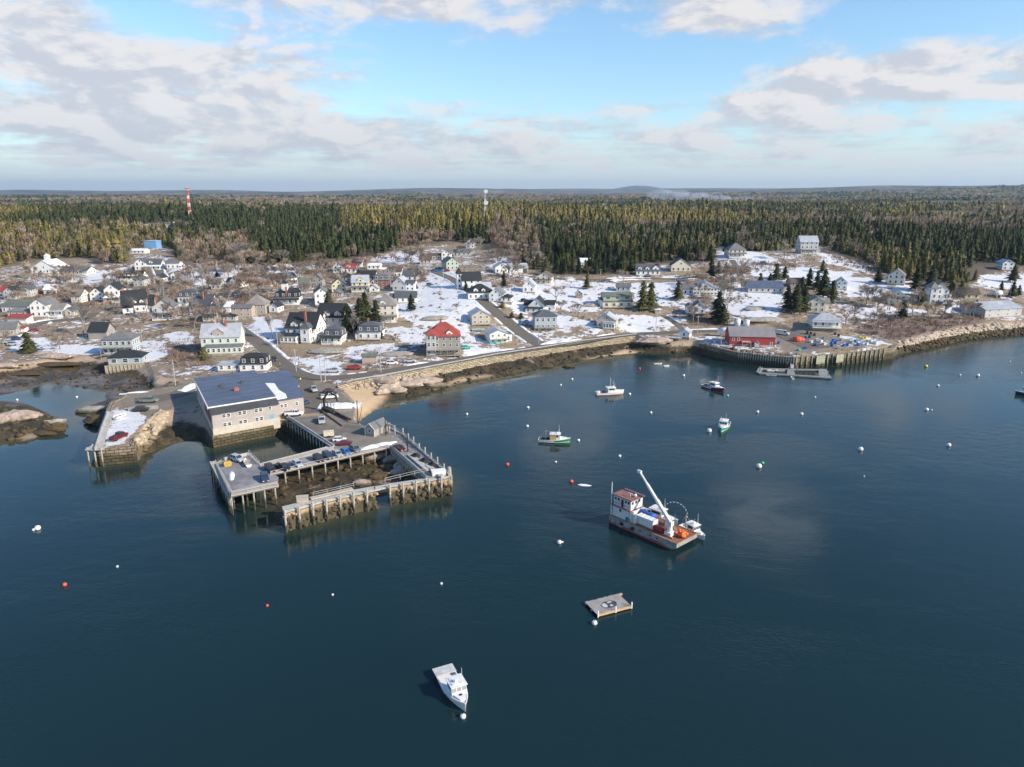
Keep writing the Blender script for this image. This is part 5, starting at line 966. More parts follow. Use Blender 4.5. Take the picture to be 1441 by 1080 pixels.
b = MB(); edge_beam(b, [(577, 640), (603, 662)], ZD+.25, 1.5, .3, og); edge_beam(b, [(601, 655), (622, 671)], ZD+.3, 1.2, .5, og); b.build('raised_walkway', M_gtim, arm)
og = P3(545, 690, 0); fw_ = empty('front_wharf', og, 0, 'long low boardwalk wharf on stone-filled timber cribs with a gap', 'wharf')
for nm_, front, back in (('boardwalk', [(547, 685), (631, 671.5)], [(600, 673), (547, 680.5)]), ('boardwalk', [(399, 721), (450, 707), (490, 698), (529, 689.5)], [(527, 684), (490, 691), (450, 700), (397, 713)]), ('footbridge', [(527, 690), (548, 685)], [(547, 681), (526, 685)])):
    deck_poly(nm_, front+back, ZD-.15, .35, M_gtim, fw_, og)
def crib(front, back, name='stone_crib'):
    px = front+back[::-1]
    z1 = ZD-.75; b = MB(); b.prism([tuple(P3(u, v, ZD-.15)-og)[:2] for u, v in px], -2.0, z1); return b.build(name, M_grandj, fw_)
M_grandj = stain_mat('crib_stones', (.42, .31, .20), 1.1, z0=2.7, z1=3.8, dark=(.04, .033, .018))
crib([(549, 684.5), (631, 671.3)], [(549, 681), (601, 672.5)]); crib([(400, 720.5), (450, 706.7), (490, 697.7), (528, 689.7)], [(398, 714), (450, 700), (490, 691), (526, 684.5)])
b = MB()
def stones(front, n):
    P = path_px(front, ZD-.15, .9)
    for p in P:
        for k in range(n): b.ball((p.x-og.x+random.uniform(-.4, .4), p.y-og.y+.02+random.uniform(-.15, .35), random.uniform(-.6, 3.7)), random.uniform(.35, .7), 6, .75, .38, random.randint(0, 999))
stones([(549, 685), (631, 671.8)], 5); stones([(400, 720.8), (450, 707), (490, 698), (528, 690)], 5); b.build('crib_stone', M_grandj, fw_)['kind'] = 'stuff'
b = MB(); edge_beam(b, [(547, 685), (631, 671.5)], ZD-.3, .3, .5, og); edge_beam(b, [(399, 721), (450, 707), (490, 698), (529, 689.5)], ZD-.3, .3, .5, og); b.build('edge_beam', M_pileg, fw_)
for fr in ([(548, 685), (631, 671.5)], [(400, 721), (450, 707), (490, 698), (529, 689.5)]): pile_row(fw_, path_px(fr, ZD, 50), ZD+.7, -2.0, .23, 3.1, M_pile, .3, og, jit=.15)
railing(fw_, [(542, 680), (604, 665), (611, 668)], ZD-.1, og, 1.2, 3.5); railing(fw_, [(441, 699), (498, 686)], ZD-.1, og, 1.0, 3); b = MB(); edge_beam(b, [(437, 702), (496, 688)], ZD+.2, 1.3, .3, og); b.build('loose_boards', M_curb, fw_)
dl = empty('corner_dolphin', P3(633, 690, 0), 0, 'cluster of dark weed-stained piles at the outer pier corner', 'piling'); b = MB()
for k in range(7): a_ = k*.9; b.tube((math.cos(a_)*.6, math.sin(a_)*.6, -1.5), (math.cos(a_)*.25, math.sin(a_)*.25, 6.0), .2, .17, 7)
b.build('pile', M_pile, dl)
dl = empty('corner_dolphin', P3(133, 657, 0), 0, 'timber corner platform on piles at the tip of the left wharf', 'piling'); b = MB()
for x_ in (-1.2, .6, 2.4):
    for y_ in (0, 2.5): b.tube((x_, y_, -1.5), (x_, y_, 5.4), .22, .2, 7)
b.build('pile', M_pileg, dl); b = MB(); b.box(-1.6, 2.8, -.4, 3, 4.7, 5.0); b.build('platform', M_gtim, dl)
wk = empty('wharf_walkway', P3(140, 632, 4.6), 0, 'grey timber walkway with kerb along the left wharf edge', 'walkway'); b = MB(); o1 = Vector(wk.location)
for (u0, v0), (u1, v1) in (((137, 632), (146, 604)), ((146, 604), (155, 580))): b.bar(P3(u0, v0, 4.75)-o1, P3(u1, v1, 4.75)-o1, 2.4, .3); b.bar(P3(u0-3, v0, 5.2)-o1, P3(u1-3, v1, 5.2)-o1, .3, .9)
b.build('boards', M_gtim, wk)
bc = empty('concrete_block_row', P3(202, 575, 4.5), 0, 'low grey concrete barrier beside the parked truck on the left wharf', 'barrier'); b = MB(); o1 = Vector(bc.location); b.bar(P3(181, 576, 4.7)-o1, P3(222, 573, 4.7)-o1, 1.6, 1.0); b.build('barrier', mat('concrete', (.36, .35, .33), .9, .15, 1), bc)
# crib under the blue cottage in the cove
M_cribw = stain_mat('crib_planks', (.44, .36, .25), 1.5, z0=.8, z1=1.7)
fc2 = P3(150, 530, .2); cr = empty('timber_crib', fc2, R(10), 'pale plank crib with upright posts carrying the blue cottage in the cove', 'crib'); k_ = depth(*fc2)/F
b = MB(); b.box(0, 56*k_, 0, 11, -.5, 4.1); b.build('plank_face', M_cribw, cr); b = MB()
for q in range(12): b.box(q*56*k_/11-.12, q*56*k_/11+.12, -.3, -.02, -.5, 4.4)
b.build('post', M_pile, cr)
ctg = house('wooden_cottage', 'small blue cottage with black hip roof standing on a timber crib in the cove', 178, 514.5, 10, [(-22, 22, .3, 8, 3.0, 'hip', .55, 'L', 'k', 'fr', {'ww': 2.0, 'gap': 4})]); ctg.location = fc2+Vector((28*k_*math.cos(R(10))-.6, 28*k_*math.sin(R(10))+.5, 4.12)); 
# ------------------------------------------------------------------ the big workshop
A_ = Vector((-84.8, 191.5)); rot = R(34.3); ws = empty('harbour_workshop', (A_.x, A_.y, 3.4), rot, 'big shingled harbour workshop with a broad blue-grey roof', 'workshop')
M_shing = mat('weathered_shingles', (.44, .39, .365), .9, .10, 1.2); M_cream = mat('cream_concrete', (.56, .50, .41), .85, .1, .8); M_broof = mat('blue_grey_roof', (.10, .125, .185), .5, .2, .25, dirt=(.065, .085, .125)); M_dkroof = mat('charcoal_apron_roof', (.07, .07, .078), .8, .15, 1)
b = MB(); b.box(0, 18.6, 0, 39, 1.9, 6.4, 'b'); b.box(.03, 18.57, 3.5, 38.97, 6.4, 7.3, 'b'); b.build('wall', M_shing, ws); b = MB(); b.box(-.15, 18.75, -.15, 39.1, -1.2, 1.95, 'b'); b.build('concrete_base', M_cream, ws)
rf = (MB()); rf.loft([[(-.4, 3.3, 7.2), (19, 3.3, 7.2), (19, 39.4, 7.7), (-.4, 39.4, 7.7)], [(-.4, 3.3, 7.45), (19, 3.3, 7.45), (19, 39.4, 7.95), (-.4, 39.4, 7.95)]]); rfo = rf.build('roof', M_broof, ws)
b = MB(); b.box(-.5, 19.1, 3.1, 3.32, 7.0, 7.6); b.box(-.62, -.4, 3.1, 39.4, 7.0, 7.75); b.build('roof_edge_trim', M_trim, ws)
b = MB(); b.loft([[(-.3, -.5, 6.15), (18.9, -.5, 6.15), (18.9, 3.2, 7.1), (-.3, 3.2, 7.1)], [(-.3, -.5, 6.35), (18.9, -.5, 6.35), (18.9, 3.2, 7.28), (-.3, 3.2, 7.28)]]); b.build('apron_roof', M_dkroof, ws)
b = MB(); b.box(-.12, -.02, 3.5, 17, 3.0, 6.9); b.build('side_cladding', mat('dull_red_boards', (.20, .06, .045), .9, .3, 1), ws)
for (x_, y_, s_) in ((9.5, 17, .7), (6.2, 24, .5), (12.5, 24.5, .45)): b = MB(); b.box(x_-s_, x_+s_, y_-s_, y_+s_, 7.4, 8.6); b.build('roof_vent', M_brick if s_ > .6 else M_dkroof, rfo)
for zz in (1.35, 4.0):
    for x_ in (3.2, 4.5, 7.6, 8.9, 12.2, 13.5): window(ws, x_, 0, zz+.65, 0, 1.05, 1.2)
window(ws, 16.2, 0, 4.7, 0, .9, 1.2)
b = MB(); b.box(16.0, 17.1, -.06, .03, 1.2, 3.4); b.build('door', mat('pale_blue_paint', (.20, .42, .52), .6), ws)
for y_ in (5, 9, 14, 19): window(ws, 0, y_, 4.2, -math.pi/2, 1.05, 1.2)
an = MB(); an.box(18.7, 27.2, 4.0, 24, -.8, 6.0, 'b'); an.build('annex_wall', M_shing, ws); b = MB(); b.loft([[(18.65, 3.6, 6.0), (27.7, 3.6, 6.0), (28.8, 24.4, 6.6), (18.65, 24.4, 6.6)], [(18.65, 3.6, 6.25), (27.7, 3.6, 6.25), (28.8, 24.4, 6.85), (18.65, 24.4, 6.85)]]); ar = b.build('annex_roof', M_broof, ws)
b = MB(); b.loft([[(19.2, 4.2, 6.28), (22.4, 4.6, 6.28), (22.9, 9, 6.4), (21.9, 14, 6.58), (22.2, 22, 6.8), (19.3, 23.8, 6.85)], [(19.3, 4.3, 6.4), (22.3, 4.7, 6.42), (22.7, 9, 6.56), (21.8, 14, 6.72), (22.1, 21.8, 6.95), (19.4, 23.5, 6.99)]]); b.build('snow_patch', mat('snow', (.80, .81, .84), .8, .04, 1), ar)
for x_, z_ in ((20.4, 3.6), (21.6, 3.6), (25, 3.6), (20.6, .9), (21.8, .9), (24.6, .9)): window(ws, x_, 4.0, z_, 0, 1.0, 1.25)
b = MB(); b.box(19, 31, 26.2, 46, -.8, 3.8, 'b'); b.build('rear_wall', M_cream, ws); b = MB(); b.loft([[(18.8, 25.8, 4.0), (31.5, 25.8, 4.0), (31.5, 46.4, 4.6), (18.8, 46.4, 4.6)], [(18.8, 25.8, 4.2), (31.5, 25.8, 4.2), (31.5, 46.4, 4.8), (18.8, 46.4, 4.8)]]); b.build('rear_roof', M_broof, ws)
for ch in ws.children:       # the side walls stand a little out of square to the quay
    if ch.data.name.startswith('window'): ch.location.x += ch.location.y*.09; continue
    for v_ in ch.data.vertices: v_.co.x += v_.co.y*.09
for ch in rfo.children:
    for v_ in ch.data.vertices: v_.co.x += v_.co.y*.09
for ch in ar.children:
    for v_ in ch.data.vertices: v_.co.x += v_.co.y*.09
rfo.data.materials[0] = rfo.data.materials[0]
for y_ in (8, 12.5, 17, 21.5, 26, 30.5, 35):     # seams of the roofing sheets
    b = MB(); b.box(-.35+y_*.09, 18.95+y_*.09, y_-.05, y_+.05, 7.45+(y_-3.3)*.0139, 7.49+(y_-3.3)*.0139); b.build('roof_seam', M_dkroof, rfo)
# bait shack on the pier
sh = P3(525, 612, ZD); sk = empty('bait_shack', sh, R(-28), 'small grey shingled shack with steep roof and white trim on the pier', 'shack'); b = MB(); b.box(-1.6, 1.6, -1.4, 4.6, 0, 2.3, 'b'); 
for yy, s in ((-1.4, 1), (4.6, -1)): b.face([(-1.6, yy, 2.3), (1.6, yy, 2.3), (0, yy, 3.7)][::s])
b.build('wall', WM['G'], sk); b = MB(); roof_mb(b, -1.6, 1.6, -1.4, 4.6, 2.3, 'gy', .87, .25, .12); b.build('roof', RM['g'], sk); window(sk, 0, -1.4, .95, 0, 1.1, 1.25); window(sk, -1.6, 2.4, .95, -math.pi/2, 1.0, 1.1)
b = MB()
for x_ in (-1.58, 1.58): b.box(x_-.1, x_+.1, -1.47, -1.38, 0, 2.3)
b.bar((-1.85, -1.6, 2.1), (0, -1.6, 3.7), .12, .2); b.bar((0, -1.6, 3.7), (1.85, -1.6, 2.1), .12, .2); b.build('corner_trim', M_trim, sk)
# gangway frame and hoists
def hoist(u, v, h, label, dx=1.2):
    o = empty('hoist_mast', P3(u, v, ZD), 0, label, 'hoist'); b = MB(); b.tube((0, 0, -.2), (0, 0, h), .17, .12, 7); b.build('mast', M_black, o)
    b = MB(); b.tube((.2, 0, .4), (dx, .2, h*.72), .09, .07, 6); b.tube((0, 0, h), (dx, .2, h*.72), .03, .03, 4); b.build('boom', M_black, o)
hoist(504, 597, 7.2, 'tall black timber hoist with slanting boom beside the log pile', 1.4); hoist(574, 636, 6.6, 'tall black timber hoist beside the dark red car on the outer arm', -1.2); hoist(543, 613, 5.4, 'black hoist post standing beside the grey bait shack', .5)
gf = empty('boat_gangway', P3(552, 611, ZD), R(-38), 'white railed gangway with upright gallows frame beside the bait shack', 'gangway'); b = MB()
for x_ in (-1.1, 1.1): b.bar((x_, 0, 0), (x_, 0, 2.6), .22)
b.bar((-1.3, 0, 2.6), (1.3, 0, 2.6), .25); b.bar((-3, 1.6, 2.2), (-1.1, 0, 2.5), .8, .2); b.build('gallows_frame', M_gtim, gf)
# ------------------------------------------------------------------ working wharf: red barn, tanks, tubs, float
rb = house('red_barn', 'long bright red fish barn with grey metal roof on the working wharf', 1056, 487.5, -6, [(-29, 33, 0, 11, 4.3, 'gx', .62, 'R', 'l', '', {'ov': .3})]); rb['category'] = 'barn'; rb.children[1].data.materials[0] = mat('grey_tin_roof', (.25, .235, .24), .6, .12, .4)
kk = depth(*rb.location)/F
for x_ in (-24, -17): window(rb, x_*kk, 0, 2.4, 0, 1.1, 1.4)
window(rb, 28*kk, 0, .6, 0, 1.1, 1.4)
b = MB(); b.box(-13*kk, -1*kk, -2.2, 0, 2.1, 2.3); b.box(-13*kk, -12.4*kk, -2.2, -2, -.3, 2.1); b.box(-1.6*kk, -1*kk, -2.2, -2, -.3, 2.1); b.build('lean_to', M_gtim, rb)
b = MB(); b.box(4*kk, 10*kk, -2.3, 0, .1, 1.9, 'b'); b.build('entry_porch', WM['K'], rb); b = MB(); roof_mb(b, 4*kk, 10*kk, -2.3, 0, 1.9, 'gy', .6, .2, .1); b.build('porch_roof', RM['l'], rb)
b = MB(); b.box(-29.2*kk, 33.2*kk, -.06, 11.06, -2, .55, 'bt'); b.build('pale_base', M_trim, rb)
def tank(u, v, r, L_, rz, label, upright=False, col='white_tank'):
    g = G(u, v); o = empty('fuel_tank', g, rz, label, 'tank'); b = MB(); m_ = mat('white_tank_paint', (.68, .70, .72), .5, .08, 1)
    if upright: b.tube((0, 0, .3), (0, 0, L_), r, r, 18); b.tube((0, 0, L_), (0, 0, L_+.4), r, r*.3, 18)
    else: b.tube((-L_/2, 0, r+1.0), (L_/2, 0, r+1.0), r, r, 18); b.tube((L_/2, 0, r+1.0), (L_/2+.3, 0, r+1.0), r, r*.6, 18); b.tube((-L_/2, 0, r+1.0), (-L_/2-.3, 0, r+1.0), r, r*.6, 18)
    b.build('tank_shell', m_, o, True); b = MB()
    for q in (-L_*.3, L_*.3):
        if upright: b.box(-r, r, -r, r, -.6, .3); b.build('plinth', M_stone, o); break
        b.box(q-.25, q+.25, -r*.8, r*.8, -.5, r+.35); b.build('cradle', M_stone, o); b = MB()
tank(1019, 474, 1.6, 5.6, R(-14), 'big white horizontal fuel tank left of the red barn'); tank(1037, 460, 1.6, 3.6, 0, 'upright white round tank behind the red barn roof', True); tank(1050, 460, 1.5, 3.0, 0, 'second shorter upright white tank behind the red barn', True); tank(1403, 419, 1.5, 4.2, R(10), 'small white horizontal tank beside the east road')
TUB = {}
def tub(u, v, col, kind, label, group, z=None, s=1.0, rz=None, name='fish_tub'):
    key = (kind, col)
    if key not in TUB:
        m_ = mat('tub_%s' % '_'.join(f'{int(c*99)}' for c in col), col, .6, .12, 2); b = MB()
        if kind == 'box': b.loft([[(-.5, -.5, 0), (.5, -.5, 0), (.5, .5, 0), (-.5, .5, 0)], [(-.6, -.6, .95), (.6, -.6, .95), (.6, .6, .95), (-.6, .6, .95)], [(-.66, -.66, .95), (.66, -.66, .95), (.66, .66, .95), (-.66, .66, .95)], [(-.66, -.66, 1.08), (.66, -.66, 1.08), (.66, .66, 1.08), (-.66, .66, 1.08)], [(-.52, -.52, 1.08), (.52, -.52, 1.08), (.52, .52, 1.08), (-.52, .52, 1.08)], [(-.48, -.48, .7), (.48, -.48, .7), (.48, .48, .7), (-.48, .48, .7)]])
        elif kind == 'drum': b.tube((0, 0, 0), (0, 0, .45), .42, .45, 10); b.tube((0, 0, .45), (0, 0, .9), .45, .42, 10); b.tube((0, 0, .9), (0, 0, .95), .3, .3, 8)
        elif kind == 'dome': b.ball((0, 0, .5), 1.1, 10, .75, .12, 3)
        elif kind == 'trap':
            for z_ in (0, .36): 
                for x_ in (-.55, .55): b.bar((x_, -.3, z_), (x_, .3, z_), .06)
                for y_ in (-.3, 0, .3): b.bar((-.55, y_, z_), (.55, y_, z_), .05)
            for x_ in (-.55, 0, .55):
                for y_ in (-.3, .3): b.bar((x_, y_, 0), (x_, y_, .36), .05)
            b.box(-.5, .5, -.27, .27, .05, .1)
        o = b.build(name, m_); TUB[key] = o.data
    else: o = add_obj(name, TUB[key])
    g = G(u, v) if z is None else P3(u, v, z); o.location = g; o.rotation_euler = (0, 0, random.uniform(0, 3) if rz is None else rz); o.scale = (s, s, s); tag(o, label, {'box': 'tub', 'drum': 'barrel', 'dome': 'tarp heap', 'trap': 'lobster trap'}[kind], group); return o
BLU, WHT, GRY, ORG, YEL, GRN, BLK = (.03, .14, .46), (.72, .72, .70), (.33, .34, .34), (.75, .09, .03), (.62, .48, .06), (.04, .42, .30), (.03, .03, .035)
for u, v in [(1118, 478), (1133, 477), (1147, 487), (1171, 484), (1173, 481), (1176, 484), (1170, 488), (1188, 488), (1192, 487), (1203, 482), (1096, 484), (1133, 492), (1208, 487)]: tub(u, v, BLU, 'box', 'blue plastic fish tub on the working wharf', 'blue fish tubs on the working wharf', s=1.0)
for u, v in [(1150, 480), (1155, 482), (1160, 486), (1165, 484), (1141, 483), (1150, 488), (1180, 491), (1184, 480), (1198, 484), (1213, 484), (1219, 486), (1225, 482), (1158, 478), (1232, 484)]: tub(u, v, WHT if rng.uniform() < .6 else GRY, 'box', 'pale plastic fish tub on the working wharf', 'pale fish tubs on the working wharf', s=1.05)
for u, v in [(1209, 476), (1212, 478), (1218, 477)]: tub(u, v, YEL, 'box', 'yellow plastic fish tub near the wharf corner', 'yellow fish tubs', s=1.0)
for u, v in [(1136, 470), (1141, 471), (1146, 473), (1139, 476), (1175, 472), (1180, 474)]: tub(u, v, BLK, 'drum', 'black barrel in the row below the square white house', 'black barrels', s=1.3)
for u, v in [(1122, 481), (1128, 480)]: tub(u, v, ORG, 'dome', 'bright orange-red tarp heap on the wharf tarmac' if u < 1125 else 'smaller orange-red heap beside the larger one on the wharf', None, s=1.8 if u < 1125 else 1.2, name='tarp_heap')
tub(1124, 494, GRN, 'dome', 'small green heap at the edge of the working wharf', None, s=.8, name='net_heap')
for i in range(46): tub(random.uniform(990, 1030), random.uniform(476, 487), GRY, 'trap', 'grey wire lobster trap in the snowy yard left of the red barn', 'wire lobster traps left of the red barn', s=1.2, name='lobster_trap')
for i in range(40): tub(random.uniform(1195, 1245), random.uniform(474, 487), GRY, 'trap', 'grey wire lobster trap near the right end of the working wharf', 'wire lobster traps at the wharf end', s=1.2, name='lobster_trap')
fl = P3(1118, 524, .5); fd = empty('floating_dock', fl, 0, 'H-shaped grey floating dock with slips below the working wharf', 'dock'); b = MB(); M_fl = mat('wet_grey_planks', (.27, .27, .26), .7, .2, 1.2)
def slab(b, pts, z0, z1, o): b.prism([tuple(P3(u, v, .5)-o)[:2] for u, v in pts], z0, z1)
for i_, q in enumerate(([(1068, 525.8), (1170, 532.4), (1170, 531), (1068, 524.4)], [(1070, 519.8), (1154, 521.4), (1154, 520.2), (1070, 518.7)], [(1152, 530.8), (1169, 531.8), (1163, 520), (1152, 519.5)], [(1107, 527.9), (1119, 528.6), (1116, 516.5), (1109, 516.5)], [(1064, 523.5), (1069, 526.3), (1074, 518.2), (1068, 518)])): b = MB(); slab(b, q, -.35+i_*.012, .12+i_*.012, fl); b.build('float', M_fl, fd)
for u, v in ((1069, 523), (1107, 517), (1118, 517), (1153, 520), (1165, 530), (1121, 523)): b = MB(); p = P3(u, v, .5)-fl; b.tube(p+Vector((0, 0, -2)), p+Vector((0, 0, 2.2)), .16, .14, 6); b.build('mooring_pile', M_pile, fd)
g1, g2 = P3(1113, 496, 4.7), P3(1115, 519, .8); gw = empty('gangway', g1, 0, 'steep railed gangway down from the working wharf to the floating dock', 'gangway'); b = MB(); b.bar((0, 0, 0), g2-g1, 1.3, .2); b.build('ramp', M_gtim, gw); b = MB()
for s_ in (-.6, .6): b.bar(Vector((s_, 0, 1)), g2-g1+Vector((s_, 0, 1)), .1); [b.bar((g2-g1)*q+Vector((s_, 0, 0)), (g2-g1)*q+Vector((s_, 0, 1)), .08) for q in (0, .25, .5, .75, 1)]
b.build('handrail', M_steel, gw)
# deck beside the boathouse
bd = empty('boathouse_deck', G(945, 478), R(-20), 'small grey deck on posts beside the white boathouse', 'deck'); b = MB(); b.box(-3, 4.5, -2, 2, .9, 1.1); b.build('platform', M_gtim, bd); b = MB()
for x_ in (-2.8, 0, 2.4, 4.3): b.box(x_-.1, x_+.1, -1.9, -1.7, -3, 1.9)
b.bar((-3, -1.85, 1.9), (4.5, -1.85, 1.9), .1); b.build('post', M_gtim, bd)
# ------------------------------------------------------------------ vehicles
M_tyre = mat('tyre_rubber', (.03, .03, .03), .9, .1, 5); M_cglass = mat('car_glass', (.03, .04, .05), .15, .05, 1)
CARC = {}
def car(u, v, kind, col, heading, label, z=None, group=None):
    """heading: degrees, the way the bonnet points (0 = +X)"""
    key = (kind, col); L_, W_ = {'sedan': (4.6, 1.8), 'suv': (4.7, 1.9), 'hatch': (4.1, 1.75), 'pickup': (5.6, 1.95), 'van': (5.6, 2.0)}[kind]
    g = G(u, v) if z is None else P3(u, v, z); nm = {'pickup': 'pickup_truck', 'van': 'delivery_van'}.get(kind, 'parked_car')
    if z is None: g.z += .2
    if key in CARC: o = copy_tree(CARC[key]); o.location = g; o.rotation_euler = (0, 0, R(heading))
    else:
        pm_ = mat('car_paint_%d_%d_%d' % tuple(int(c*99) for c in col), col, .32, .05, .6); pm_.node_tree.nodes
        o = empty(nm, g, R(heading)); CARC[key] = o; w = W_/2; h0, h1 = .34, {'sedan': .92, 'suv': 1.05, 'hatch': .95, 'pickup': 1.1, 'van': 1.2}[kind]; x0, x1 = -L_/2, L_/2
        def ring(x, wd, za, zb): return [(x, -wd, za), (x, -wd*1.0, (za+zb)/2), (x, -wd*.9, zb), (x, wd*.9, zb), (x, wd, (za+zb)/2), (x, wd, za)]
        b = MB(); fh = h1*.93; b.loft([ring(x0, w*.86, h0+.12, h1*.9), ring(x0+.15, w*.97, h0, h1), ring(x0+1.0, w, h0-.04, h1), ring(x1-1.3, w, h0-.04, h1), ring(x1-.35, w*.96, h0, fh*.9), ring(x1, w*.82, h0+.1, fh*.72)])
        if kind == 'pickup':
            b2 = MB(); b2.box(x0+.12, -.55, -w*.86, w*.86, h1-.02, h1+.01); b2.build('cargo_bed', mat('dark_bed', (.06, .06, .06), .8), o)
            for s in (-1, 1): b.box(x0+.05, -.5, s*w*.9-.06, s*w*.9+.06, h1-.02, h1+.13)
        b.build('body', pm_, o)
        cx = {'sedan': (-1.5, -.95, .45, 1.15), 'suv': (x0+.08, x0+.35, .4, 1.05), 'hatch': (x0+.1, x0+.6, .35, 1.0), 'pickup': (-.45, -.25, .95, 1.55), 'van': (x0+.05, x0+.15, 1.1, 1.75)}[kind]; zt = {'sedan': 1.42, 'suv': 1.75, 'hatch': 1.48, 'pickup': 1.8, 'van': 2.15}[kind]
        wt = w*.76; b = MB(); b.loft([[(cx[0], -w*.88, h1-.02), (cx[3], -w*.88, h1-.02), (cx[3], w*.88, h1-.02), (cx[0], w*.88, h1-.02)], [(cx[1], -wt, zt-.05), (cx[2], -wt, zt-.05), (cx[2], wt, zt-.05), (cx[1], wt, zt-.05)]]); b.build('windows', M_cglass, o)
        b = MB(); b.loft([[(cx[1]-.03, -wt-.02, zt-.06), (cx[2]+.03, -wt-.02, zt-.06), (cx[2]+.03, wt+.02, zt-.06), (cx[1]-.03, wt+.02, zt-.06)], [(cx[1]+.08, -wt+.08, zt), (cx[2]-.1, -wt+.08, zt), (cx[2]-.1, wt-.08, zt), (cx[1]+.08, wt-.08, zt)]])
        for s in (-1, 1):
            xm = (cx[1]+cx[2])/2
            for xa, xb in ((cx[0], cx[1]), (xm, xm), (cx[3], cx[2])): b.bar((xa, s*(w*.88+.01), h1-.02), (xb, s*(wt+.01), zt-.05), .09)
        if kind == 'van': b.box(x0+.1, .3, -w*.86, -w*.84, h1, zt-.3); b.box(x0+.1, .3, w*.84, w*.86, h1, zt-.3)
        b.build('roof', pm_, o)
        for x_ in (x0+.85, x1-.95):
            for s in (-1, 1): b = MB(); b.tube((x_, s*(w-.2), .34), (x_, s*(w+.01), .34), .34, .34, 12); b.build('wheel', M_tyre, o)
        for s in (-1, 1): b = MB(); b.box(x1-.06, x1+.03, s*w*.62-.2, s*w*.62+.2, fh*.5, fh*.66); b.build('headlight', mat('lamp_glass', (.7, .7, .68), .2), o)
    tag(o, label, {'pickup': 'pickup truck', 'van': 'van'}.get(kind, 'car'), group); return o
cWH, cSI, cBK, cRD, cDR, cBL, cLB, cDB, cGG = (.75, .75, .74), (.42, .44, .46), (.03, .03, .035), (.34, .03, .03), (.13, .015, .022), (.03, .18, .55), (.42, .52, .60), (.04, .06, .13), (.16, .19, .18)
ah = 39.5
for u, v, k, c, hd, lb in [
 (500, 638.5, 'suv', cGG, ah-90, 'dark grey-green car parked last in the pier row, next to the snow heap'), (487, 642, 'hatch', cBL, ah-90, 'bright blue small car in the row on the pier arm'), (475, 645, 'hatch', cSI, ah-90, 'silver small car left of the bright blue one on the pier arm'),
 (462, 648, 'suv', cDB, ah-90, 'dark blue car in the middle of the row on the pier arm'), (449, 652, 'suv', cBK, ah-90, 'black car left of the dark blue one in the pier row'), (419, 659, 'hatch', cLB, ah-90, 'pale blue car standing alone on the pier arm'),
 (397, 664, 'pickup', cBK, ah-70, 'black pickup with open bed near the end platform'), (381, 666, 'suv', cBK, ah-90, 'black car at the inner corner of the end platform'), (373, 679, 'suv', cDB, ah-105, 'dark blue car angled at the front corner of the end platform'),
 (334.5, 652, 'suv', cSI, ah-75, 'silver car parked beside the little boat on the end platform'), (478, 622, 'hatch', cWH, ah-30, 'white and dark small car beside the dark red one on the main deck'), (486, 627, 'sedan', cDR, ah-25, 'dark red sedan at the edge of the main deck'), (562, 634, 'sedan', cDR, -48, 'dark red sedan driving along the outer pier arm')]:
    oc = car(u, v-3.2 if v > 635 and u < 520 else v-1, k, c, hd, lb, z=ZD+.06); oc.scale = (.9, .92, .92)
car(453, 594, 'pickup', cSI, -75, 'silver truck cab of the timber lorry on the main deck', z=ZD+.06); car(414, 584.5, 'pickup', cWH, 8, 'white pickup parked against the workshop corner', z=ZD)
for u, v, k, c, hd, lb in [
 (441, 551, 'pickup', cSI, -60, 'pale silver pickup driving down towards the pier'), (463, 553, 'sedan', cDR, 15, 'dark red car at the back of the snowy car park row'), (466, 557, 'suv', cBK, 12, 'black car squeezed between the dark red and white ones'), (464, 562, 'pickup', cWH, 14, 'white pickup nearest the water in the snowy car park row'), (429, 570, 'hatch', cDB, 70, 'dark blue car behind the corner of the shingled workshop'),
 (469, 525, 'pickup', cSI, 5, 'white and grey pickup parked on the verge of the shore road'), (499, 520.5, 'pickup', cRD, 3, 'bright red pickup parked on the shore road'), (552, 514, 'suv', cWH, 8, 'white family car parked on the shore road'), (577, 510.5, 'sedan', cSI, 10, 'silver sedan parked beside the shore road'), (386, 508, 'pickup', cBK, -65, 'dark pickup with a red load coming down the main street'),
 (201, 579.5, 'suv', cBK, 12, 'black car at the snow edge on the left wharf'), (210, 567, 'pickup', cGG, 10, 'dark grey pickup behind the low concrete barrier'), (168, 618, 'pickup', cDR, 80, 'red pickup parked in snow on the left wharf'),
 (1102, 472, 'van', cWH, -35, 'white van parked beside the red barn gable'), (49, 467, 'sedan', cRD, 10, 'red car beside the village street at the left'), (24, 479, 'suv', cDB, 20, 'dark blue car parked near the cove at the left edge'), (14, 484, 'sedan', cLB, 15, 'pale blue car parked at the left edge'), (19, 487, 'suv', cSI, 10, 'silver car nearest the cove at the left edge'), (605, 402.5, 'suv', cDB, 20, 'dark blue car standing in snow below the grey bungalow'), (618, 380, 'pickup', cGG, 0, 'dark grey pickup at the junction by the green house'), (629, 382.5, 'sedan', cRD, 0, 'red car at the junction by the green house'),
 (733, 391, 'sedan', cSI, 10, 'silver car in front of the white metal garage'), (665, 389, 'sedan', cWH, 5, 'white car parked above the church'), (1074, 372, 'suv', cDB, 0, 'dark car on the snowy ledges below the hilltop'), (656, 492, 'hatch', (.05, .45, .38), 20, 'small teal car parked right of the red-roofed house'), (737, 425, 'suv', cBK, 60, 'black car beside the white gabled house near hill road'), (912, 390, 'sedan', cGG, 0, 'dark sedan parked before the white cape cottage'), (145, 403, 'suv', cSI, 10, 'silver car above the small white cottage'), (270, 444, 'sedan', cWH, 30, 'white car beside the broad charcoal-roofed house')]:
    car(u, v, k, c, hd, lb)
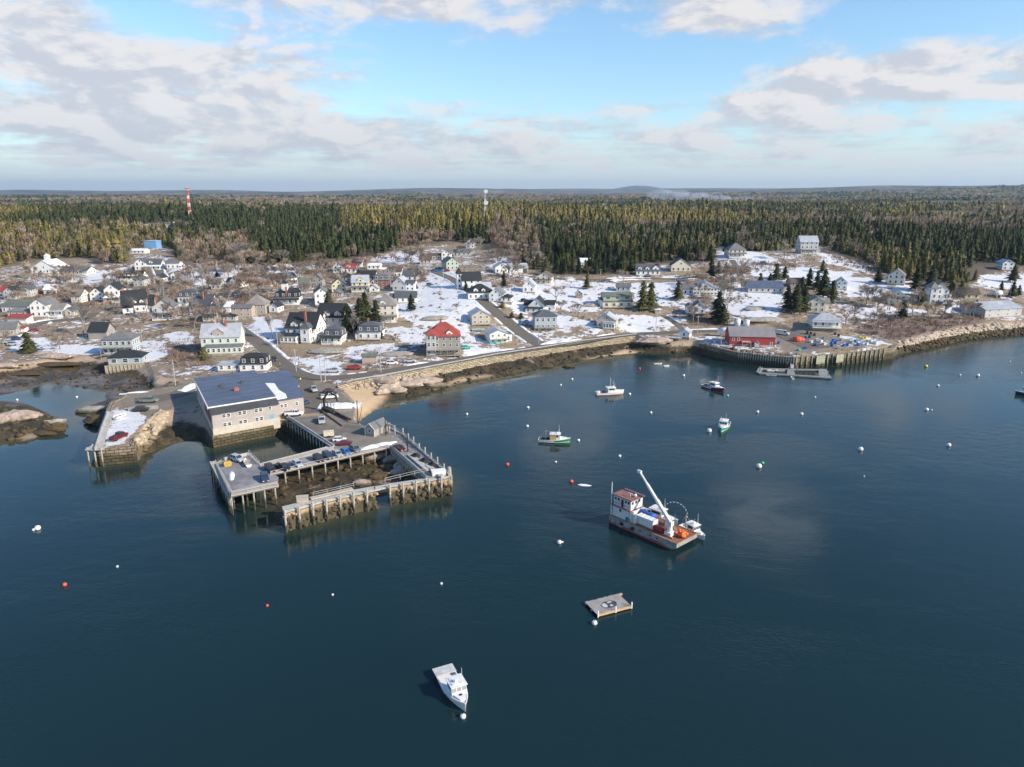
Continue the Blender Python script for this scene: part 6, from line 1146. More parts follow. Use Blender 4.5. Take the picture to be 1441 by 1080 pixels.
# timber lorry bed, crane arm and logs
lt = empty('log_trailer', P3(470, 582, ZD), R(-44), 'dark loader crane and frame behind the silver truck cab', 'log loader'); b = MB(); b.box(-5.5, -1, -1.0, 1.0, .7, 1.0)
for x_ in (-5, -3.2, -1.4):
    for s in (-1, 1): b.box(x_-.08, x_+.08, s*1.0-.06, s*1.0+.06, 1.0, 2.4)
b.build('frame', M_black, lt); b = MB(); b.bar((-5.4, 0, 1), (-5.6, .2, 3.4), .6); b.bar((-5.6, .2, 3.4), (-3.6, .6, 6.2), .45); b.bar((-3.6, .6, 6.2), (-.4, 1.4, 5.2), .4); b.bar((-.4, 1.4, 5.2), (0, 1.5, 3.4), .35); b.build('crane_arm', M_black, lt)
for x_ in (-5, -4, -2):
    for s in (-1, 1): b = MB(); b.tube((x_, s*.75, .5), (x_, s*1.05, .5), .5, .5, 10); b.build('wheel', M_tyre, lt)
M_log = mat('spruce_log', (.17, .10, .06), .9, .3, 2); i = 0
for k in range(7):
    a = P3(462+k*1.6, 574.5+k*.8, ZD+.3+(k % 3)*.28); c = P3(489-k*.5+k*1.6, 588.5+k*.4, ZD+.3+(k % 3)*.28); b = MB(); b.tube(Vector((0, 0, 0)), c-a, .26, .2, 8); o = b.build('tree_log', M_log); o.location = a; tag(o, 'long dark log in the pile near the hoist', 'log', 'logs in the pile on the main deck')
for k in range(3):
    a = P3(453+k*2, 578+k*2, ZD+.25); c = P3(478+k*2, 597+k*1.2, ZD+.25); b = MB(); b.tube(Vector((0, 0, 0)), c-a, .22, .18, 8); o = b.build('tree_log', M_log); o.location = a; tag(o, 'single dark log lying left of the log pile on the deck', 'log', 'loose logs on the main deck')
wb = empty('work_trailer', P3(463, 615, ZD), R(15), 'small cream box trailer on the main deck', 'trailer'); b = MB(); b.box(-1.4, 1.4, -.9, .9, .5, 1.7); b.build('box_body', mat('cream_paint', (.66, .58, .42), .6), wb); b = MB(); b.box(-.35, .35, -1.0, .9, 0, .6); b.box(1.4, 2.4, -.05, .05, .5, .6); b.build('wheel', M_tyre, wb)
sk2 = empty('yellow_skip', P3(320, 656, ZD), R(40), 'yellow waste skip on the end platform', 'skip'); b = MB(); b.loft([[(-1.3, -.9, 0), (1.3, -.9, 0), (1.3, .9, 0), (-1.3, .9, 0)], [(-1.6, -1, 1.4), (1.6, -1, 1.4), (1.6, 1, 1.6), (-1.6, 1, 1.6)], [(-1.3, -.4, 2.0), (1.3, -.4, 2.0), (1.3, .5, 2.0), (-1.3, .5, 2.0)]]); b.build('skip_body', mat('yellow_paint', (.45, .30, .05), .7, .25), sk2); sk2.scale = (.62, .62, .62)
M_snow = MATS['snow']
def heap(u, v, z, rx, ry, h, rz, label):
    gx_, gy_ = np.meshgrid(np.linspace(-1.2, 1.2, 34), np.linspace(-1.2, 1.2, 34)); rr_ = np.hypot(gx_, gy_)+(fbm(gx_*rx*.5+u, gy_*ry*.5, 1.0, 3, 3)-.5)*.55; zz_ = np.where(rr_ < 1, (1-rr_**2)*(.55+.9*fbm(gx_*rx+u, gy_*ry, 1.6, 3, 8)), -.15); vi = np.arange(34*34).reshape(34, 34)
    o = add_obj('snow_heap', np_mesh('snow_heap', np.stack([gx_, gy_, zz_], -1).reshape(-1, 3), np.stack([vi[:-1, :-1], vi[:-1, 1:], vi[1:, 1:], vi[1:, :-1]], -1).reshape(-1, 4), M_snow)); o.location = P3(u, v, z) if z is not None else G(u, v); o.scale = (rx, ry, h); o.rotation_euler = (0, 0, R(rz)); tag(o, label, 'snow heap')
heap(529, 629, ZD, 6.0, 1.3, .7, 40, 'long white snow heap at the inner corner of the main deck'); heap(326, 670, ZD, .7, 3.4, .4, 22, 'white snow bank along the left railing of the end platform'); heap(478, 571, 4.8, 5.5, 2.8, .8, 5, 'white snow heap on the car park corner above the beach'); heap(268, 545, 4.4, 1.8, 5, .9, -10, 'snow bank behind the left wall of the workshop'); heap(190, 553, 4.4, 4, .7, .35, 20, 'small snow bank along the back edge of the left wharf')

# stacked barrier bits, gangway boxes on outer arm
for i_, (u, v) in enumerate([(585, 644), (597, 651), (608, 657)]):
    b = MB(); b.box(-.9, .9, -.7, .7, 0, .8); b.bar((-.8, 0, .8), (.8, 0, 1.3), .3); o = b.build('winch_box', M_black); o.location = P3(u, v, ZD); o.rotation_euler = (0, 0, R(-48)); tag(o, ['black winch box nearest the dark red car on the outer arm', 'black winch box in the middle of the outer arm', 'black winch box nearest the outer corner'][i_], 'winch')
b = MB(); b.box(-1.6, 1.6, -.8, .8, 0, 1.0); b.box(-1.7, 1.7, -.9, .9, 1.0, 1.15); o = b.build('storage_locker', M_trim); o.location = P3(617, 668, ZD); o.rotation_euler = (0, 0, R(18)); tag(o, 'white storage locker at the outer pier corner', 'locker')
b = MB(); b.box(-1.2, 1.2, -.5, .5, 0, 1.3); b.box(-1.3, 1.3, -.6, .6, 1.3, 1.4); o = b.build('plywood_crate', M_curb); o.location = P3(426, 706.5, ZD-.1); o.rotation_euler = (0, 0, R(12)); tag(o, 'tan plywood crate on the front wharf boardwalk', 'crate')
# ------------------------------------------------------------------ boats
def hull_rings(L_, B_, sheer0, sheer1, n=13):
    out = []
    for i in range(n):
        t = i/(n-1); x = -L_/2+L_*t; w = B_/2*(.86+.14*math.sin(min(t/.45, 1)*math.pi/2)) if t < .45 else B_/2*max(1-((t-.45)/.55)**2.3, .02)
        zs = sheer0+(sheer1-sheer0)*t**2.2; wl = w*(.93-.35*max(0, t-.4)); out.append([(x, -w, zs), (x-.02*L_*t, -wl, .15), (x-.03*L_*t, -wl*.55, -.35), (x-.03*L_*t, wl*.55, -.35), (x-.02*L_*t, wl, .15), (x, w, zs)])
    return out
def panes(b, pts): b.face(pts)
def boat(name, label, loc, head, L_, hull, stripe=None, B_=None, cabin='mid', glass=None, roofc=None, extras=(), cat='boat', z=0, white=None, group=None):
    B_ = B_ or L_*.32; s0, s1 = L_*.085, L_*.16; o = empty(name, loc, R(head), label, cat, group); rg = hull_rings(L_, B_, s0, s1); Wm = white or mat('boat_white', (.74, .74, .72), .4, .05, 1)
    hm_ = mat('hull_%d_%d_%d' % tuple(int(c*99) for c in hull), hull, .35, .06, .6); b = MB(); b.loft(rg, True, True, closed=False); b.build('hull', hm_, o, False)
    b = MB()   # gunwale and deck
    for a, c in zip(rg[:-1], rg[1:]):
        for k in (0, 5): p, q = Vector(a[k]), Vector(c[k]); b.bar(p, q, .14, .12)
    b.bar(rg[0][0], rg[0][5], .14, .12)
    m = 6; fd_ = rg[m:]
    for a, c in zip(fd_[:-1], fd_[1:]): b.face([(a[0][0], a[0][1]+.02, a[0][2]-.04), (c[0][0], c[0][1]+.02, c[0][2]-.04), (c[5][0], c[5][1]-.02, c[5][2]-.04), (a[5][0], a[5][1]-.02, a[5][2]-.04)])
    for a, c in zip(rg[:m], rg[1:m+1]): b.face([(a[0][0], a[0][1]*.97, .3), (c[0][0], c[0][1]*.97, .3), (c[5][0], c[5][1]*.97, .3), (a[5][0], a[5][1]*.97, .3)])
    for a, c in zip(rg[:m], rg[1:m+1]):
        for k, s in ((0, 1), (5, 1)): b.face([(a[k][0], a[k][1]*.97, .3), (c[k][0], c[k][1]*.97, .3), (c[k][0], c[k][1]*.97, c[k][2]), (a[k][0], a[k][1]*.97, a[k][2])])
    b.face([(rg[m][0][0], rg[m][0][1], .3), (rg[m][5][0], rg[m][5][1], .3), (rg[m][5][0], rg[m][5][1], rg[m][5][2]), (rg[m][0][0], rg[m][0][1], rg[m][0][2])]); b.build('deck', Wm, o)
    if stripe:
        b = MB()
        for a, c in zip(rg[:-1], rg[1:]):
            for k, j in ((0, 1), (5, 4)): A0, A1, C0, C1 = [Vector(x) for x in (a[k], a[j], c[k], c[j])]; e = Vector((0, .02*(-1 if k == 0 else 1), 0)); b.face([A1+e, C1+e, C1.lerp(C0, .22)+e, A1.lerp(A0, .22)+e])
        b.build('boot_stripe', mat('stripe_%d_%d_%d' % tuple(int(c*99) for c in stripe), stripe, .5), o)
    if cabin != 'none':
        x0 = -.10*L_ if cabin == 'mid' else .02*L_; x1 = .14*L_ if cabin == 'mid' else .2*L_; w = B_*.36; zb = .3; zt = s0+1.75
        b = MB(); b.box(x0, x1, -w, w, zb, zt, 'bt' if 0 else 'b'); b.loft([[(x1, -w, s0+.2), (x1, w, s0+.2), (x1, w, zt), (x1, -w, zt)], [(x1+.5, -w, s0+.2), (x1+.5, w, s0+.2), (x1+.15, w, zt), (x1+.15, -w, zt)]]); b.build('wheelhouse', Wm, o)
        b = MB(); b.box(x0-.5, x1+.45, -w-.12, w+.12, zt, zt+.12); b.box(x0-.1, x1, -w*.8, w*.8, zt+.12, zt+.2); b.build('wheelhouse_roof', roofc or Wm, o)
        for y_ in (-w*.66, 0, w*.66): b = MB(); q = w*.27; b.face([(x1+.36, y_-q, zt-.75), (x1+.36, y_+q, zt-.75), (x1+.22, y_+q, zt-.2), (x1+.22, y_-q, zt-.2)]); b.build('window', glass or M_cglass, o)
        for s in (-1, 1): b = MB(); b.box(x0+.25, x1-.15, s*w-.015, s*w+.015, zt-.75, zt-.2); b.build('window', M_cglass, o)
        b = MB(); w2 = w*.86; xe = min(x1+.24*L_, L_*.40); b.loft([[(x1+.4, -w2, s0), (x1+.4, w2, s0), (x1+.4, w2, s0+.75), (x1+.4, -w2, s0+.75)], [(xe, -w2*.45, s0+.2), (xe, w2*.45, s0+.2), (xe, w2*.4, s0+.72), (xe, -w2*.4, s0+.72)]]); b.build('trunk_cabin', Wm, o)
        b = MB(); b.tube((x1, w*.5, zt), (x1-.1, w*.5, zt+2.6), .045, .025, 5); b.tube((x1, -w*.6, zt), (x1, -w*.6, zt+1.7), .04, .02, 5); b.build('antenna', M_trim, o)
        b = MB(); b.ball((x1-.5, -w*.2, zt+.42), .28, 8); b.build('radar_dome', M_trim, o)
    for e in extras:
        if e == 'mast': b = MB(); x_ = -.28*L_; b.tube((x_, 0, .3), (x_, 0, 3.6), .07, .05, 6); b.bar((x_, 0, 3.5), (-.06*L_, 0, s0+1.8), .03); b.bar((x_, 0, 3.5), (-L_/2+.1, 0, s0), .03); b.build('mast', mat('cream_spar', (.6, .5, .32), .7), o)
        if e == 'tallmast': b = MB(); b.tube((0, 0, s0+1.8), (0, 0, s0+5.5), .06, .03, 6); b.bar((0, 0, s0+5), (.22*L_, 0, s0+.8), .03); b.build('mast', M_trim, o)
        if e == 'gear': b = MB(); b.box(-.42*L_, -.32*L_, -.5, .5, .3, 1.1); b.tube((-.22*L_, .3, .3), (-.22*L_, .3, 1.2), .4, .4, 8); b.build('deck_gear', M_black, o)
        if e == 'barrels':
            for q in (-.2, -.27, -.34): b = MB(); b.tube((q*L_, .2, .3), (q*L_, .2, 1.35), .35, .35, 8); b.build('barrel', mat('barrel_dull_red', (.35, .06, .06), .6), o)
        if e == 'cage':
            b = MB(); x0_, x1_, w_ = -L_*.56, -L_*.28, B_*.45
            for q in range(6):
                x_ = x0_+(x1_-x0_)*q/5; b.bar((x_, -w_, s0+.2), (x_, -w_, s0+1.7), .05); b.bar((x_, w_, s0+.2), (x_, w_, s0+1.7), .05)
            for q in range(7): y_ = -w_+2*w_*q/6; b.bar((x0_, y_, s0+.2), (x0_, y_, s0+1.7), .05)
            for zz_ in (.7, 1.2, 1.7): b.bar((x0_, -w_, s0+zz_), (x1_, -w_, s0+zz_), .05); b.bar((x0_, w_, s0+zz_), (x1_, w_, s0+zz_), .05); b.bar((x0_, -w_, s0+zz_), (x0_, w_, s0+zz_), .05)
            b.build('trap_rack', M_steel, o)
        if e == 'plywood': b = MB(); b.box(-.13*L_, .06*L_, -B_*.36-.05, -B_*.36-.02, .35, s0+1.7); b.build('side_board', mat('orange_plywood', (.62, .38, .18), .8), o)
        if e == 'platform': b = MB(); b.box(-L_/2-.5, -L_/2+1.4, -B_/2-.05, B_/2+.05, s0+.1, s0+.22); b.build('stern_platform', mat('pale_grey_deck', (.55, .55, .54), .6), o)
        if e == 'block': b = MB(); b.box(-.46*L_, -.36*L_, -.4, .6, .3, 1.4); b.build('engine_box', Wm, o)
        if e == 'hatch': b = MB(); b.box(.27*L_, .31*L_, -.22, .22, s0+.68, s0+.80); b.build('deck_hatch', M_cglass, o)
        if e == 'flag': b = MB(); b.box(.08*L_, .08*L_+.4, .3, .34, s0+3.2, s0+3.6); b.build('flag', mat('flag_red', (.7, .05, .04), .7), o)
    return o
def heading(a, c, z): A0, C0 = P3(*a, z), P3(*c, z); d = C0-A0; m_ = (A0+C0)/2; return (m_.x, m_.y, 0), math.degrees(math.atan2(d.y, d.x)), d.length
cW2 = (.74, .73, .71)
l, h, n_ = heading((624, 940), (655, 993), 1.1); boat('cabin_cruiser', 'all-white cabin boat pointing at the camera, nearest in the photo, moored to a white buoy', l, h, n_+.2, cW2, B_=3.1, cabin='fwd', extras=('platform', 'hatch'), white=mat('boat_offwhite', (.74, .74, .74), .4, .05, 1), glass=mat('grey_screen', (.33, .33, .32), .3))
l, h, n_ = heading((759, 617), (802, 619), .9); b4 = boat('lobster_boat', 'green-hulled lobster boat with white wheelhouse, plywood side and a cream mast', l, h, n_+.3, (.01, .26, .08), (.55, .62, .56), B_=3.0, extras=('mast', 'gear', 'plywood'))
l, h, n_ = heading((839, 553), (878, 551.5), .8); boat('lobster_boat', 'white lobster boat seen side-on with thin tall mast and red barrels aft', l, h, n_, (.74, .70, .66), (.5, .25, .18), extras=('tallmast', 'barrels', 'block'))
l, h, n_ = heading((990, 541), (1019, 549), .8); boat('lobster_boat', 'dark red-hulled lobster boat with wire trap rack over the stern', l, h, n_, (.13, .012, .018), (.4, .05, .04), B_=3.0, extras=('cage', 'flag', 'gear'))
l, h, n_ = heading((1022.5, 592), (1014.5, 607), .8); boat('lobster_boat', 'green and white lobster boat seen bow-on, right of the big white buoy', l, h, 9.6, (.02, .34, .24), (.6, .65, .6), B_=3.2, extras=('block',))
boat('lobster_boat', 'dark-hulled white-decked boat cut by the right edge of the photo', (*unp(1447, 556, 0), 0), 172, 9, (.02, .03, .05), B_=3, extras=('gear',))
def skiff(u, v, head, L_, col, label, dz=0.0):
    o = empty('rowing_skiff', (*unp(u, v, 0), dz), R(head), label, 'skiff'); rg = hull_rings(L_, L_*.36, .42, .6, 9); b = MB(); b.loft(rg, True, True, closed=False); b.build('hull', mat('skiff_%d_%d_%d' % tuple(int(c*99) for c in col), col, .5), o)
    b = MB(); [b.face([(a[0][0], a[0][1]*.9, .12), (c[0][0], c[0][1]*.9, .12), (c[5][0], c[5][1]*.9, .12), (a[5][0], a[5][1]*.9, .12)]) for a, c in zip(rg[:-1], rg[1:])]; [b.box(x_*L_-.13, x_*L_+.13, -L_*.15, L_*.15, .3, .35) for x_ in (-.3, .02, .28)]; b.build('seat', M_curb, o); return o
skiff(769, 622.5, -12, 3.9, (.60, .50, .40), 'beige dinghy tied along the green lobster boat'); skiff(926, 513, 5, 3.4, cW2, 'small white skiff near the rocks in front of the boathouse'); skiff(938, 516, 20, 2.6, cW2, 'tiny white dinghy right of the small white skiff')
skiff(1087, 522.4, 8, 4.6, cW2, 'white skiff in the left slip of the floating dock'); skiff(1098, 522.8, 5, 4, (.35, .37, .4), 'grey skiff beside the white one in the floating dock slip'); skiff(1086, 529.0, 3, 4.6, (.30, .33, .38), 'dark grey skiff outside the floating dock'); skiff(1115, 533, 80, 3.2, cW2, 'small white skiff on the outer side of the floating dock')
s_ = skiff(348, 651, 120, 4.6, cW2, 'white speedboat on the end platform beside the silver car'); s_.location = P3(348, 652, ZD+.45); s_ = skiff(170, 586, 75, 4.6, cW2, 'cream boat on its trailer in snow at the left wharf'); s_.location = P3(170, 586, 5.0); s_ = skiff(608, 454, 0, 0.1, cW2, 'x'); bpy.data.objects.remove(s_.children[1]); bpy.data.objects.remove(s_.children[0]); bpy.data.objects.remove(s_)
s_ = skiff(673, 465, 20, 6, (.30, .48, .52), 'pale blue boat laid up in snow above the low white house'); s_.location = G(673, 466)+Vector((0, 0, .4))
s_ = skiff(697, 484, 8, 5, (.08, .42, .36), 'teal upturned boat before the low white house by the road'); s_.location = G(697, 484.5)+Vector((0, 0, .5)); s_.rotation_euler = (math.pi, 0, R(8))
# work barge ------------------------------------------------------------------
A_ = Vector(unp(857.4, 725, 1.8)); br_ = R(-48.8); bg_ = empty('crane_barge', (A_.x, A_.y, 0), br_, 'rusty grey work barge with white two-storey deckhouse and red waterline', 'barge')
M_bg = stain_mat('barge_grey_plate', (.30, .30, .29), 1.0, z0=.35, z1=.5, dark=(.16, .035, .02)); M_rust = mat('rusty_deck', (.24, .12, .075), .85, .3, 1.2, dirt=(.12, .08, .06)); M_hw = mat('house_white', (.70, .69, .67), .6, .07, 1, dirt=(.52, .42, .36)); M_rroof = mat('red_oxide_roof', (.27, .13, .115), .8, .2, 1)
b = MB(); b.loft([[(0, 0, -.8), (0, 7.0, -.8), (0, 7.0, 1.8), (0, 0, 1.8)], [(15.2, 0, -.8), (15.2, 7, -.8), (15.2, 7, 1.8), (15.2, 0, 1.8)], [(17.9, 0, .9), (17.9, 7, .9), (17.9, 7, 1.8), (17.9, 0, 1.8)]]); b.build('hull', M_bg, bg_)
b = MB(); b.box(.1, 17.8, .12, 6.88, 1.81, 1.85); b.build('deck', M_rust, bg_); b = MB()
for q in ((0, 0, 17.9, 0), (17.9, 0, 17.9, 7), (0, 7, 17.9, 7), (0, 0, 0, 7)): b.bar((q[0], q[1], 1.88), (q[2], q[3], 1.88), .22, .16)
b.build('deck_edge', mat('orange_rust_edge', (.42, .20, .10), .9, .3, 1), bg_)
for x_ in (3.6, 6.6): b = MB(); b.loft([[(x_+.42*math.cos(a), -.12+d, 1.0+.42*math.sin(a)) for a in np.linspace(0, 2*math.pi, 11)[:-1]] for d in (-.12, .12)]); b.loft([[(x_+.2*math.cos(a), -.26, 1.0+.2*math.sin(a)) for a in np.linspace(0, 2*math.pi, 9)[:-1]], [(x_+.2*math.cos(a), -.24, 1.0+.2*math.sin(a)) for a in np.linspace(0, 2*math.pi, 9)[:-1]]]); b.build('tyre_fender', M_tyre, bg_)
for x_ in (8.6, 11.2, 13): b = MB(); b.box(x_-.18, x_+.18, -.03, .02, 1.0, 1.4); b.build('port', M_black, bg_)
b = MB(); b.box(.5, 4.9, .5, 4.3, 1.85, 4.5); b.box(.9, 5.6, .3, 4.2, 4.62, 6.9); b.build('deckhouse', M_hw, bg_); b = MB(); b.box(.1, 5.9, -.1, 4.5, 4.5, 4.62); b.build('upper_walkway', M_rust, bg_); b = MB(); b.loft([[(.6, 0, 6.9), (6.0, 0, 6.9), (6.0, 4.5, 6.9), (.6, 4.5, 6.9)], [(.6, 0, 7.1), (6.0, 0, 7.1), (6.0, 4.5, 7.1), (.6, 4.5, 7.1)]]); b.build('deckhouse_roof', M_rroof, bg_)
for x_ in (1.4, 2.2, 4.2, 5.0): b = MB(); b.box(x_-.24, x_+.24, .27, .31, 5.9, 6.5); b.build('window', M_cglass, bg_)
b = MB(); b.box(3.0, 3.6, .26, .31, 4.7, 6.5); b.build('door', M_black, bg_); b = MB(); b.box(2.4, 2.9, .46, .51, 3.4, 4.0); b.build('window', M_cglass, bg_)
for y_ in (.9, 2.0, 3.1): b = MB(); b.box(5.58, 5.63, y_-.3, y_+.3, 5.9, 6.5); b.build('window', M_cglass, bg_)
b = MB(); b.tube((.3, .2, 1.9), (.3, .2, 9.6), .12, .07, 6); b.build('mast', M_trim, bg_); b = MB(); b.ball((5.1, 2.3, 7.5), .35, 8); b.tube((4.3, 1.6, 7.1), (4.3, 1.6, 7.9), .06); b.bar((3.7, 1.6, 7.9), (4.9, 1.6, 7.9), .14); b.build('radar', M_trim, bg_)
b = MB(); [b.bar((x_, -.05, 4.6), (x_, -.05, 5.5), .05) for x_ in np.linspace(.2, 5.8, 8)]; b.bar((.2, -.05, 5.5), (5.8, -.05, 5.5), .05); b.build('railing', mat('red_rail', (.3, .05, .04), .7), bg_)
def bl(x, y, z): c, s = math.cos(br_), math.sin(br_); return Vector((A_.x+c*x-s*y, A_.y+s*x+c*y, z))
def onb(name, x, y, rz, label, cat, parts, z=1.86, group=None):
    o = empty(name, bl(x, y, z), br_+R(rz), label, cat, group)
    for pn, m_, fn in parts: b = MB(); fn(b); b.build(pn, m_, o, pn in ('float_ball',))
    return o
onb('white_container', 8.5, 2.3, 0, 'long white box container on the barge deck', 'container', [('container_body', M_hw, lambda b: b.box(-2.2, 2.2, -.85, .85, 0, 1.75)), ('container_rib', M_trim, lambda b: [b.box(x_-.05, x_+.05, -.9, .9, .02, 1.79) for x_ in (-2.15, -1.1, 0, 1.1, 2.15)])])
onb('tool_locker', 5.6, .9, 0, 'pair of grey tanks beside the barge deckhouse', 'tank', [('tank_body', M_hw, lambda b: (b.box(-.3, .2, -.3, .3, 0, 2.2), b.box(.45, 1.0, -.3, .3, 0, 1.9)))])
onb('blue_tarp_bale', 6.6, 4.6, 0, 'blue covered cargo between container and white lobster boat', 'tarp', [('tarp_cover', mat('blue_tarp', (.02, .10, .42), .6, .2, 2), lambda b: b.loft([[(-2, -1, 0), (2, -1, 0), (2, 1, 0), (-2, 1, 0)], [(-1.9, -.9, 1.3), (1.9, -.9, 1.2), (1.9, .9, 1.3), (-1.9, .9, 1.1)], [(-1.6, -.3, 1.7), (1.6, -.4, 1.5), (1.6, .3, 1.6), (-1.6, .3, 1.6)]]))])
onb('blue_barrel', 4.7, .35, 0, 'blue barrel with yellow can at the deckhouse corner', 'barrel', [('barrel', mat('tub_blue', BLU, .5), lambda b: b.tube((0, 0, 0), (0, 0, .95), .35, .35, 10)), ('yellow_can', mat('yellow_paint', YEL, .6), lambda b: b.tube((.6, -.05, 0), (.6, -.05, .6), .22, .22, 8))])
crn = empty('deck_crane', bl(14.6, 2.0, 1.86), br_, 'tall white telescopic deck crane with long raised boom', 'crane'); b = MB(); b.box(-.8, .8, -.8, .8, 0, .9); b.tube((0, 0, .9), (0, 0, 2.3), .62, .5, 12); b.box(-.6, .6, -.5, .5, 2.2, 3.2); b.build('pedestal', M_hw, crn)
b = MB(); b.box(-1.1, 1.4, -.95, -.75, 0, .25); b.box(-1.1, 1.4, .75, .95, 0, .25); b.build('base_frame', mat('orange_rust_edge', (.4, .2, .1), .9), crn)
pv_w = bl(14.9, 1.7, 4.9)
best = min((abs((P3(900, 664, z_)-pv_w).length-14.5), z_) for z_ in np.arange(6, 24, .2)); tipw = P3(900, 664, best[1]); R_i = Matrix.Rotation(-br_, 3, 'Z'); pl_ = R_i @ (pv_w-crn.location); tl_ = R_i @ (tipw-crn.location)
b = MB(); b.bar(pl_, pl_.lerp(tl_, .42), .62, .75); b.bar(pl_.lerp(tl_, .42), pl_.lerp(tl_, .74), .48, .58); b.bar(pl_.lerp(tl_, .74), tl_, .36, .44); b.build('boom', M_hw, crn)
b = MB(); dd_ = (tl_-pl_).normalized(); b.bar(tl_-Vector((.5, 0, 0)), tl_+Vector((.5, .0, 0)), .5, .6); b.build('boom_head', M_hw, crn); b = MB(); b.bar(Vector((0, 0, 2.0)), pl_.lerp(tl_, .3)-Vector((0, 0, .5)), .22); b.build('lift_cylinder', M_steel, crn)
def balls(b):
    for _ in range(26): b.ball((random.uniform(-.95, .95), random.uniform(-.7, .7), random.uniform(.3, 1.0)), .36, 8)
onb('orange_float_heap', 16.6, 3.4, 0, 'heap of bright orange mooring floats at the barge bow', 'float heap', [('float_ball', mat('orange_float', (.85, .16, .02), .5, .1, 3), balls)])['kind'] = 'thing'
onb('red_winch', 12.2, 1.6, 0, 'red winch and hoses left of the crane base', 'winch', [('winch_drum', mat('winch_red', (.34, .03, .03), .6, .2, 2), lambda b: (b.tube((-.9, 0, .7), (.9, 0, .7), .55, .55, 10), b.box(-1.1, -.9, -.6, .6, 0, 1.2), b.box(.9, 1.1, -.6, .6, 0, 1.2)))])
onb('cable_heap', 11.8, 4.2, 0, 'brown-grey heap of ropes and nets amidships on the barge', 'net heap', [('net_pile', mat('net_brown', (.14, .10, .09), .95, .4, 3), lambda b: (b.ball((0, 0, .4), 1.5, 12, .6, .2, 5), b.ball((1.6, .3, .3), 1.1, 10, .6, .2, 8), b.ball((-1.5, .4, .2), .9, 10, .6, .2, 9)))])
def ring_(b):
    for k in range(13):
        a = R(-30+k*17); b.bar((2.6*math.cos(a), 0, 2.8+2.6*math.sin(a)), (2.6*math.cos(a+R(17)), 0, 2.8+2.6*math.sin(a+R(17))), .04)
onb('sampling_hoop', 12.6, 6.4, 20, 'round hoop hung with little white floats beside the crane boom', 'hoop', [('hoop', M_steel, ring_), ('upright', M_steel, lambda b: (b.bar((2.4, 0, 0), (2.4, 0, 2.2), .08), b.bar((0, 0, 0), (0, 0, 2.8), .06))), ('float', M_trim, lambda b: [b.ball((2.6*math.cos(R(-20+k*17)), -.12, 2.8+2.6*math.sin(R(-20+k*17))), .11, 6) for k in range(12)])])
o = boat('lobster_boat', 'white lobster boat with round white floats moored behind the barge', bl(6.0, 9.2, 0), math.degrees(br_)+4, 10.5, (.55, .54, .52), B_=3.2, extras=('block', 'gear'))
o = boat('lobster_boat', 'white boat tied at the far bow corner of the barge behind the orange floats', bl(15.2, 9.2, 0), math.degrees(br_)-8, 7.0, (.60, .60, .60), B_=2.6, extras=('mast',))
# swimming raft with pale painted deck mark
a0, a1, a2 = P3(823, 848, .55), P3(841, 865.5, .55), P3(889, 853, .55); rh = math.atan2((a2-a1).y, (a2-a1).x); raft = empty('timber_raft', (a1.x, a1.y, 0), rh, 'grey planked work raft with three short white posts', 'raft'); RL, RW = (a2-a1).length, 4.4; b = MB(); 
for k in range(22): b.box(RL*k/22+.015, RL*(k+1)/22-.015, 0, RW+random.uniform(-.12, .12), .42, .5)
b.build('deck_planks', mat('raft_planks', (.36, .34, .31), .85, .2, 1.2, dirt=(.22, .2, .17)), raft); b = MB(); b.bar((0, .05, .38), (RL, .05, .38), .26, .36); b.bar((0, RW-.1, .2), (RL+.7, RW-.1, .3), .3, .3); b.bar((0, RW/2, .1), (RL, RW/2, .1), .4, .4); b.build('edge_log', mat('pale_orange_timber', (.56, .37, .22), .8, .2, 2), raft)
for x_ in (.05, RL*.52, RL-.05): b = MB(); b.box(x_-.09, x_+.09, -.16, .0, .1, 1.35); b.build('post', M_trim, raft)
b = MB(); b.face([(2.0, 1.35, .505), (3.3, 1.0, .505), (4.6, 1.25, .505), (5.1, 2.3, .505), (4.5, 3.0, .505), (2.9, 3.1, .505), (1.9, 2.4, .505)]); b.build('dark_mat', mat('dark_mat', (.05, .055, .07), .8), raft)
b = MB(); b.face([(2.15, 1.6, .51), (2.8, 1.35, .51), (3.1, 2.0, .51), (2.9, 2.8, .51), (2.2, 2.5, .51)]); b.face([(3.5, 1.3, .51), (4.1, 1.5, .51), (3.9, 2.0, .51), (3.4, 1.8, .51)]); b.face([(3.4, 2.4, .51), (4.4, 2.5, .51), (4.3, 2.85, .51), (3.5, 2.9, .51)]); b.build('pale_patch', mat('pale_patch', (.5, .5, .5), .8), raft)
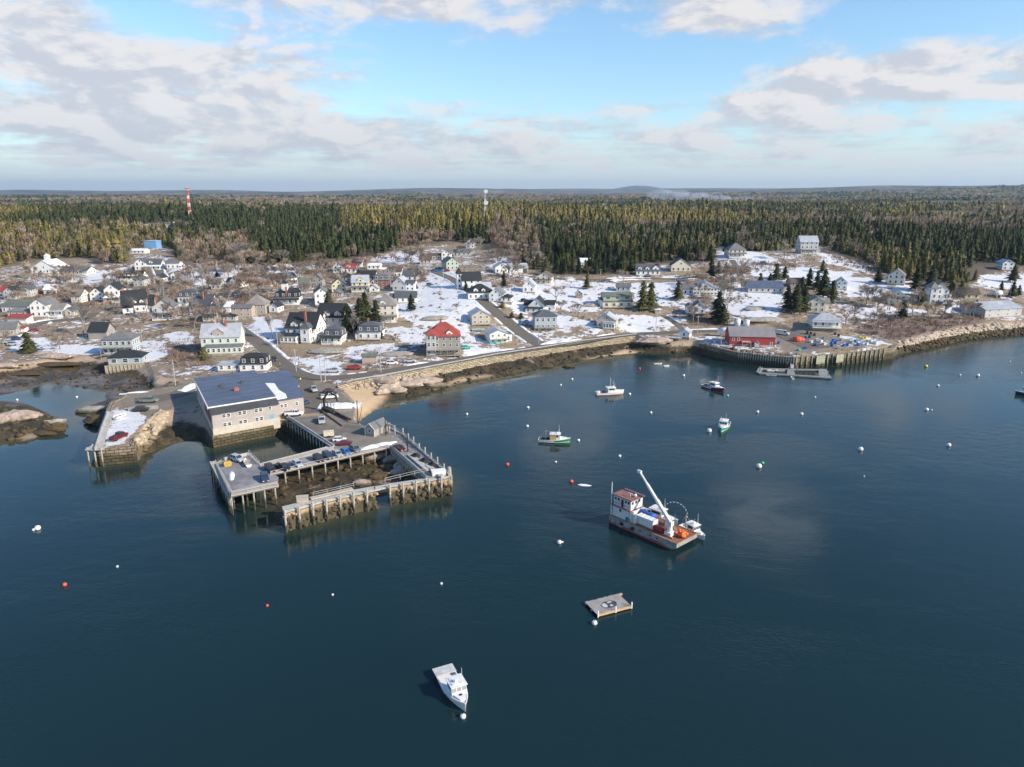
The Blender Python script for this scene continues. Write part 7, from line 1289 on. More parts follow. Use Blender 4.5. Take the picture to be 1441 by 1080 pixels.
# ------------------------------------------------------------------ buoys
BU = {}
def buoy(u, v, r, col, label, group=None, nm='mooring_buoy'):
    if col not in BU:
        m_ = mat('buoy_%d_%d_%d' % tuple(int(c*99) for c in col), col, .45, .06, 3); b = MB(); b.ball((0, 0, .55), 1, 14, .92); o0_ = b.build(nm, m_, None, True)
        b = MB(); b.tube((0, 0, 1.4), (0, 0, 1.62), .16, .16, 8); o1_ = b.build('lifting_eye', M_black, o0_); BU[col] = o0_; o = o0_
    else: o = copy_tree(BU[col])
    o.location = (*unp(u, v, .2), 0); o.scale = (r, r, r); tag(o, label, 'buoy', group)
bw_ = (.78, .77, .74); bo_ = (.80, .10, .04)
for u, v, r, lb in [(53, 744, .62, 'big white buoy at the far left of the open water'), (47, 745.5, .3, 'small white float touching the big left buoy'), (651.5, 1008.5, .42, 'white buoy just ahead of the cabin boat bow'), (836.5, 877, .48, 'white buoy just below the planked raft'), (787, 763.5, .5, 'white buoy left of the crane barge'), (791.5, 762.5, .22, 'tiny white float beside the buoy left of the barge'),
  (814, 620, .45, 'white buoy right of the green lobster boat bow'), (742, 600, .45, 'white buoy left of the green lobster boat'), (743, 574, .5, 'white buoy above and left of the green lobster boat'), (998, 607, .75, 'big white buoy beside the bow-on green and white boat'), (886, 555, .5, 'white buoy off the bow of the side-on white boat'), (1068, 657, .75, 'white buoy below the little green float'),
  (1211, 633, .7, 'white buoy alone in the middle of the right-hand water'), (1335, 627, .62, 'white buoy right of the lone middle one'), (1304, 577, .62, 'white buoy with a little float beside it'), (1311, 577, .28, 'little float beside a white buoy'), (1376, 529, .7, 'white buoy nearest the warehouse reflection'), (1320, 543, .5, 'white buoy below the yellow one')]: buoy(u, v, r, bw_, lb)
for u, v, r in [(782, 650, .3), (872, 642, .42), (916, 581, .45), (962, 529, .55), (805, 534, .45), (789, 542, .42), (657, 583, .42), (1066, 580, .5), (1128, 583, .55), (1147, 559, .35), (1351, 528, .42), (1216, 670, .2), (621, 821, .26), (165, 797, .24), (468, 836.5, .22), (108, 559, .4), (24, 563, .4), (1437, 525, .3), (1421, 509, .3)]: buoy(u, v, r, bw_, 'small plain white buoy floating alone on the harbour', 'small white buoys on the harbour')
for u, v, r, lb in [(91, 823, .40, 'red-orange buoy alone at the lower left'), (376, 852, .26, 'small pinkish red float right of the lower left red buoy'), (714, 654, .5, 'orange buoy left of the middle of the harbour'), (804, 678, .5, 'orange buoy with a pale floating sheet beside it'), (900, 519, .5, 'orange float near the rocks below the tall spruce')]: buoy(u, v, r, bo_, lb)
buoy(1303, 516, .7, (.70, .55, .10), 'yellow buoy near the right shore'); buoy(1073, 652, .45, (.08, .55, .20), 'little green float above a white buoy'); buoy(1024, 557, .42, (.25, .62, .40), 'pale green float right of the red-hulled boat')
b = MB(); b.loft([[(-1.6, -.4, .03), (-.5, -.8, .03), (1.2, -.5, .03), (1.9, .2, .03), (.6, .5, .03), (-1.0, .4, .03)], [(-1.5, -.3, .12), (-.5, -.6, .16), (1.1, -.4, .14), (1.7, .2, .08), (.5, .4, .15), (-.9, .3, .12)]]); o = b.build('floating_sheet', M_snow); o.location = (*unp(822, 683, 0), 0); o.rotation_euler = (0, 0, -.3); tag(o, 'pale sheet floating right of an orange buoy', 'debris')
# ------------------------------------------------------------------ poles, masts
for u, v, h, lb in [(452, 537, 9.5, 'tall bare utility pole at the bend above the beach car park'), (458, 536, 8, 'thinner pole right beside the tall bend pole'), (417, 524, 9, 'utility pole with double crossarm on the grassy corner'), (536, 525, 9, 'utility pole standing on the sea wall above the rocks'), (624, 398, 8, 'utility pole beside the upper hill road near the church'), (605, 387, 7, 'utility pole by the grey bungalow'), (644, 412, 8.5, 'utility pole opposite the church hall'), (758, 484, 8.5, 'utility pole at the foot of the hill road'),
  (923, 462, 9, 'utility pole beside the snowfield above the shore road'), (981, 471, 9, 'utility pole right of the white boathouse'), (1041, 449, 4.5, 'thin pole behind the fuel tanks'), (1014, 491, 7, 'pole on the wharf corner left of the red barn'), (1210, 387, 6, 'utility pole in snow at the wood edge on the right'), (1317, 399, 6, 'pale pole behind the turreted white house'), (1386, 426, 7, 'utility pole beside the east road'), (1421, 419, 7, 'utility pole near the small white tank'),
  (247, 543, 9.5, 'bare pole at the head of the left wharf'), (231, 418, 8, 'utility pole beside the back street'), (391, 490, 8.5, 'utility pole beside the Victorian house'), (845, 395, 7, 'utility pole beside the upper road before the woods'), (950, 398, 7, 'utility pole near the half-hidden cream house'), (554, 372, 7, 'utility pole among the bare trees below the dark stand'), (536, 472, 6, 'short pole near the white mansard house'), (78, 405, 6, 'utility pole below the cupola hall'), (315, 458, 8, 'utility pole at the bend of the main street'), (1037, 378, 7, 'utility pole beside the hilltop drive'), (1146, 380, 8, 'utility pole below the tall grey hilltop house')]:
    g = G(u, v); o = empty('utility_pole', g, random.uniform(-.5, .5), lb, 'pole'); b = MB(); b.tube((0, 0, -.8), (0, 0, h), .17, .12, 7); b.build('pole', M_gtim, o); b = MB(); b.bar((-1.1, 0, h-.6), (1.1, 0, h-.6), .12); [b.tube((x_, 0, h-.55), (x_, 0, h-.3), .05, .05, 5) for x_ in (-1, 0, 1)]; b.build('crossarm', M_gtim, o)
def lattice(u, v, vt, w, label, c1, c2, drums=()):
    g = G(u, v); D = math.hypot(g.x, g.y); dz = depth(g.x, g.y, g.z); h = (v-vt)*dz/F; o = empty('radio_mast', g, 0, label, 'mast'); n = 8
    for k in range(n):
        b = MB(); z0, z1 = h*k/n, h*(k+1)/n; w0, w1 = w*(1-.6*k/n), w*(1-.6*(k+1)/n)
        for a, c in ((-1, -1), (1, -1), (1, 1), (-1, 1)): b.bar((a*w0, c*w0, z0), (a*w1, c*w1, z1), w*.28)
        for (a, c), (d, e) in (((-1, -1), (1, -1)), ((1, -1), (1, 1)), ((1, 1), (-1, 1)), ((-1, 1), (-1, -1))): b.bar((a*w0, c*w0, z0), (d*w1, e*w1, z1), w*.18); b.bar((a*w1, c*w1, z1), (d*w1, e*w1, z1), w*.18)
        b.build('lattice_section', c1 if k % 2 == 0 else c2, o)
    for f_, r_ in drums: b = MB(); b.tube((r_*.4, -w*1.4, h*f_), (r_*.4, w, h*f_), r_, r_, 12); b.build('dish', M_trim, o)
    return h, o
mr_, mw_ = mat('mast_red', (.62, .10, .06), .7), mat('mast_white', (.72, .72, .70), .7)
h_, o_ = lattice(268, 307, 266, 1.35, 'red and white banded lattice radio mast above the woods at the left', mr_, mw_); b = MB(); b.box(-2.2, 2.2, -2, 2, h_-4, h_-3.4); b.box(-2.4, 2.4, -2.2, 2.2, h_-1, h_-.4); b.build('head_platform', mr_, o_)
lattice(683, 314, 270, 1.1, 'thin grey lattice mast with white dishes above the central woods', mat('mast_grey', (.45, .46, .47), .7), mw_, ((.97, 2.2), (.62, 2.4), (.2, 2.2)))
# ------------------------------------------------------------------ people
def person_mesh(pose):
    V = [(0, 0, .95), (0, 0, 1.2), (0, 0, 1.42), (0, .01, 1.52), (0, .02, 1.62), (0, .01, 1.74)]; E = [(0, 1), (1, 2), (2, 3), (3, 4), (4, 5)]; Rr = [.15, .14, .16, .06, .095, .07]
    for s in (-1, 1):
        i = len(V); st = .16*s*pose
        V += [(s*.1, 0, .9), (s*.1, st*.6, .48), (s*.1, st, .07), (s*.1, st+.16, .04), (s*.2, 0, 1.4), (s*.27, -st*.3, 1.14), (s*.27, -st*.3+.12, .9), (s*.27, -st*.3+.16, .80), (s*.25, -st*.3+.19, .72), (s*.235, -st*.3+.22, .77)]
        E += [(0, i), (i, i+1), (i+1, i+2), (i+2, i+3), (2, i+4), (i+4, i+5), (i+5, i+6), (i+6, i+7), (i+7, i+8), (i+7, i+9)]; Rr += [.10, .07, .05, .045, .07, .05, .038, .036, .022, .014]
    me = bpy.data.meshes.new('person'); me.from_pydata(V, E, []); o = bpy.data.objects.new('person_base', me); COL.objects.link(o); md = o.modifiers.new('s', 'SKIN'); me.skin_vertices[0].data[0].use_root = True
    for k, r_ in enumerate(Rr): me.skin_vertices[0].data[k].radius = (r_, r_*.85)
    o.modifiers.new('u', 'SUBSURF').levels = 1; dg = bpy.context.evaluated_depsgraph_get(); m2 = bpy.data.meshes.new_from_object(o.evaluated_get(dg)); bpy.data.objects.remove(o); return m2
M_skin = mat('skin', (.55, .33, .24), .7)
PM = [person_mesh(1), person_mesh(.3)]
def person(g, rz, top, legs, label, k):
    me = PM[k].copy()
    me.materials.clear()
    for m_ in (mat('cloth_%d_%d_%d' % tuple(int(c*99) for c in top), top, .9), mat('cloth_%d_%d_%d' % tuple(int(c*99) for c in legs), legs, .9), M_skin, mat('dark_hair', (.05, .035, .025), .9)): me.materials.append(m_)
    for p in me.polygons: c = p.center; p.material_index = 3 if c.z > 1.68 or (c.z > 1.56 and c.y < -.02) else 2 if c.z > 1.5 or (c.z < .87 and abs(c.x) > .2) else 0 if c.z > .93 else 1
    o = add_obj('person', me); o.location = g; o.rotation_euler = (0, 0, rz); tag(o, label, 'person')
HV = (.62, .85, .04)
person(G(394, 517), 2.6, HV, (.05, .05, .07), 'person in a bright yellow jacket walking in the main street', 0); person(G(423, 538), .5, HV, (.05, .06, .09), 'person in a bright yellow jacket near the car park entrance', 1)
person(G(500.5, 549), 1.2, (.12, .12, .16), (.06, .05, .06), 'left person in dark clothes on the beach', 1); person(G(504.5, 549.5), -1.8, (.20, .11, .10), (.06, .06, .08), 'right person in a brown coat on the beach', 0)
# ------------------------------------------------------------------ village trees, shrubs, rocks
def px_h(u, v, hp): g = G(u, v); return g, hp*depth(g.x, g.y, g.z)/F
for u, v, hp, w_, k, lb in [(42, 497, 31, 1.5, 1, 'lone spruce on the snowy bank beside the cove'), (508, 468, 50, 1.25, 5, 'tall dark spruce behind the white mansard house'), (491, 468, 40, 1.2, 1, 'dark spruce left of the tall pair near the mansard house'), (515, 459, 50, 1.15, 0, 'highest dark spruce of the clump left of the beige mansion'), (530, 463, 42, 1.15, 5, 'dark spruce directly left of the beige mansion'), (579, 438, 25, 1.2, 0, 'small spruce below the low white house'), (537, 478, 13, 1.2, 0, 'tiny spruce at the corner of the mansard house'),
  (656, 409, 12, 1.5, 0, 'round dark evergreen below the church tower'), (709, 405, 25, .9, 5, 'slim dark spruce above the gabled house with the black porch'), (586, 407, 8, 1.8, 2, 'round olive evergreen bush by the blue-roofed gable house'), (826, 407, 22, 1.1, 1, 'lone small spruce in the middle of the snowy field'), (904, 438, 44, 1.15, 2, 'broad olive pine right of the long cream house'), (915, 436, 40, 1.2, 1, 'darker spruce joined to the broad olive pine'), (954, 423, 28, 1.3, 1, 'spruce left of the blue-grey gabled house'),
  (803, 344, 18, 1.3, 1, 'dark round pine above the upper road'), (1010, 455, 46, 1.3, 5, 'tall broad spruce left of the fuel tanks'), (1017, 457, 30, 1.2, 0, 'lower spruce behind the big fuel tank'), (1092, 394, 24, 1.3, 1, 'pine above the slate-roofed grey house'), (1104, 394, 20, 1.3, 0, 'pine right of the slate-roofed house'), (1107, 437, 36, 1.3, 5, 'left dark pine of the big clump left of the yellow gables'), (1119, 441, 42, 1.3, 0, 'middle dark pine of the big clump left of the yellow gables'), (1131, 439, 34, 1.3, 5, 'right dark pine touching the yellow gabled house'),
  (1128, 417, 28, 1.2, 1, 'pine above the dark clump'), (1158, 420, 42, 1.2, 0, 'tall dark pine behind the yellow gabled house'), (1171, 426, 32, 1.2, 1, 'shorter pine right of the tall one behind the yellow house'), (1138, 405, 28, 1.2, 5, 'pine between the two white hill houses'), (1149, 408, 26, 1.2, 0, 'pine left of the small white house with blue-grey roof'), (1010, 386, 18, 1.2, 1, 'small spruce by the hilltop drive'), (1021, 384, 15, 1.2, 0, 'smaller spruce by the hilltop drive'), (1157, 384, 18, 1.2, 1, 'spruce below the tall grey hilltop house'),
  (1235, 399, 22, 1.3, 0, 'dark spruce left of the shingled cream house'), (1269, 448, 26, 1.7, 5, 'round dark spruce before the cream gabled house'), (1296, 429, 24, 1.5, 0, 'dark spruce left of the turreted white house'), (1374, 431, 9, 1.6, 0, 'small round evergreen left of the warehouse'), (1408, 412, 17, 1.1, 5, 'slim spruce behind the small white tank'), (1424, 419, 24, 1.2, 0, 'tall spruce above the warehouse roof'), (1425, 398, 26, 1.1, 4, 'loose branched pine in the snowy clearing'), (1433, 417, 16, 1.3, 5, 'spruce at the right edge above the warehouse'),
  (463, 433, 24, 1.1, 4, 'bushy brown-green spruce right of the barn-like house'), (287, 507, 19, 1.9, 3, 'round golden-green bush below the mint inn'), (707, 434, 10, 2.2, 3, 'golden-green hedge bush beside the hill road'), (733, 449, 9, 2.6, 2, 'olive hedge left of the blue-grey house'), (720, 448, 9, 2.4, 2, 'olive hedge nearest the hill road'), (306, 390, 8, 2.2, 0, 'round dark evergreen above the dark gabled house'), (1070, 400, 16, 1.3, 1, 'pine behind the slate-roofed grey house'), (1083, 404, 20, 1.3, 0, 'pine at the right end of the slate-roofed house'), (1310, 404, 34, 1.2, 0, 'tall spruce behind the turreted white house'), (1288, 410, 36, 1.2, 5, 'tall dark spruce left of the turreted house roof'), (1338, 415, 30, 1.3, 2, 'brownish spruce right of the turreted house'), (1352, 418, 24, 1.5, 3, 'orange-brown larch beside the low yellow cottage'), (1000, 392, 30, 1.2, 5, 'spruce behind the wide white house')]:
    g, h = px_h(u, v, hp); conifer(g.x, g.y, h, k, lb, None, 'pine_tree' if 'pine' in lb else 'spruce_tree', w_)
for u, v, hp, w_, k, lb in [(118, 474, 50, 1.0, 2, 'tall pale leafless tree left of the dark-roofed workshop'), (85, 492, 33, 1.4, 4, 'spreading leafless tree on the snowy bank by the cove'), (200, 481, 54, 1.0, 3, 'tall leafless tree right of the dark-roofed workshop'), (148, 452, 32, 1.1, 0, 'leafless tree below the small white cottages'), (165, 455, 28, 1.1, 3, 'brown leafless tree below the huge black roof'), (94, 407, 20, 1.5, 1, 'red-brown tree among brush below the cupola hall'), (6, 490, 32, 1.2, 3, 'leafless tree at the left edge of the cove'), (50, 400, 24, 1.2, 4, 'leafless tree below the cupola hall'), (226, 428, 44, .9, 0, 'tall leafless tree beside the back street'), (269, 391, 40, 1.2, 2, 'large pale leafless tree behind the brown cottage'), (274, 463, 34, 1.1, 2, 'pale leafless tree above the mint inn'), (309, 451, 38, 1.0, 2, 'pale leafless tree between the grey houses'),
  (352, 418, 38, 1.25, 1, 'left tree of the reddish clump behind the pyramid-roofed house'), (366, 416, 42, 1.25, 4, 'second tree of the reddish clump'), (378, 420, 38, 1.3, 1, 'third tree of the reddish clump'), (390, 414, 34, 1.2, 4, 'right tree of the reddish clump beside the ornate mansard house'), (322, 425, 32, 1.2, 0, 'leafless tree above the low grey garage'), (336, 386, 38, 1.2, 2, 'tall leafless tree before the dark stand'), (362, 384, 42, 1.2, 3, 'grey leafless tree before the dark stand'), (345, 376, 40, 1.2, 0, 'leafless tree at the edge of the dark stand'), (422, 394, 30, 1.2, 4, 'leafless tree above the barn-like house'), (428, 427, 34, 1.1, 0, 'leafless tree left of the barn-like white house'), (444, 376, 22, 1.3, 4, 'reddish tree below the dark stand'), (384, 478, 40, .9, 2, 'pale leafless tree left of the Victorian house'), (393, 488, 22, .9, 5, 'thin pale tree before the Victorian house'),
  (532, 374, 22, 1.5, 1, 'reddish round tree above the maroon house'), (554, 376, 22, 1.3, 4, 'reddish tree right of the long low white building'), (570, 372, 26, 1.3, 0, 'grey-brown tree above the junction'), (590, 368, 26, 1.2, 3, 'grey-brown tree left of the white gabled junction house'), (498, 473, 34, .9, 5, 'pale birch left of the white mansard house'), (583, 455, 15, 1.4, 3, 'low leafless bush above the red-roofed house'), (642, 437, 13, 2.0, 3, 'wide leafless thicket in the snowfield'), (720, 407, 20, 1.5, 4, 'brown round tree below the white metal garage'), (783, 428, 36, 1.35, 1, 'big reddish leafless tree right of the black-roofed gable house'), (789, 441, 24, 1.2, 3, 'darker tree below the big reddish one'), (814, 446, 22, 1.3, 0, 'small leafless apple tree in the snow'), (877, 399, 24, 1.2, 3, 'leafless tree beside the upper road'), (921, 470, 13, 1.6, 4, 'brown bush beside the shore road'), (872, 457, 10, 1.8, 5, 'round tan bush beside the tan cottage'), (822, 478, 6, 1.8, 4, 'small round bush above the sea wall'),
  (1045, 346, 24, 1.4, 5, 'broad leafless tree behind the cream hilltop house'), (1066, 352, 22, 1.3, 4, 'reddish tree right of the cream hilltop house'), (1103, 366, 28, 1.3, 5, 'pale grey tree between the two hilltop houses'), (1014, 411, 28, 1.3, 4, 'brown leafless tree right of the wide white house'), (1030, 398, 26, 1.3, 1, 'brown leafless tree beside the hilltop drive'), (1032, 410, 20, 1.2, 5, 'grey leafless tree in snow left of the slate-roofed house'), (1043, 409, 22, 1.1, 0, 'leafless tree touching the slate-roofed house'), (1209, 435, 20, 1.3, 3, 'leafless tree in the snow right of the pines'), (1237, 455, 26, 1.1, 5, 'thin grey tree in the brush above the right shore'), (1253, 464, 26, 1.1, 2, 'second thin tree in the brush above the right shore'), (1224, 430, 14, 1.4, 4, 'brown bush tree left of the cream gabled house'), (655, 485, 14, 1.4, 2, 'pale leafless shrub right of the red-roofed house'), (684, 490, 9, 1.2, 5, 'small pale shrub before the low white house'), (560, 478, 10, 1.6, 4, 'brown thicket left of the red-roofed house'), (505, 500, 9, 1.8, 4, 'brown thicket above the small grey shed'), (325, 512, 13, 2.2, 5, 'grey thicket below the mint inn porch'), (342, 510, 12, 2.0, 5, 'second grey thicket below the mint inn porch')]:
    g, h = px_h(u, v, hp*1.05); bare_tree(g.x, g.y, h, k, lb, None, w_)
FOOTP = [np.array(f) for f in FOOT]
FC = np.array([(f_[:, 0].mean(), f_[:, 1].mean()) for f_ in FOOTP])
RALL = [(xy[::2], w) for nm, (xy, z, w) in RXY.items()]
def clear_of(x, y, pad=0):
    for i in np.where(np.abs(FC-(x, y)).max(1) < 30)[0]:
        if inside(FOOTP[i], np.array([x]), np.array([y]))[0]: return False
    return all(np.hypot(xy[:, 0]-x, xy[:, 1]-y).min() > w/2+2 for xy, w in RALL)
rt = random.Random(5); cnt = 0
for reg, n, lb, grp in [((240, 470, 372, 412), 80, 'leafless grey-brown tree in the upper middle of the village', 'bare trees in the upper village'), ((10, 235, 392, 445), 46, 'leafless tree between the houses on the left side', 'bare trees on the left side'), ((235, 340, 412, 470), 24, 'leafless tree between main street and back street', 'bare trees by the main street'), ((480, 600, 362, 405), 24, 'leafless tree among the houses under the dark stand', 'bare trees under the dark stand'), ((690, 770, 345, 395), 22, 'leafless tree along the road behind the church', 'bare trees behind the church'), ((960, 1060, 385, 455), 18, 'leafless small tree near the cottage lane', 'bare trees near the cottage lane'), ((1190, 1400, 425, 458), 24, 'leafless small tree on the brushy right-hand slope', 'bare trees on the right slope'), ((590, 700, 338, 362), 14, 'leafless tree on the slope above the junction', 'bare trees above the junction')]:
    k = 0; tries = 0
    while k < n and tries < n*12:
        tries += 1; u, v = rt.uniform(*reg[:2]), rt.uniform(*reg[2:]); g = G(u, v)
        if not clear_of(g.x, g.y): continue
        bare_tree(g.x, g.y, rt.uniform(7.5, 14), rt.randrange(6), lb, grp, rt.uniform(1.0, 1.4)); k += 1
# brush (uncountable ground cover)
Bq = BRUSH[:13000]; keep = np.ones(len(Bq), bool)
for f_ in FOOTP: keep &= ~inside(f_, Bq[:, 0], Bq[:, 1])
Bp = Bq[keep]; n = len(Bp); m = 12; r = np.random.default_rng(3)
h = r.uniform(.5, 1.7, n)*(1+samp(m_shrub, Bp[:, 0], Bp[:, 1])*.5); an = r.uniform(0, 6.28, (n, m)); sp_ = r.uniform(.2, 1.3, (n, m))*h[:, None]; cx, cy = Bp[:, 0][:, None], Bp[:, 1][:, None]; cz = H(Bp[:, 0], Bp[:, 1])[:, None]-.1
wd = r.uniform(.04, .12, (n, m)); tx, ty = cx+np.cos(an)*sp_, cy+np.sin(an)*sp_; tz = cz+h[:, None]*r.uniform(.5, 1.1, (n, m)); bx_, by_ = cx+np.cos(an)*sp_*.35, cy+np.sin(an)*sp_*.35
V = np.stack([np.stack([bx_-np.sin(an)*wd, by_+np.cos(an)*wd, cz+0*tx], -1), np.stack([bx_+np.sin(an)*wd, by_-np.cos(an)*wd, cz+0*tx], -1), np.stack([tx, ty, tz], -1)], 2).reshape(-1, 3)
C_ = np.array([(.27, .17, .12), (.21, .135, .105), (.34, .25, .16), (.28, .15, .10), (.26, .21, .18)])[r.integers(0, 5, n)]*r.uniform(.8, 1.25, (n, 1)); T = np.repeat(C_, m*3, 0)
tag(add_obj('brush_undergrowth', np_mesh('brush_undergrowth', V, np.arange(len(V)).reshape(-1, 3), M_twig, tint=T)), 'red-brown brush and dead growth between the houses', 'brush', kind='stuff')
# smoke from a far chimney
sm_, t, p = new_mat('wood_smoke'); p.inputs['Base Color'].default_value = (.75, .82, .95, 1); p.inputs['Alpha'].default_value = .07; p.inputs['Roughness'].default_value = 1; p.inputs['Specular IOR Level'].default_value = 0
b = MB(); sx_, sy_ = unp(1054, 287, 20)
for q in range(26): f_ = (q/25)**1.1; b.ball((sx_-f_*430+random.uniform(-12, 12), sy_+random.uniform(-60, 60), 40+f_*22+random.uniform(-9, 9)), 14+32*f_, 12, .55, .12, q, 1.4)
tag(b.build('smoke_plume', sm_, None, True), 'thin blue smoke drifting over the far woods', 'smoke', kind='stuff')
# ploughed snow along the road edges
for nm in ('shore_road', 'hill_road', 'upper_road', 'village_street', 'back_street', 'pier_road'):
    xy, z, w = RXY[nm]; d = np.gradient(xy, axis=0); nr_ = np.stack([-d[:, 1], d[:, 0]], -1); nr_ /= np.linalg.norm(nr_, axis=1)[:, None]+1e-9; V = []; Fc = []; off = 0
    for s in ((1, -1) if nm not in ('shore_road', 'pier_road') else (-1,) if nm == 'shore_road' else ()):
        fine_ = np.linspace(0, len(xy)-1, len(xy)*3); X_ = np.interp(fine_, np.arange(len(xy)), xy[:, 0]); Y_ = np.interp(fine_, np.arange(len(xy)), xy[:, 1]); NX_ = np.interp(fine_, np.arange(len(xy)), nr_[:, 0]); NY_ = np.interp(fine_, np.arange(len(xy)), nr_[:, 1])
        hb = (fbm(X_, Y_, 9, 3, 61)-.53)*2.8; rows = []
        for o_, f_ in ((.1, -.3), (.45, .7), (.9, 1.0), (1.4, .6), (2.0, -.3)):
            q0, q1 = X_+NX_*s*(w/2+o_), Y_+NY_*s*(w/2+o_); rows.append(np.stack([q0, q1, H(q0, q1)+np.clip(hb, -.3, .55)*abs(f_)*(1 if f_ > 0 else 0)-(.12 if f_ < 0 else 0)+.03*f_], -1))
        V_ = np.stack(rows, 1); n_ = len(X_); vi = np.arange(n_*5).reshape(n_, 5)+off; V.append(V_.reshape(-1, 3)); Fc.append(np.stack([vi[:-1, :-1], vi[:-1, 1:], vi[1:, 1:], vi[1:, :-1]], -1).reshape(-1, 4)); off += n_*5
    if V: tag(add_obj('ploughed_snow', np_mesh('ploughed_snow', np.vstack(V), np.vstack(Fc), M_snow)), 'broken ridges of ploughed snow along the '+nm.replace('_', ' '), 'snow', kind='stuff')
# boulders
RK = []
for s in range(8):
    b = MB(); b.ball((0, 0, 0), 1, 12 if s < 4 else 9, .6, .2, 100+s, sx=1.25); me = bpy.data.meshes.new('boulder'); me.from_pydata(b.v, [], b.f); RK.append(me)
def boulder(u, v, sx, sy, sz, rz, m_, label, group=None, dz=0.0):
    me = RK[int(u+v) % 4].copy(); me.materials.append(m_); o = add_obj('boulder', me); g = G(u, v); o.location = (g.x, g.y, max(g.z, 0)+sz*.25+dz); o.scale = (sx, sy, sz*1.5); o.rotation_euler = (0, 0, R(rz)); tag(o, label, 'boulder', group)
for a in [(26, 590, 5.2, 3.6, 2.3, 8, M_rock, 'big smooth pink boulder on the little island at the left'), (0, 593, 3.2, 3, 1.8, 0, M_rock, 'pink boulder cut by the left edge on the island'), (78, 605, 2.6, 1.6, 1.0, 0, M_weed, 'dark weedy rock at the right tip of the island'), (75, 596, 3.0, 1.8, 1.0, 20, M_rockg, 'grey rock on the right end of the island'), (62, 612, 3, 1.5, .8, 0, M_weed, 'low dark rock at the island waterline'), (78, 503, 7, 3.0, 1.3, -4, M_rock, 'long smooth pink ledge on the shore of the left cove'), (62, 499, 4, 2.5, 1.0, 0, M_rock, 'smaller pink rock left of the long ledge'), (5, 517, 4.5, 2.5, 1.0, 0, M_rock, 'pink rock at the left edge of the cove shore'),
  (130, 580, 4.2, 2.5, 1.5, 10, M_rockg, 'grey rock spit left of the left wharf'), (138, 595, 4.6, 3, 1.8, -20, M_weed, 'black weedy rock against the left wharf'), (540, 538, 5.0, 2.6, 1.8, -18, M_rock, 'pink slab boulder below the sea wall pole'), (548, 547, 3.6, 2.4, 1.6, 25, M_rock, 'leaning pink boulder at the beach end'), (557, 553, 3.4, 2.0, 1.6, 0, M_rock, 'pink boulder at the water edge of the beach'), (538, 553, 2.6, 2.0, 1.3, 50, M_rock, 'brown-shadowed boulder on the sand'), (530, 534, 1.9, 1.5, 1.2, 10, M_rock, 'rounded boulder under the sea wall'), (575, 543, 4.4, 2.2, 1.5, 12, M_rock, 'long pink ledge right of the beach boulders'), (598, 539, 6, 2.6, 1.5, 14, M_rock, 'long flat pink ledge below the sea wall'), (613, 545, 3.2, 2, 1.2, 20, M_rock, 'blunt pink rock at the seaward end of the ledge'), (520, 537, 1.5, 1.2, 1.0, 10, M_rock, 'small boulder at the top of the beach'),
  (568, 658, 3.6, 2.4, 1.5, 65, M_rock, 'pale smooth boulder inside the angle of the outer arm'), (556, 650, 3.2, 2.0, 1.6, 30, M_rock, 'upper pale boulder beside the outer arm piles'), (561, 667, 2.6, 1.5, 1.0, 20, M_rock, 'lower pale boulder beside the outer arm piles'), (528, 646, 2.6, 1.6, 1.3, 15, M_rock, 'pink boulder under the front edge of the pier arm'), (517, 645, 2, 1.4, 1.0, -10, M_rock, 'small pink boulder under the pier arm'), (509, 683, 1.9, 1.5, 1.2, 0, M_rock, 'pale grey boulder standing in the seaweed basin'), (545, 659, 1.8, 1.4, .9, 0, M_weed, 'dark weedy boulder in the basin'), (532, 672, 2.2, 1.6, .9, 30, M_weed, 'black rock near the wharf gap'),
  (925, 482, 6.5, 3.0, 1.8, 0, M_rock, 'smooth pink granite knoll left of the boathouse'), (905, 482, 3.0, 2.2, 1.4, 0, M_rock, 'pink rock at the end of the sea wall'), (770, 517, 2.6, 1.6, .9, 8, M_weed, 'dark weedy rock awash below the sea wall'), (800, 517, 2.4, 1.4, .8, 0, M_weed, 'small black rock awash off the shore'), (612, 450, 5.5, 3, 1.4, 10, M_rockg, 'grey ledge in the snowfield above the red roof'), (558, 500, 6, 3, 1.2, 5, M_rockg, 'grey-green ledge left of the red-roofed house'), (462, 496, 7, 4, 1.4, 0, M_rockg, 'grey ledge below the slate mansard house'), (1075, 452, 9, 4, 1.6, 0, M_rockg, 'grey ledge above the red barn'), (1060, 436, 5, 3, 1.2, 10, M_rockg, 'smaller grey ledge in snow above the barn'), (832, 431, 4, 2.5, 1.2, 0, M_rockg, 'grey ledge beside the long cream house'), (1310, 446, 4, 2, 1.0, 0, M_rockg, 'flat tan rock below the turreted house'), (160, 520, 2, 1.4, .6, 0, M_weed, 'weedy rock on the mud beside the crib'), (35, 527, 5, 2.6, .7, 0, M_weed, 'low weedy rock on the cove mud flat'), (75, 515, 9, 3, .9, 5, M_weed, 'long golden-brown weed ridge in the cove')]: boulder(*a)
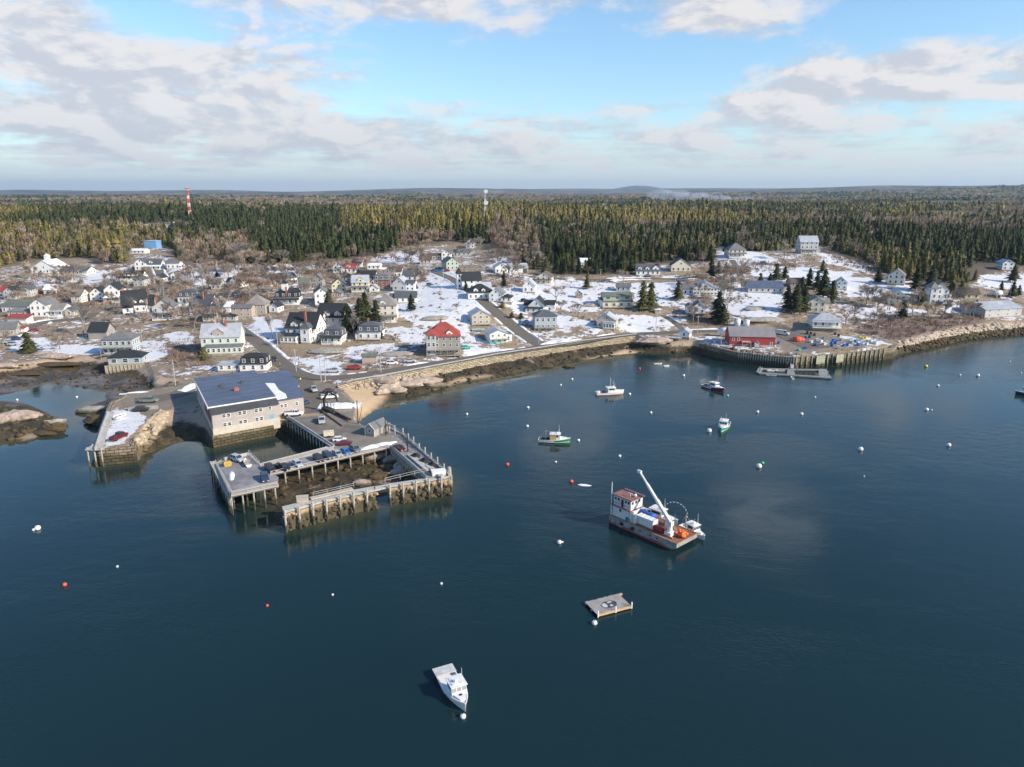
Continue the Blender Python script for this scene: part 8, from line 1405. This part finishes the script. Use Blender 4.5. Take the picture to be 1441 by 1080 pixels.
def rock_field(name, label, reg_px, n, smin, smax, m_, seed, test=None, kind='stuff'):
    r = np.random.default_rng(seed); Pg = np.array([tuple(G(u, v))[:2] for u, v in reg_px]); lo, hi = Pg.min(0), Pg.max(0); V = []; Fc = []; off = 0; k = 0; tr = 0
    base = [(np.array([v.co for v in me.vertices]), np.array([list(p.vertices) for p in me.polygons])) for me in RK[4:]]
    cand = r.uniform(lo, hi, (n*40, 2)); cand = cand[inside(Pg, cand[:, 0], cand[:, 1])]
    for x, y in cand[:n*3]:
        if k >= n: break
        z = float(H(x, y))
        if test and not test(x, y, z): continue
        v_, f_ = base[r.integers(0, 4)]; s = r.uniform(smin, smax)*np.array([r.uniform(.8, 1.3), r.uniform(.7, 1.1), r.uniform(.8, 1.3)]); a = r.uniform(0, 6.28); q = v_*s; q = np.stack([q[:, 0]*math.cos(a)-q[:, 1]*math.sin(a), q[:, 0]*math.sin(a)+q[:, 1]*math.cos(a), q[:, 2]], -1)+(x, y, z+s[2]*.12); V.append(q); Fc.append(f_+off); off += len(q); k += 1
    tag(add_obj(name, np_mesh(name, np.vstack(V), np.vstack(Fc), m_)), label, 'rocks', kind=kind)
M_weed2 = stain_mat('black_weed_rock', (.04, .032, .02), 1.2, z0=.2, z1=.8, dark=(.02, .017, .01))
rock_field('riprap_rocks', 'pale riprap rocks along the right shore', [(1262, 482), (1300, 473), (1350, 463), (1400, 457), (1450, 453), (1450, 463), (1400, 467), (1350, 474), (1300, 484), (1262, 493)], 620, .45, 1.2, M_rip, 1, lambda x, y, z: z > 2.5)
rock_field('shore_rocks', 'dark weedy shore rocks below the sea wall', [(560, 548), (620, 527), (700, 506), (820, 487), (900, 480), (985, 487), (1035, 500), (985, 502), (905, 499), (830, 508), (740, 525), (650, 543), (600, 556), (560, 565)], 330, .22, .8, M_weed2, 2)
rock_field('basin_rocks', 'weedy rocks in the basin enclosed by the piers', [(370, 700), (380, 672), (550, 634), (600, 672), (530, 690), (400, 714)], 90, .25, .9, M_weed, 3, lambda x, y, z: z > .1)
rock_field('island_rocks', 'weedy rocks round the little island', [(-60, 566), (60, 580), (92, 600), (88, 608), (30, 622), (-60, 632)], 120, .3, 1.1, M_weed, 4)
rock_field('beach_rocks', 'pale tumbled rocks between beach and sea wall', [(503, 543), (520, 536), (560, 530), (600, 524), (600, 532), (560, 541), (530, 547), (508, 547)], 110, .35, .95, M_rock, 5)
rock_field('wharf_riprap', 'tan tumbled rocks on the sloping side of the left wharf', [(192, 632), (202, 602), (226, 580), (238, 584), (222, 605), (205, 634)], 170, .5, 1.2, stain_mat('tan_wharf_rocks', (.45, .36, .25), .8, z0=1.9, z1=3.2, dark=(.06, .045, .02)), 6)
rock_field('cove_rocks', 'small rocks on the cove mud flats', [(0, 520), (60, 508), (150, 506), (215, 530), (260, 540), (180, 552), (150, 548), (60, 540), (0, 552)], 150, .2, .8, M_weed, 7)
rock_field('wharf_foot_rocks', 'dark rocks at the foot of the right wharf', [(985, 490), (1003, 496), (1035, 502), (1085, 507), (1060, 512), (1000, 502)], 120, .4, 1.2, M_weed, 8)
rock_field('east_shore_rocks', 'brown weedy rocks below the pale riprap', [(1256, 496), (1300, 480), (1350, 471), (1450, 461), (1450, 471), (1350, 481), (1300, 492)], 420, .3, .95, M_weed, 9)
rock_field('hill_stones', 'grey stones scattered over the snowy slopes', [(560, 420), (600, 395), (700, 440), (840, 400), (1000, 410), (1240, 400), (1300, 440), (1200, 450), (1000, 450), (860, 470), (700, 490), (560, 500), (430, 500), (480, 470)], 330, .3, 1.2, M_rockg, 10, lambda x, y, z: clear_of(x, y))
